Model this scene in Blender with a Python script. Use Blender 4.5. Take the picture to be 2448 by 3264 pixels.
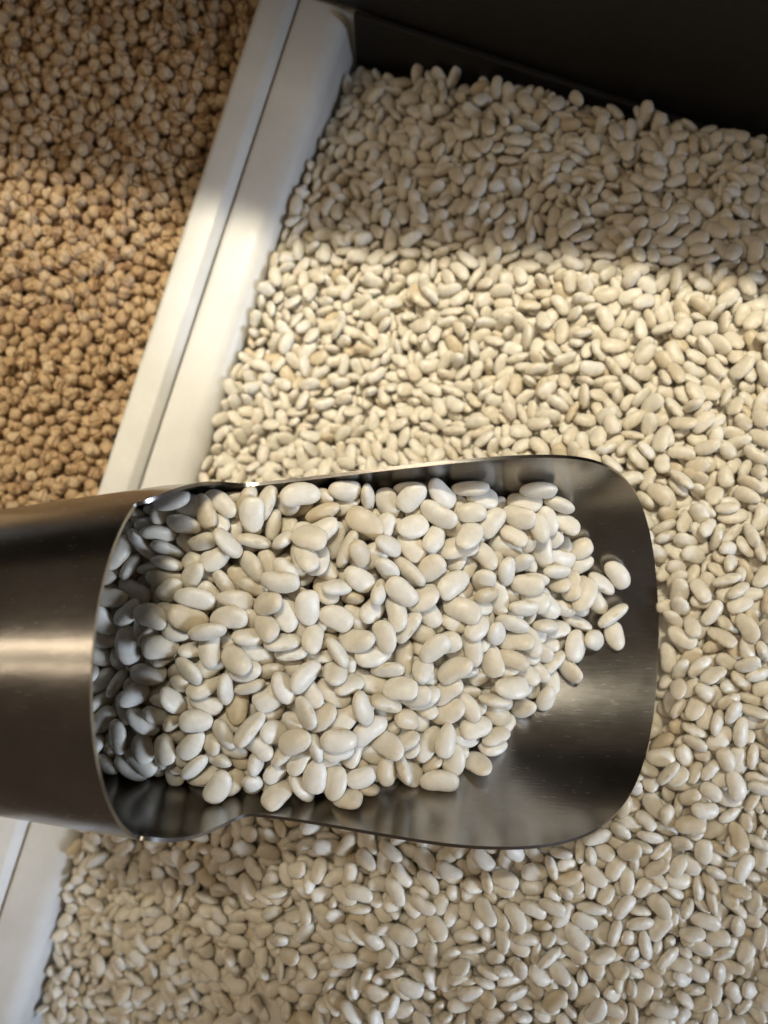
import bpy, bmesh, math, random
import numpy as np
from mathutils import Vector, Quaternion, Matrix

for o in list(bpy.data.objects):
    bpy.data.objects.remove(o)
scene = bpy.context.scene
MM = 0.001

# ------------------------------------------------------------------ camera, world, lamps, exposure
CAMZ = 470.0                                   # mm above the rims of the bins
cam_data = bpy.data.cameras.new('camera')
cam_data.sensor_fit = 'VERTICAL'
cam_data.sensor_height = 36.0
cam_data.lens = 36.0 * 2451.0 / 3264.0
cam_data.clip_start = 0.01
cam_data.clip_end = 50.0
cam_data.dof.use_dof = True
cam_data.dof.focus_distance = 0.325
cam_data.dof.aperture_fstop = 6.5
cam = bpy.data.objects.new('camera', cam_data)
cam.location = (0, 0, CAMZ * MM)
scene.collection.objects.link(cam)
scene.camera = cam

world = bpy.data.worlds.new('World')
scene.world = world
world.use_nodes = True
bg = world.node_tree.nodes['Background']
bg.inputs['Color'].default_value = (1.0, 0.74, 0.52, 1)
bg.inputs['Strength'].default_value = 0.075

def area_lamp(name, loc, target, sx, sy, power, color, spread=180):
    d = bpy.data.lights.new(name, 'AREA')
    d.shape = 'RECTANGLE'
    d.size, d.size_y = sx, sy
    d.energy = power
    d.color = color
    d.spread = math.radians(spread)
    o = bpy.data.objects.new(name, d)
    o.location = loc
    o.rotation_euler = (Vector(target) - Vector(loc)).to_track_quat('-Z', 'Y').to_euler()
    scene.collection.objects.link(o)
    return o

area_lamp('ceiling_tube', (-1.9, 0.52, 2.0), (-1.9, 0.02, 0.05), 3.4, 0.12, 13, (1.0, 0.82, 0.60))
area_lamp('ceiling_tube', (-1.9, 0.02, 2.0), (-1.9, 0.02, 0.05), 3.4, 0.015, 6, (1.0, 0.82, 0.60))
area_lamp('ceiling_lamp', (0.0, 1.08, 2.0), (0.04, 0.15, 0.05), 1.0, 0.045, 1.6, (1.0, 0.91, 0.71), spread=21)
area_lamp('window_light', (1.5, -0.70, 0.92), (-0.03, -0.17, 0.12), 0.6, 0.5, 0.95, (0.68, 0.80, 1.0), spread=20)

scene.view_settings.view_transform = 'Standard'
scene.view_settings.look = 'None'
scene.view_settings.exposure = 0.0
scene.view_settings.gamma = 1.0
scene.view_settings.use_curve_mapping = False
scene.render.engine = 'CYCLES'
scene.cycles.use_denoising = True
scene.cycles.max_bounces = 8

# ------------------------------------------------------------------ helpers
def link(name, me, mat, parent=None, kind=None):
    o = bpy.data.objects.new(name, me)
    scene.collection.objects.link(o)
    if mat and not me.materials:
        me.materials.append(mat)
    if parent:
        o.parent = parent
    if kind:
        o['kind'] = kind
    return o

def mesh(name, V, Fc, smooth=True):
    me = bpy.data.meshes.new(name)
    me.from_pydata([(v[0] * MM, v[1] * MM, v[2] * MM) for v in V], [], Fc)
    me.update()
    if smooth:
        me.polygons.foreach_set('use_smooth', [True] * len(me.polygons))
    return me

def thing(name, label, cat, loc=(0, 0, 0)):
    o = bpy.data.objects.new(name, None)
    o.empty_display_size = 0.02
    o.location = loc
    o['label'] = label
    o['category'] = cat
    scene.collection.objects.link(o)
    return o

def box(name, x0, x1, y0, y1, z0, z1, mat, parent=None, kind=None, bevel=2.0, rot=None):
    bm = bmesh.new()
    bmesh.ops.create_cube(bm, size=1)
    for v in bm.verts:
        v.co = Vector(((x0 + x1) / 2 + v.co.x * (x1 - x0), (y0 + y1) / 2 + v.co.y * (y1 - y0), (z0 + z1) / 2 + v.co.z * (z1 - z0))) * MM
    bmesh.ops.bevel(bm, geom=bm.edges[:], offset=bevel * MM, segments=3, affect='EDGES', profile=0.5)
    if rot:
        bmesh.ops.transform(bm, matrix=rot, verts=bm.verts)
    me = bpy.data.meshes.new(name)
    bm.to_mesh(me); bm.free()
    me.polygons.foreach_set('use_smooth', [False] * len(me.polygons))
    return link(name, me, mat, parent, kind)

# ------------------------------------------------------------------ materials
class NT:
    def __init__(self, name):
        self.m = bpy.data.materials.new(name)
        self.m.use_nodes = True
        self.t = self.m.node_tree
        self.b = self.t.nodes['Principled BSDF']
    def n(self, kind, **kw):
        nd = self.t.nodes.new(kind)
        for k, v in kw.items():
            if k in nd.inputs:
                nd.inputs[k].default_value = v
            else:
                setattr(nd, k, v)
        return nd
    def l(self, a, b):
        self.t.links.new(a, b)
    def ramp(self, fac, stops):
        r = self.n('ShaderNodeValToRGB')
        e = r.color_ramp.elements
        while len(e) < len(stops):
            e.new(0.5)
        for el, (p, c) in zip(e, stops):
            el.position = p
            el.color = (*c, 1)
        self.l(fac, r.inputs['Fac'])
        return r

def seed_material(name, stops, rough, bump_scale, bump, sss, spec=0.5, blotch=0.25, blotch_scale=260.0, scar=None, spots=0.0, seam=None):
    """dry seed skin: each seed takes its own tone, with soft blotches, specks, scar and fine relief"""
    k = NT(name)
    info = k.n('ShaderNodeObjectInfo')
    geo = k.n('ShaderNodeNewGeometry')
    add = k.n('ShaderNodeMath', operation='ADD')
    k.l(info.outputs['Random'], add.inputs[0]); k.l(geo.outputs['Random Per Island'], add.inputs[1])
    fr = k.n('ShaderNodeMath', operation='FRACT'); k.l(add.outputs[0], fr.inputs[0])
    r = k.ramp(fr.outputs[0], stops)
    at = k.n('ShaderNodeAttribute'); at.attribute_name = 'seed_local'
    shift = k.n('ShaderNodeVectorMath', operation='ADD')
    k.l(at.outputs['Vector'], shift.inputs[0]); k.l(fr.outputs[0], shift.inputs[1])
    def mul(a, b, fac=None):
        mx = k.n('ShaderNodeMix', data_type='RGBA', blend_type='MULTIPLY')
        mx.inputs['Factor'].default_value = 1.0
        k.l(a, mx.inputs['A'])
        if fac is None:
            k.l(b, mx.inputs['B'])
        else:
            mx.inputs['B'].default_value = (*b, 1); k.l(fac, mx.inputs['Factor'])
        return mx.outputs['Result']
    nz = k.n('ShaderNodeTexNoise', Scale=blotch_scale, Detail=5.0, Roughness=0.6)
    k.l(shift.outputs['Vector'], nz.inputs['Vector'])
    mr = k.n('ShaderNodeMapRange'); mr.inputs['From Min'].default_value = 0.35; mr.inputs['From Max'].default_value = 0.72
    mr.inputs['To Min'].default_value = 1.0; mr.inputs['To Max'].default_value = 1.0 - blotch
    k.l(nz.outputs['Fac'], mr.inputs['Value'])
    col = mul(r.outputs['Color'], mr.outputs['Result'])
    if spots:
        sp = k.n('ShaderNodeTexNoise', Scale=900.0, Detail=2.0)
        k.l(shift.outputs['Vector'], sp.inputs['Vector'])
        sm = k.n('ShaderNodeMapRange'); sm.inputs['From Min'].default_value = 0.74; sm.inputs['From Max'].default_value = 0.80
        sm.inputs['To Max'].default_value = spots
        k.l(sp.outputs['Fac'], sm.inputs['Value'])
        col = mul(col, (0.42, 0.30, 0.18), sm.outputs['Result'])
    if scar:
        se = k.n('ShaderNodeSeparateXYZ'); k.l(at.outputs['Vector'], se.inputs[0])
        def sq(out, w):
            d = k.n('ShaderNodeMath', operation='DIVIDE'); k.l(out, d.inputs[0]); d.inputs[1].default_value = w
            p = k.n('ShaderNodeMath', operation='MULTIPLY'); k.l(d.outputs[0], p.inputs[0]); k.l(d.outputs[0], p.inputs[1])
            return p.outputs[0]
        sm = k.n('ShaderNodeMath', operation='ADD'); k.l(sq(se.outputs['X'], 0.0017), sm.inputs[0]); k.l(sq(se.outputs['Z'], 0.0008), sm.inputs[1])
        ring = k.n('ShaderNodeMapRange'); ring.inputs['From Min'].default_value = 1.4; ring.inputs['From Max'].default_value = 0.5
        k.l(sm.outputs[0], ring.inputs['Value'])
        lt = k.n('ShaderNodeMath', operation='LESS_THAN'); k.l(se.outputs['Y'], lt.inputs[0]); lt.inputs[1].default_value = 0.0
        mk = k.n('ShaderNodeMath', operation='MULTIPLY'); k.l(ring.outputs['Result'], mk.inputs[0]); k.l(lt.outputs[0], mk.inputs[1])
        col = mul(col, scar, mk.outputs[0])
    if seam:
        se = k.n('ShaderNodeSeparateXYZ'); k.l(at.outputs['Vector'], se.inputs[0])
        ab = k.n('ShaderNodeMath', operation='ABSOLUTE'); k.l(se.outputs['Y'], ab.inputs[0])
        ln = k.n('ShaderNodeMapRange'); ln.inputs['From Min'].default_value = 0.0009; ln.inputs['From Max'].default_value = 0.0002
        k.l(ab.outputs[0], ln.inputs['Value'])
        up = k.n('ShaderNodeMapRange'); up.inputs['From Min'].default_value = -0.0015; up.inputs['From Max'].default_value = 0.0
        k.l(se.outputs['Z'], up.inputs['Value'])
        mk = k.n('ShaderNodeMath', operation='MULTIPLY'); k.l(ln.outputs['Result'], mk.inputs[0]); k.l(up.outputs['Result'], mk.inputs[1])
        col = mul(col, seam, mk.outputs[0])
    k.l(col, k.b.inputs['Base Color'])
    rr = k.n('ShaderNodeMapRange'); rr.inputs['To Min'].default_value = rough - 0.12; rr.inputs['To Max'].default_value = rough + 0.14
    k.l(nz.outputs['Fac'], rr.inputs['Value']); k.l(rr.outputs['Result'], k.b.inputs['Roughness'])
    k.b.inputs['Specular IOR Level'].default_value = spec
    if sss:
        k.b.inputs['Subsurface Weight'].default_value = sss
        k.b.inputs['Subsurface Radius'].default_value = (1.0, 0.65, 0.35)
        k.b.inputs['Subsurface Scale'].default_value = 0.0016
    n2 = k.n('ShaderNodeTexNoise', Scale=bump_scale, Detail=4.0, Roughness=0.6)
    k.l(shift.outputs['Vector'], n2.inputs['Vector'])
    bp = k.n('ShaderNodeBump', Strength=bump, Distance=0.0006)
    k.l(n2.outputs['Fac'], bp.inputs['Height'])
    k.l(bp.outputs['Normal'], k.b.inputs['Normal'])
    return k.m

M_BEAN = seed_material('white_bean_skin', [(0.0, (0.70, 0.62, 0.48)), (0.04, (0.64, 0.54, 0.38)), (0.08, (0.73, 0.67, 0.55)), (0.55, (0.79, 0.75, 0.66)), (0.9, (0.74, 0.67, 0.54)), (1.0, (0.81, 0.78, 0.70))],
                       0.42, 330, 0.22, 0.25, spec=0.45, blotch=0.14, scar=(0.86, 0.80, 0.70), spots=0.4)
M_CHICK = seed_material('chickpea_skin', [(0.0, (0.47, 0.31, 0.165)), (0.3, (0.58, 0.42, 0.25)), (0.6, (0.50, 0.34, 0.19)), (0.85, (0.62, 0.47, 0.30)), (1.0, (0.35, 0.21, 0.11))],
                        0.62, 600, 0.7, 0.08, spec=0.3, blotch=0.40, blotch_scale=420, seam=(0.52, 0.40, 0.28))

def plastic(name, col, rough):
    k = NT(name)
    tc = k.n('ShaderNodeTexCoord')
    nz = k.n('ShaderNodeTexNoise', Scale=22.0, Detail=8.0, Roughness=0.65)
    k.l(tc.outputs['Object'], nz.inputs['Vector'])
    r = k.ramp(nz.outputs['Fac'], [(0.3, tuple(c * 0.84 for c in col)), (0.62, col)])
    sp = k.n('ShaderNodeTexNoise', Scale=520.0, Detail=3.0, Roughness=0.6)
    k.l(tc.outputs['Object'], sp.inputs['Vector'])
    sm = k.n('ShaderNodeMapRange'); sm.inputs['From Min'].default_value = 0.70; sm.inputs['From Max'].default_value = 0.78
    sm.inputs['To Max'].default_value = 0.55
    k.l(sp.outputs['Fac'], sm.inputs['Value'])
    mx = k.n('ShaderNodeMix', data_type='RGBA')
    mx.inputs['B'].default_value = (col[0] * 0.6, col[1] * 0.5, col[2] * 0.38, 1)
    k.l(sm.outputs['Result'], mx.inputs['Factor']); k.l(r.outputs['Color'], mx.inputs['A'])
    k.l(mx.outputs['Result'], k.b.inputs['Base Color'])
    n2 = k.n('ShaderNodeTexNoise', Scale=160.0, Detail=5.0, Roughness=0.7)
    k.l(tc.outputs['Object'], n2.inputs['Vector'])
    mr = k.n('ShaderNodeMapRange'); mr.inputs['To Min'].default_value = rough - 0.1; mr.inputs['To Max'].default_value = rough + 0.15
    k.l(n2.outputs['Fac'], mr.inputs['Value']); k.l(mr.outputs['Result'], k.b.inputs['Roughness'])
    bp = k.n('ShaderNodeBump', Strength=0.08, Distance=0.0008)
    k.l(n2.outputs['Fac'], bp.inputs['Height']); k.l(bp.outputs['Normal'], k.b.inputs['Normal'])
    return k.m
M_PLASTIC = plastic('white_plastic', (0.70, 0.69, 0.66), 0.35)
M_BLACK = plastic('black_board_shade', (0.009, 0.007, 0.006), 0.6)  # black of the boards, deepened to carry the shade behind the bins

def steel():
    k = NT('brushed_steel')
    tc = k.n('ShaderNodeTexCoord')
    mp = k.n('ShaderNodeMapping'); mp.inputs['Scale'].default_value = (25, 900, 900)
    k.l(tc.outputs['Object'], mp.inputs['Vector'])
    nz = k.n('ShaderNodeTexNoise', Scale=1.0, Detail=4.0, Roughness=0.7)
    k.l(mp.outputs['Vector'], nz.inputs['Vector'])
    big = k.n('ShaderNodeTexNoise', Scale=38.0, Detail=5.0, Roughness=0.6)
    k.l(tc.outputs['Object'], big.inputs['Vector'])
    r = k.ramp(big.outputs['Fac'], [(0.3, (0.33, 0.315, 0.295)), (0.7, (0.42, 0.405, 0.385))])
    k.l(r.outputs['Color'], k.b.inputs['Base Color'])
    k.b.inputs['Metallic'].default_value = 1.0
    ad = k.n('ShaderNodeMath', operation='ADD'); k.l(nz.outputs['Fac'], ad.inputs[0]); k.l(big.outputs['Fac'], ad.inputs[1])
    mr = k.n('ShaderNodeMapRange'); mr.inputs['From Max'].default_value = 2.0
    mr.inputs['To Min'].default_value = 0.14; mr.inputs['To Max'].default_value = 0.30
    k.l(ad.outputs[0], mr.inputs['Value']); rough = mr.outputs['Result']
    for ang, sc in ((0.5, 34), (-0.9, 27), (1.9, 30)):
        m2 = k.n('ShaderNodeMapping'); m2.inputs['Rotation'].default_value = (0.3 * ang, 0.2, ang); m2.inputs['Scale'].default_value = (sc, sc * 45, sc * 45)
        k.l(tc.outputs['Object'], m2.inputs['Vector'])
        s2 = k.n('ShaderNodeTexNoise', Scale=1.0, Detail=2.0)
        k.l(m2.outputs['Vector'], s2.inputs['Vector'])
        q = k.n('ShaderNodeMapRange'); q.inputs['From Min'].default_value = 0.70; q.inputs['From Max'].default_value = 0.76; q.inputs['To Max'].default_value = 0.08
        k.l(s2.outputs['Fac'], q.inputs['Value'])
        sm_ = k.n('ShaderNodeMath', operation='ADD'); k.l(rough, sm_.inputs[0]); k.l(q.outputs['Result'], sm_.inputs[1])
        rough = sm_.outputs[0]
    k.l(rough, k.b.inputs['Roughness'])
    bp = k.n('ShaderNodeBump', Strength=0.12, Distance=0.0002)
    k.l(nz.outputs['Fac'], bp.inputs['Height']); k.l(bp.outputs['Normal'], k.b.inputs['Normal'])
    return k.m
M_STEEL = steel()

# ------------------------------------------------------------------ the bins
OX, OY = -153.2, 8.0                 # foot of the seam between the two bins, mm
DX, DY = 0.3114, 0.9503              # along the seam
NX, NY = 0.9503, -0.3114             # across it, to the right
def xy(s, t):
    return (OX + s * DX + t * NX, OY + s * DY + t * NY)

def sweep(name, prof, s0, s1, width, side, mat, parent, radius=18):
    """a profile (inset, z) swept round the plan of a bin; side +1 right of the seam, -1 left"""
    V = []; Fc = []
    seg = 6
    for inset, z in prof:
        r = max(radius - inset * 0.5, 4)
        a0, a1, b0, b1 = s0 + inset, s1 - inset, inset, width - inset
        for (cs, ct, st) in ((a1 - r, b1 - r, 0), (a0 + r, b1 - r, 90), (a0 + r, b0 + r, 180), (a1 - r, b0 + r, 270)):
            for i in range(seg + 1):
                an = math.radians(st + 90 * i / seg)
                s = cs + r * math.cos(an); t = ct + r * math.sin(an)
                x, y = xy(s, side * t)
                V.append((x, y, z))
    n = 4 * (seg + 1)
    for i in range(len(prof) - 1):
        for k in range(n):
            a = i * n + k; b = i * n + (k + 1) % n
            f = (a, b, b + n, a + n)
            Fc.append(f if side < 0 else tuple(reversed(f)))
    o = link(name, mesh(name, V, Fc), mat, parent)
    m = o.modifiers.new('edges', 'EDGE_SPLIT'); m.split_angle = math.radians(50)
    return o

def make_bin(label, side, lip):
    t = thing('storage_bin', label, 'bin')
    S0, S1, W = -420, 358, 530
    sweep('rim', lip, S0, S1, W, side, M_PLASTIC, t)
    last = lip[-1]
    sweep('inner_wall', [last, (last[0] + 1.5, last[1] - 12), (last[0] + 10, -128)], S0, S1, W, side, M_PLASTIC, t)
    sweep('outer_wall', [(lip[0][0] + 5, lip[0][1] + 0.2), (14, -130)], S0, S1, W, side, M_PLASTIC, t)
    V = [xy(s, side * q) + (-128.5,) for s, q in ((S0 + 30, 30), (S1 - 30, 30), (S1 - 30, W - 30), (S0 + 30, W - 30))]
    link('base', mesh('base', V, [(0, 1, 2, 3) if side < 0 else (3, 2, 1, 0)], False), M_PLASTIC, t)
    return t
LIP_R = [(0.9, -16), (0.9, -4.2), (1.3, -3.3), (2.2, -3), (4, -2.9), (18.5, -2.9), (20.5, -3.0), (22.6, -3.3), (24.6, -3.9), (26.5, -4.8), (28.2, -6.1), (29.6, -7.8), (30.7, -9.8), (31.5, -12.5)]
LIP_L = [(0.5, -16), (0.5, -4.6), (0.8, -3.6), (1.4, -2.9), (4.6, -0.9), (5.2, -.4), (6.0, -.1), (7.2, 0), (19.4, 0), (20.4, -.2), (21.4, -.8), (22.5, -2.0), (23.2, -4), (23.7, -10)]
bean_bin = make_bin('white plastic bin on the right, heaped with white beans', 1, LIP_R)
make_bin('white plastic bin on the left, filled with chickpeas', -1, LIP_L)

ROT = Matrix.Translation(Vector((OX, OY, 0)) * MM) @ Matrix.Rotation(math.atan2(NY, NX), 4, 'Z')
box('rear_shade_board', 37, 490, 319, 323, -90, 6, M_BLACK, parent=bean_bin, rot=ROT, bevel=1.0)  # added board, black in place of shade on the bin's rear wall
box('counter', -700, 700, -560, 560, -160, -130.5, M_BLACK, kind='structure', rot=ROT)
box('back_shade_panel', -700, 700, 324, 460, 3, 248, M_BLACK, kind='structure', rot=ROT)  # added panel, its black stands for the darkness at the far end
HOOD_ROT = Matrix.Translation(Vector((-180, 321, 0)) * MM) @ Matrix.Rotation(math.radians(-15), 4, 'Z')
box('hood', -800, 800, 0, 190, 250, 266, M_BLACK, kind='structure', rot=HOOD_ROT)

# ------------------------------------------------------------------ the scoop
SC_X0, SC_Y, SC_Z = -86.0, -57.0, CAMZ - 305.0
TILT, YAW = math.radians(4.0), math.radians(0.6)
def scoopR(u):
    return 66 + 0.08 * u if u >= 0 else 66 + 0.13 * u
SC_L = 214.0
def rim_angle(u):
    """half opening of the sheet at u mm ahead of the cover edge, degrees from the bottom line"""
    if u < 30:
        k = u / 30.0
        k = k * k * (3 - 2 * k)
        a = 116 + (79 - 116) * k
    else:
        k = min(1, (u - 30) / 90.0)
        k = k * k * (3 - 2 * k)
        a = 79 + 7.0 * k
    if u > 105:
        q = min(1.0, (u - 105) / (SC_L - 105))
        a *= (1 - q ** 2.5) ** (1 / 1.9)
    return math.radians(a)
def scoop_shell():
    V = []; Fc = []; N = 64
    us = [30 * (i / 14) ** 1.5 for i in range(15)] + [30 + 75 * i / 14 for i in range(1, 15)]
    us += [105 + (SC_L - 105) * math.sin(math.pi / 2 * i / 40) for i in range(1, 41)]
    def pt(u, th):
        R = scoopR(u)
        return (u, R * math.sin(th), -R * math.cos(th))
    rows = []
    for u in us:
        a = max(rim_angle(u), 1e-4)
        rows.append([pt(u, a * (2 * k / N - 1)) for k in range(N + 1)])
    a0 = rim_angle(0)
    ths = [a0 * (2 * k / N - 1) for k in range(N + 1)]
    M = 24
    ext = [a0 + (2 * math.pi - 2 * a0) * k / M for k in range(1, M)]
    for r in rows: V += r
    for i in range(len(rows) - 1):
        for k in range(N):
            a = i * (N + 1) + k; Fc.append((a, a + 1, a + N + 2, a + N + 1))
    base = len(V)
    cu = [0, -4, -12, -25, -40, -60, -80, -96]
    full = ths + ext; n = len(full)
    for u in cu: V += [pt(u, t) for t in full]
    for i in range(len(cu) - 1):
        for k in range(n):
            a = base + i * n + k; b = base + i * n + (k + 1) % n
            Fc.append((a, a + n, b + n, b))
    return V, Fc

scoop = thing('scoop', 'brushed stainless steel scoop filled with white beans, lying across the bins', 'scoop', Vector((SC_X0, SC_Y, SC_Z)) * MM)
scoop.rotation_euler = (0, -TILT, YAW)
sv, sf = scoop_shell()
sm = mesh('body', sv, sf)
bm = bmesh.new(); bm.from_mesh(sm)
bmesh.ops.remove_doubles(bm, verts=bm.verts, dist=0.00002)
bmesh.ops.recalc_face_normals(bm, faces=bm.faces)
bm.to_mesh(sm); bm.free()
sm.polygons.foreach_set('use_smooth', [True] * len(sm.polygons))
body = link('body', sm, M_STEEL, scoop)
md = body.modifiers.new('sheet', 'SOLIDIFY'); md.thickness = 0.0014; md.offset = 1.0
md.use_even_offset = False
md = body.modifiers.new('edges', 'EDGE_SPLIT'); md.split_angle = math.radians(45)

def lathe(name, prof, mat, parent, seg=48):
    V = []; Fc = []
    for u, r in prof:
        for k in range(seg):
            a = 2 * math.pi * k / seg
            V.append((u, r * math.sin(a), -r * math.cos(a)))
    for i in range(len(prof) - 1):
        for k in range(seg):
            a = i * seg + k; b = i * seg + (k + 1) % seg
            Fc.append((a, a + seg, b + seg, b))
    return link(name, mesh(name, V, Fc), mat, parent)
rb = scoopR(-96)
lathe('back_plate', [(-96.3, rb + 0.6), (-98.5, rb - 0.5), (-100, rb - 4), (-101, 20), (-101.2, 0.1)], M_STEEL, scoop)
lathe('handle', [(-101.5, 24), (-103, 19), (-110, 15.5), (-150, 15), (-205, 17), (-216, 16), (-221, 11), (-222, 0.1)], M_STEEL, scoop, 32)

# ------------------------------------------------------------------ seeds
def grid_sphere(nu, nv):
    V = [(1, 0, 0)]
    for i in range(1, nv):
        ph = math.pi * i / nv
        for j in range(nu):
            t = 2 * math.pi * (j + 0.5 * (i % 2)) / nu
            V.append((math.cos(ph), math.sin(ph) * math.cos(t), math.sin(ph) * math.sin(t)))
    V.append((-1, 0, 0))
    Fc = []
    for j in range(nu):
        Fc.append((0, 1 + j, 1 + (j + 1) % nu))
    for i in range(nv - 2):
        a = 1 + i * nu; b = a + nu
        for j in range(nu):
            Fc.append((a + j, b + j, b + (j + 1) % nu, a + (j + 1) % nu))
    a = 1 + (nv - 2) * nu; n = len(V) - 1
    for j in range(nu):
        Fc.append((n, a + (j + 1) % nu, a + j))
    return V, Fc

BEANS = [(15.0, 9.9, 5.9, 0.1, 0.06),
         (15.8, 9.6, 6.2, 0.2, -0.05),
         (14.0, 10.1, 5.6, 0.06, 0.1),
         (15.4, 9.2, 6.5, 0.26, 0.0),
         (14.6, 10.4, 5.3, 0.14, -0.1),
         (13.3, 9.3, 6.1, 0.1, 0.12),
         (16.8, 10.2, 6.2, 0.22, 0.05),
         (14.4, 8.8, 5.6, 0.05, -0.14),
         (12.6, 9.0, 5.7, 0.12, 0.0),
         (16.0, 10.6, 5.7, 0.16, 0.09)]
def bean(v, nu, nv):
    """a kidney-shaped bean, mm: blunt ends, one hollow side with the small scar of the hilum"""
    L, W, T, bend, egg = BEANS[v]
    V, Fc = grid_sphere(nu, nv)
    out = []
    for x, y, z in V:
        r = math.hypot(y, z)
        k = r ** 0.82 / r if r > 1e-6 else 0
        y *= k; z *= k
        yy = y * (1 + egg * x); zz = z * (1 + .4 * egg * x)
        if yy < 0:
            yy *= 1 - bend * .9 * math.exp(-(x / .5) ** 2)
        yy -= bend * .35 * (x * x - .35)
        zz *= 1 - .06 * max(0, -y)
        w = 1 + .018 * math.sin(3.1 * x + 2.3 * v) * math.cos(2.7 * z + v) + .012 * math.sin(5.3 * y + 1.7 * v + 2 * x)
        out.append((x * L / 2 * w, yy * W / 2 * w, zz * T / 2 * w))
    return np.array(out), Fc

CHICK_SIZE = [1.0, 1.08, .93, 1.03, .97]
def chickpea(v, nu, nv):
    """a wrinkled pea with a beak, a deep seam between two lobes, folds and dents"""
    rr = random.Random(40 + v)
    dents = [(Vector((rr.gauss(0, 1), rr.gauss(0, 1), rr.gauss(0, 1))).normalized(), rr.uniform(.10, .20), rr.uniform(.18, .34)) for _ in range(13)]
    V, Fc = grid_sphere(nu, nv)
    out = []
    f1, f2 = rr.uniform(.45, .65), rr.uniform(.45, .65)
    for x, y, z in V:
        r = 1.09 + .26 * max(0, x) ** 7 - .03 * x
        g = math.exp(-(y / .16) ** 2)
        r -= .26 * g * min(1, max(0, (z + .35) * 1.5)) * (1 - max(0, x) ** 4)
        wob = .12 * math.sin(3 * x + v)
        r -= .13 * math.exp(-((y - f1 + wob) / .11) ** 2) + .13 * math.exp(-((y + f2 + wob) / .11) ** 2)
        for d, a, w in dents:
            q = 1 - (x * d.x + y * d.y + z * d.z)
            r -= a * math.exp(-q / (w * w))
        k = CHICK_SIZE[v] * r
        out.append((x * 4.4 * k, y * 4.2 * k, z * 4.1 * k))
    return np.array(out), Fc

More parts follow.
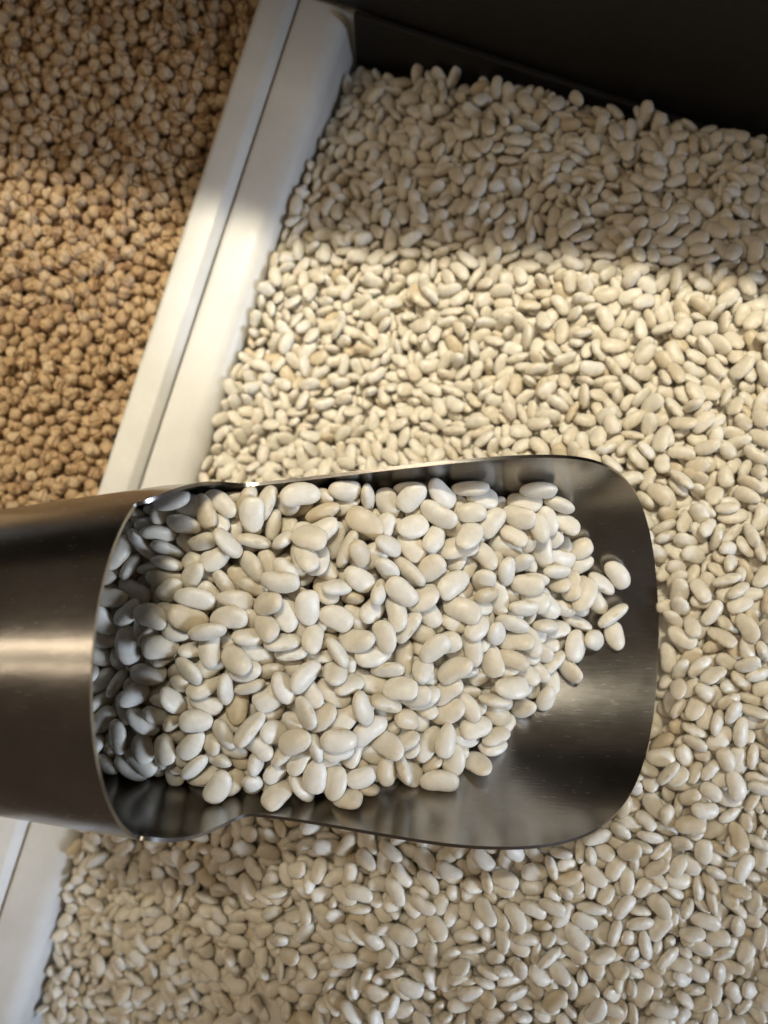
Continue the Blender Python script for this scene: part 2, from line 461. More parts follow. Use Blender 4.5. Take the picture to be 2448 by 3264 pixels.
# resting poses of the settled heaps, seven numbers a seed:
# x, y, z in fifths of a millimetre, the rotation vector in 1/99 of half a turn, the shape
# (the nearly round chickpeas: x, y, z and the shape only)
SCOOP_POSES = [
-39,-23,775,25,95,3,9,-171,34,779,4,-88,-7,6,-396,-214,798,17,5,88,6,-538,-280,731,69,-64,-10,6,166,-209,717,0,-5,-11,9,-92,-467,782,13,3,97,0,-384,-177,789,17,-1,-5,6,-266,-5,793,-64,67,12,4,
114,-4,744,-78,21,-8,6,-154,-194,791,71,-68,-15,4,-98,-218,773,-21,-90,-5,4,-458,-277,774,-10,9,3,4,120,-583,688,7,0,-1,6,34,-369,747,0,91,-20,4,-181,-468,785,-16,90,-11,2,-345,-571,754,-80,-48,1,4,
-207,-138,819,-8,-20,95,1,-149,-52,811,10,89,-19,4,-297,-298,802,-17,14,75,0,152,-339,704,-17,80,-19,6,-476,-213,783,1,-13,-5,9,-160,-334,789,10,18,21,1,37,-164,770,4,-10,75,0,-57,-263,764,-25,12,94,6,
148,-154,719,21,-81,1,9,-143,-551,751,-64,74,-1,2,8,-491,735,20,75,-16,9,-223,-592,740,-22,14,25,4,-314,-216,796,7,-10,6,6,-103,-566,743,65,60,1,2,-274,-443,784,-40,69,-48,6,-384,-428,780,0,-96,4,5,
-494,-338,737,-8,17,95,1,58,30,753,-37,88,21,2,107,-287,736,32,-89,-17,4,283,-387,651,80,4,-15,9,1,-258,764,52,71,17,2,60,-30,747,86,15,-17,2,-31,-459,737,22,-85,-6,6,292,-10,686,-16,-17,89,4,
317,-160,654,-2,-14,96,4,-51,-136,777,89,-27,-14,5,137,-435,673,87,16,18,6,-199,-209,787,-57,-74,14,2,-526,-384,734,-92,-25,18,5,238,-327,659,-11,-5,58,4,-396,-480,766,-83,-42,-2,7,179,-49,728,66,40,-21,9,
-314,-63,801,65,-15,-35,1,-360,2,801,-14,-10,60,7,-434,-389,766,67,-13,-39,4,-353,-276,786,-9,3,51,1,122,39,732,23,6,75,1,465,-193,566,77,48,-2,6,-43,-403,769,30,17,61,1,-508,-440,729,16,28,75,1,
134,-493,693,4,9,43,7,-506,-497,734,-3,14,57,8,-203,-356,789,73,-36,-23,2,-333,17,784,4,-9,-16,3,203,-476,652,-12,8,8,4,-302,-179,787,-7,-96,-21,7,-304,-403,748,-22,9,51,9,-81,45,762,-81,6,14,5,
98,-119,739,8,-11,26,2,-454,-493,755,-10,2,59,8,-237,-232,805,-12,-18,-27,5,-354,-240,813,32,2,6,0,232,-23,692,7,3,27,4,-233,-184,804,-2,75,-15,0,-49,-559,731,-7,-2,-91,8,24,-210,750,55,69,-1,3,
-144,-258,787,49,-64,8,8,57,-73,737,-6,0,-26,2,292,-287,644,-25,-10,-3,6,98,-506,676,13,9,33,6,-528,-167,723,-90,18,-19,6,-566,-479,715,60,60,24,0,-432,23,787,67,-1,14,6,-231,-378,766,-4,-7,-81,9,
-159,-407,791,-66,39,-23,2,-368,-357,769,70,23,-10,3,554,-150,523,-41,-84,-14,1,-409,-26,779,-8,76,34,9,9,18,730,0,-20,57,2,-21,-295,747,-17,-20,-84,6,450,-314,541,5,12,42,4,334,46,688,33,5,-5,9,
81,-181,745,10,-16,-86,2,-345,-94,777,7,-6,-84,5,-158,-89,805,45,74,-26,7,186,-2,719,9,2,1,8,52,-123,748,16,65,43,6,207,-559,643,-27,-20,-19,4,-224,-456,762,-8,-72,8,0,-466,-45,753,-20,-69,-44,1,
-105,-375,755,79,-25,0,1,-270,-111,781,15,69,16,6,-206,-264,792,-36,7,9,0,-397,-322,789,20,-18,-13,2,-127,-421,775,22,-23,-76,0,-559,-85,735,-8,-3,-65,3,-91,-431,757,1,-6,-82,9,183,50,721,2,-60,-77,1,
43,-315,709,-53,59,-27,6,-607,-447,696,5,8,-77,1,104,-57,739,-20,-6,-67,8,151,-539,673,70,66,9,4,160,-77,716,-6,94,-28,9,-31,-358,719,0,27,85,6,-50,-84,790,-35,-68,4,8,-574,-179,737,-83,1,-4,4,
-101,-331,772,52,47,-37,2,213,-93,693,-6,1,-23,3,-262,-481,764,-6,-4,-21,3,283,-329,646,10,-7,-8,3,-372,-393,755,-3,4,83,3,-505,-69,738,-8,-40,56,6,-391,-129,779,-3,-21,21,7,-329,-457,770,39,71,31,5,
-537,-211,743,24,-18,-78,3,356,-87,619,1,-16,55,9,-127,-1,759,47,0,17,3,268,-78,653,-1,-20,82,0,189,-294,694,7,-10,-42,3,-439,-159,773,12,23,-71,5,-262,-290,768,-78,24,9,3,-175,-511,742,-18,0,35,9,
6,-550,719,63,-57,-21,8,248,-189,657,52,73,19,9,-23,-201,747,84,30,-37,1,137,-389,682,-28,80,-16,1,-77,-602,737,-29,-12,-5,5,555,-298,503,0,2,58,5,283,-52,676,27,90,-31,8,49,-444,707,-6,20,-12,8,
-324,-363,775,47,20,53,0,283,-246,660,18,84,46,0,-72,-357,762,-21,-38,-66,7,340,-36,670,-50,-76,6,5,8,-331,737,-68,-5,-4,2,4,-402,736,-36,24,2,3,180,-428,659,4,-11,-22,1,50,-241,737,-25,-19,23,1,
198,-248,709,-15,-13,-72,8,-271,-252,791,-25,-44,-72,3,309,21,663,89,0,-6,1,-517,-529,716,31,90,-8,1,9,-68,773,41,23,84,7,-75,-76,764,46,29,28,6,-95,-287,772,35,44,60,7,-450,-79,750,-58,26,8,4,
546,-247,515,-53,-14,17,6,82,-334,729,-17,28,32,5,-265,-59,781,-47,17,6,2,267,-129,681,30,5,55,5,-242,18,772,-16,-19,30,1,-542,-548,700,19,43,72,1,-369,-60,782,-60,-23,-17,1,-392,-529,755,36,5,28,7,
251,-505,620,23,-71,45,7,-456,-141,747,-81,3,-5,9,-97,-153,786,-29,-41,-67,7,-230,-27,754,51,38,32,5,405,-25,627,-23,-90,23,7,-612,-367,682,-1,38,-58,6,259,-460,608,21,-12,73,0,389,16,644,43,5,-19,1,
-595,-229,727,-75,44,16,4,-173,-578,731,29,36,65,0,307,-211,660,16,-34,80,7,216,-149,689,19,-24,42,2,-473,-428,731,65,4,-28,7,321,-454,570,-83,-20,-32,7,437,-369,526,-70,25,-29,9,60,-384,726,-96,3,-14,6,
435,-171,567,-30,-4,48,4,379,-435,556,-62,68,27,5,-106,-59,751,8,-1,44,9,454,-87,555,94,20,14,5,5,-116,767,33,11,-36,5,-153,-372,768,-85,36,-20,4,212,30,695,-15,9,-1,2,-449,-105,763,-54,-5,-16,2,
249,-419,641,-23,-62,-64,9,-571,-365,700,-33,58,-48,7,-387,-555,721,68,-2,21,9,-268,-154,776,-65,21,2,8,-226,-543,734,-78,-31,19,8,98,-216,721,85,-45,-13,8,245,-265,678,39,-5,67,0,-536,-115,723,9,-50,-37,8,
-274,-358,772,44,-5,21,7,-191,-288,772,-34,-2,3,5,-120,-161,763,57,-44,6,2,-362,-472,748,-78,29,-40,3,-11,-167,766,-68,-15,53,5,-327,-150,765,-58,36,-11,7,403,-109,583,-83,15,16,9,515,-170,527,-24,19,-10,1,
40,-546,710,-55,22,-38,2,-278,-572,735,20,27,-45,3,-137,-95,781,59,59,-9,4,-282,-322,785,-11,17,97,5,500,-305,520,0,26,-9,0,339,-196,628,3,-2,79,4,-419,-238,776,-3,-7,-97,2,40,-492,715,-13,70,-45,1,
-594,-266,696,-4,-16,-90,4,391,-135,607,-16,-72,-42,7,-383,-118,750,-36,-90,-11,9,-141,-484,766,44,47,44,8,370,-260,595,49,17,-23,1,-320,-571,727,-2,8,-67,8,359,-20,645,48,82,17,2,-34,32,733,67,-12,-61,9,
219,-178,703,31,-35,76,8,-130,-38,781,87,21,7,1,-610,-309,690,31,30,84,3,154,-236,696,83,-4,-16,5,-31,-92,753,-91,-21,-1,9,-198,-127,791,15,3,-37,3,75,-253,710,-83,17,-18,3,-393,-284,766,17,-69,49,8,
-238,-118,768,60,65,25,6,-3,-32,751,8,1,-69,5,-605,-543,688,-1,70,38,1,-299,-145,748,-51,-75,-18,3,247,-531,609,-10,-49,-75,5,329,-293,616,-49,-86,6,0,460,-263,514,-46,12,-9,0,53,-568,673,-14,7,-18,2,
-27,-511,701,-94,26,-1,2,-181,-444,756,-48,-77,-27,1,400,-164,574,-26,-28,-26,0,-450,1,747,14,-76,-9,1,-606,-407,675,-44,35,-80,6,321,-364,597,78,-31,2,1,-208,-59,775,-28,-36,-12,2,392,-357,544,19,-55,-58,6,
-239,-329,765,-26,75,47,7,-267,-525,745,-2,48,0,6,-82,20,731,-15,3,24,2,-423,-359,747,22,-25,29,1,299,-113,660,18,35,-56,7,-347,-519,736,-21,63,33,9,-401,-74,736,6,7,-27,1,-61,-222,742,1,8,-27,5,
-136,-298,747,57,2,-3,0,-201,-316,747,19,89,-2,9,-360,-173,761,2,-19,67,2,463,-126,535,18,-87,-30,5,-352,-311,766,31,-88,27,0,-316,-491,744,-91,12,-21,7,-65,-181,737,29,-34,36,9,507,-209,510,-84,47,6,3,
405,-276,539,10,-81,35,0,-65,-501,723,59,-75,14,1,-284,19,772,-8,39,-50,3,374,-215,594,16,1,77,0,-402,13,767,-11,-10,-9,2,133,-281,708,-2,-6,9,5,-94,-494,760,12,-88,19,8,-435,-432,745,52,-29,72,5,
222,-359,634,11,7,18,7,-314,-53,757,-7,-4,49,6,-484,-388,706,-85,-32,-10,6,105,-555,659,-48,46,68,8,-206,18,741,-31,4,84,3,392,-399,524,-8,-8,-47,0,155,-94,689,2,-27,-44,2,182,-113,677,56,-70,10,7,
-211,-30,728,5,77,-15,7,82,-398,699,81,12,6,1,416,-226,549,-18,-83,-33,3,181,-504,635,-1,15,-9,7,-127,-115,760,-3,-8,-18,7,-207,-499,757,-27,59,-55,5,-339,-17,773,62,-50,16,5,-236,-423,744,34,-81,-33,5,
88,-425,681,30,79,-41,8,317,-53,646,13,1,53,0,-448,-550,698,-8,5,53,7,350,-361,574,-76,28,-20,3,-132,28,731,-19,64,18,1,-319,-437,738,-8,31,80,7,-484,-27,731,-68,7,13,1,48,-499,682,81,-35,30,0,
359,-326,562,18,-13,-5,2,-553,-418,709,-62,56,-15,7,-481,-255,749,-71,-19,28,2,-284,-224,773,4,21,-73,8,-44,-589,702,46,-14,3,2,-432,-480,713,-51,39,11,3,-458,-291,747,-3,-22,-72,2,374,-49,611,-79,37,-11,2,
-481,-118,719,1,-69,-63,9,-81,-307,729,16,-13,-41,3,178,-405,625,-15,77,41,9,-563,-302,687,42,-62,10,1,-179,10,724,-9,-21,6,1,-315,-518,718,-80,7,-31,3,-585,-124,721,-10,-18,-63,2,138,-25,708,-31,-85,-5,2,
205,-202,678,69,7,-25,2,56,48,725,38,4,-1,4,-175,-97,768,28,44,40,0,-337,-260,758,92,-22,24,7,66,-455,669,-7,-4,-8,5,377,-306,538,90,-17,1,3,169,4,692,5,-7,73,0,104,-366,669,-29,-57,1,0,
-408,-500,737,34,-80,-1,4,291,-182,618,-17,23,9,9,-503,-233,730,42,-61,-18,3,-524,-7,714,32,-36,34,8,15,-474,688,38,12,22,5,402,-85,558,17,-2,-83,7,-421,-526,716,-15,3,-80,3,-627,-506,699,-21,1,32,8,
-177,-128,737,34,72,-32,4,-172,-177,764,-1,6,80,7,-172,-238,760,-63,-75,-10,5,-477,-168,713,6,5,45,5,-38,-140,718,9,8,-43,9,170,-166,681,71,37,-36,5,-124,-268,746,-41,15,19,7,-437,-340,719,-39,65,33,0,
13,-414,695,-7,12,24,4,-599,-503,666,-27,-36,18,6,159,-299,675,83,-44,-18,9,282,-345,618,75,37,-11,2,343,-405,550,-53,-75,10,8,325,-316,590,67,-33,-3,0,273,-492,572,-17,9,27,2,-456,-398,736,15,-39,64,2,
-76,-15,714,63,60,5,2,237,-116,666,-6,2,35,8,85,-278,684,-25,11,37,0,-535,-493,681,33,-74,-3,4,311,-111,624,-79,24,-3,7,-292,-438,711,8,7,-60,1,252,11,649,-37,-59,-24,5,-523,-310,695,-85,-38,31,1,
-65,-546,700,11,23,-93,5,199,-277,663,32,88,-22,7,-325,24,744,8,-81,-52,1,-537,-38,679,-73,8,54,1,202,-436,617,-19,-19,-12,8,107,-122,711,10,-5,-55,2,97,-321,663,18,17,-91,7,-137,-218,750,50,66,14,8,
-442,-210,755,9,-13,90,5,417,-177,531,-85,-28,27,9,-510,-164,694,10,0,37,2,-519,-367,698,-78,5,23,1,421,-299,507,2,11,30,9,-109,-216,733,-12,-5,42,4,98,-235,684,-2,13,83,0,-272,-66,735,64,18,2,7,
336,-154,618,-10,-79,-49,0,332,-233,586,18,49,-4,7,-490,-529,687,2,5,52,6,-127,-510,730,-16,11,97,9,-68,-142,741,10,-8,-7,0,-472,1,714,-23,-68,-41,1,-230,-75,725,53,33,-3,3,-156,-44,749,-83,11,17,4,
18,-35,721,-11,90,29,2,338,-275,578,77,-8,-16,9,-637,-341,709,-34,-23,-29,6,-568,-523,672,27,-25,73,4,67,-3,715,-59,-66,-9,0,172,-351,660,1,64,-68,2,237,-379,585,88,-3,-10,2,-239,-564,692,56,-64,27,6,
-471,-509,723,-29,-21,55,5,-332,-136,723,17,-20,49,1,453,-225,511,-15,6,-10,3,-278,-29,749,-38,-17,89,8,-4,-250,722,-16,-22,-14,4,-372,-34,752,4,12,-30,2,-142,-324,731,66,-12,0,1,-545,-83,696,-40,83,30,5,
183,-367,611,0,2,82,9,-392,-320,740,-20,0,-33,5,225,-244,646,0,-6,55,5,-573,-211,698,28,-20,-75,3,-14,-555,687,-13,-4,9,2,-47,-25,738,-37,-74,-1,9,-543,-160,681,-62,-48,11,4,-404,-395,721,70,-42,25,8,
-332,-557,696,-81,12,49,0,-216,-107,738,50,1,24,5,-234,-524,697,-14,-26,-57,7,-287,-113,731,5,-15,-1,9,-26,-28,702,-70,-47,0,4,-502,-100,691,-2,-13,17,3,46,-134,707,3,45,60,3,461,-320,510,-66,-55,21,1,
244,-425,596,-7,-4,4,7,-310,-336,749,6,-11,45,7,-583,-137,688,21,-87,-17,2,-569,-411,677,-1,2,-59,3,154,-541,643,7,24,-83,2,1,-295,706,56,-53,-17,2,157,-484,610,-45,38,15,8,-603,-170,710,-9,-87,-22,1,
142,-228,658,12,-9,78,5,101,-58,706,68,52,-19,7,359,-237,543,-21,-5,-28,4,355,-127,548,27,-4,-92,1,258,-361,601,33,-72,13,8,-215,-87,698,-16,31,82,7,-402,-246,747,-96,-21,-1,0,-155,-13,693,4,91,32,3,
-198,-430,718,78,-17,8,4,-157,-407,744,5,0,12,4,276,-218,628,-31,3,-18,1,114,-476,602,-17,21,37,3,-449,-61,706,-17,-10,-92,6,28,-28,692,-4,-23,51,6,87,-178,703,14,-21,24,3,191,-160,636,72,-38,23,4,
-251,-7,727,-35,38,-43,0,53,-90,711,83,-43,6,1,354,-182,574,22,11,78,6,261,-30,648,-69,-48,-6,7,56,-324,678,-6,-9,2,6,-288,-562,698,25,-20,33,8,-513,-461,699,71,-67,5,3,-36,-398,714,-11,25,33,9,
51,-538,633,-25,-6,83,1,122,-339,638,6,-6,22,9,-430,-289,714,28,-78,28,4,280,-420,566,53,-60,-2,0,-569,-467,644,-70,35,-51,1,133,-178,652,-48,84,11,2,-539,-234,700,-74,-34,27,6,-14,-242,676,59,40,16,4,
-48,-313,691,72,66,0,2,58,-364,698,-22,83,-12,7,-199,-574,688,64,-25,28,5,178,-122,646,97,16,5,6,-361,-371,734,-10,-19,90,4,-396,-196,756,-37,11,-15,2,311,-390,573,3,-10,-31,0,-484,-330,698,24,22,61,2,
-28,-197,683,2,-11,31,0,-117,-104,725,58,-61,-11,4,-39,-215,711,92,22,1,0,320,-126,562,15,82,-13,0,-221,-173,737,-79,13,-6,6,316,-423,536,-26,5,-34,7,275,-397,612,-19,-59,-56,4,-453,-303,695,-15,26,28,2,
202,-238,671,91,-17,14,8,-108,-464,735,18,-86,6,2,-250,-386,734,-66,60,15,1,-619,-357,649,-22,-84,-22,0,-208,-391,717,-19,-11,-18,8,-261,-193,752,73,-18,-21,8,201,-473,618,-12,-77,49,1,-564,-344,658,78,-22,-1,6,
-123,-146,695,7,22,-81,9,7,-441,665,18,-35,-64,3,-340,-338,717,-50,-80,13,2,251,-140,639,97,-21,-1,3,-191,-152,717,-16,-96,14,5,-532,-429,672,28,26,26,2,105,-85,685,-6,-2,-33,5,-77,-410,718,34,5,85,9,
42,-200,711,19,3,-13,9,-225,-212,767,-13,6,-48,0,-20,-15,671,60,68,14,6,-130,-28,721,28,-84,-39,7,2,-92,725,-8,15,-49,1,64,-495,651,-26,84,-22,1,120,-159,683,-42,85,17,1,-213,-484,721,11,3,61,7,
-67,-125,695,-67,-57,-21,0,270,-291,607,-16,-12,-37,7,-464,-434,689,69,-57,9,9,-365,-525,683,6,15,96,0,-258,-61,699,-85,-24,8,7,-340,-184,727,-4,21,-69,9,21,-153,732,-92,10,-18,8,-618,-473,635,67,31,-9,7,
-116,-511,702,-2,-14,-29,6,214,-404,561,-98,10,-8,6,132,-280,655,13,-76,-37,4,-175,-352,717,-8,-5,90,0,-405,-147,729,-74,42,-12,3,-321,-235,729,7,-19,76,3,-66,7,681,-43,71,11,0,-190,-45,700,-79,-41,-33,2,
-327,-415,694,-17,97,1,6,-397,-441,749,-56,72,1,8,132,-31,656,-10,-3,60,6,-461,-479,673,-42,-11,-55,5,159,-196,671,75,3,-27,1,198,-50,635,40,-7,-3,3,-307,-522,676,-17,-26,-16,3,69,19,691,2,0,23,8,
-444,-200,726,11,2,18,6,274,-135,609,-9,4,-7,8,-512,-463,644,-4,-1,-13,6,-13,-297,668,0,95,-9,6,-291,-375,702,-31,0,-13,5,49,-444,636,-94,-1,-5,6,-45,-461,666,56,-61,16,1,-173,-544,708,13,87,22,7,
241,-259,619,18,-3,-74,0,17,-152,696,5,22,76,1,-20,-90,702,58,-68,-15,5,467,-189,532,-20,-1,46,3,-87,-198,652,16,-10,-8,7,250,-89,621,65,-44,-8,8,-465,-530,662,13,-25,-42,7,188,-53,672,-88,9,-3,8,
-308,-80,692,0,10,41,4,-109,-235,707,-5,4,19,4,-353,-471,711,82,53,6,9,-261,-307,723,-41,48,-28,6,153,-524,617,-56,14,-4,1,83,-13,663,51,-35,-15,3,-294,-274,746,-60,-72,7,2,-676,-427,578,53,71,11,2,
-576,-38,679,-65,-41,4,7,-3,-571,661,9,-85,44,4,37,-266,682,-10,28,-9,3,-375,-248,698,85,26,22,9,-510,-59,640,29,39,-20,5,-240,-1,681,38,6,-76,1,-33,-425,677,71,5,3,7,-55,-83,688,-30,-76,-10,5,
-528,-504,641,-20,-72,-5,7,-583,-58,714,-74,-55,15,3,-10,-331,654,-8,-8,-87,6,57,-32,669,35,-24,-23,9,-124,-189,693,66,-2,13,5,-284,-474,729,-37,82,1,2,-66,-75,727,-97,17,-2,1,-44,-289,722,-52,-66,22,1,
-45,-46,622,-5,-6,28,9,232,-481,577,-53,-14,30,8,91,-530,613,61,-16,6,3,-386,-568,689,6,-41,-88,4,130,-111,663,-6,2,75,4,-407,-104,703,-82,39,20,7,-368,-160,677,19,-3,-56,7,-122,-373,691,-93,9,-7,0,
2,-349,689,58,78,-11,0,-215,-354,733,-84,20,-20,1,-193,-266,734,-94,22,1,2,-245,-553,650,13,-85,45,4,-436,-86,679,-28,-20,-65,7,125,1,682,5,10,60,9,-430,-160,700,66,-61,-12,1,214,-10,667,4,5,-36,3,
-116,-576,714,1,13,-7,9,28,-205,679,-35,-68,28,3,-243,-256,747,79,-32,20,7,304,-76,610,-61,39,5,3,-168,-170,660,1,-25,-54,1,-374,-443,671,57,76,-5,9,-109,-231,674,52,67,11,6,-353,-114,703,39,11,-22,8,
-33,-452,705,-41,-77,-8,7,-329,-73,726,28,-81,-7,6,-306,-210,752,0,-84,0,1,400,-222,516,49,-49,-27,2,-77,-489,622,-25,84,-10,4,110,-511,647,-9,-7,13,4,-604,-450,658,-14,6,22,1,-580,-183,664,-13,17,-70,9,
-51,-550,662,-74,-23,15,0,49,-318,616,-81,24,-25,5,132,-258,630,-8,-85,-9,9,-86,-495,685,51,76,4,2,-56,-394,667,52,9,-10,6,-453,-376,682,-14,16,79,5,-383,-152,704,2,-17,45,4,-260,-112,703,77,-12,-6,5,
-323,-303,731,-5,8,9,4,-663,-444,634,-12,-32,92,1,-606,-413,630,-2,11,-23,7,193,-262,587,-2,7,21,7,-285,-423,647,-33,-27,7,5,-323,-480,688,-4,1,78,8,-128,-531,680,-9,-18,-80,4,-192,-165,690,32,92,-16,9,
370,-328,511,77,55,-22,5,117,-501,582,77,7,-3,2,397,-35,590,21,-7,24,7,-513,-522,660,-71,-22,20,1,-512,-182,655,-82,23,-30,6,-625,-290,663,-11,17,-37,6,15,-526,665,11,-30,66,7,74,-163,665,18,-85,-15,1,
74,-104,678,45,-39,-18,3,-252,-487,700,9,5,12,6,6,-382,666,-6,10,-13,7,-111,-298,706,-11,11,-22,2,-373,-418,719,70,23,5,7,-136,-174,722,54,7,11,9,-442,-116,665,0,35,19,8,19,24,687,-62,29,20,1,
279,-241,601,-5,-2,-3,4,-111,-150,661,79,37,8,9,139,-380,637,-19,-26,-21,0,-415,-18,711,-20,4,52,4,-63,-257,697,-6,8,24,9,-225,-296,714,6,0,-36,5,391,-141,529,11,-6,37,0,344,-174,545,-5,5,8,7,
103,-72,612,-72,34,27,6,210,-86,593,30,0,-19,9,350,-274,516,17,-23,46,8,-726,-321,602,11,-9,90,1,173,-394,587,-14,-95,5,9,304,-255,557,-27,-70,-11,1,306,-202,579,54,13,-13,7,-748,-500,664,28,-14,-46,8,
-734,-453,641,-74,3,23,2,-732,-292,629,55,-21,-12,3,-675,-504,666,0,-95,7,7,-670,-390,636,7,32,49,3,-681,-290,609,49,-10,17,7,318,-13,627,-33,-72,9,3,-725,-506,694,-57,-54,10,1,-722,-457,671,21,15,63,9,
-734,-342,649,-17,-8,-32,6,-724,-286,667,-79,-38,10,5,-744,-166,652,15,16,59,0,-676,-472,686,5,16,83,1,-670,-467,653,15,27,-82,8,-669,-366,677,14,66,-40,3,-669,-267,641,66,12,5,0,-701,-134,659,-41,66,23,0,
-699,-37,688,7,41,-84,8,-638,-123,656,-5,15,-68,5,-622,-31,687,26,6,-81,3,-273,-530,657,-36,18,50,1,-276,7,709,-18,-56,-11,4,-97,-367,637,-83,29,-10,5,44,-403,639,11,88,-27,9,134,-449,634,28,2,3,5,
108,-251,607,8,15,-41,6,228,-313,598,88,-37,12,2,236,-167,610,-19,-90,-15,0,-716,-426,696,46,-63,0,8,-751,-390,669,31,-19,-46,5,-747,-328,684,-58,33,-21,8,-744,-208,682,51,-73,-7,4,-730,-150,678,30,45,60,7,
-674,-535,688,3,-97,7,7,-687,-427,668,39,-17,-69,7,-694,-330,670,44,-3,-12,7,-672,-307,662,-3,79,25,4,-674,-228,662,-10,17,-67,1,-685,-163,686,-31,-80,15,5,-702,-96,707,21,-57,7,2,-651,-407,692,-4,53,11,2,
-619,-221,701,28,-4,43,1,-647,-178,697,-9,18,-24,5,-661,-112,690,-4,20,35,3,-652,-39,707,60,36,48,2,-610,-90,686,74,62,15,4,-425,-451,670,33,15,42,5,-486,-36,692,-7,-96,-9,8,17,-239,654,-73,-62,13,0,
208,-322,628,-28,92,-11,3,196,-82,640,35,-2,0,8,-750,-416,717,53,59,-17,7,-734,-360,715,-11,84,0,9,-748,-285,705,57,-60,25,3,-739,-243,712,-24,0,30,7,-756,-145,709,34,-17,-48,9,-701,-384,695,17,63,-67,2,
-699,-334,707,14,3,-37,1,-700,-282,697,34,-82,-36,3,-702,-227,688,11,-19,-68,6,-702,-195,709,-17,18,87,4,-685,-66,711,-6,-60,58,9,-658,-239,693,-32,35,-36,7,-633,-137,700,-7,-55,6,5,-620,-60,722,-20,-30,32,6,
-261,-379,667,1,16,96,6,77,-229,652,14,4,47,9,-414,-333,671,-1,-84,-7,3,-326,-6,703,63,69,30,5,-249,-424,695,-8,-5,37,3,-114,-99,691,-79,-29,7,3,4,-95,675,15,-7,-84,1,-507,-259,698,-21,41,-74,7,
-341,-23,726,12,20,-73,5,-172,-283,707,-3,-11,-97,8,-115,-369,722,-1,-4,-71,1,-395,0,738,36,-84,4,3,-200,-218,734,1,32,-85,6,-383,-271,726,4,95,-5,7,-293,-340,720,17,71,12,4,
]
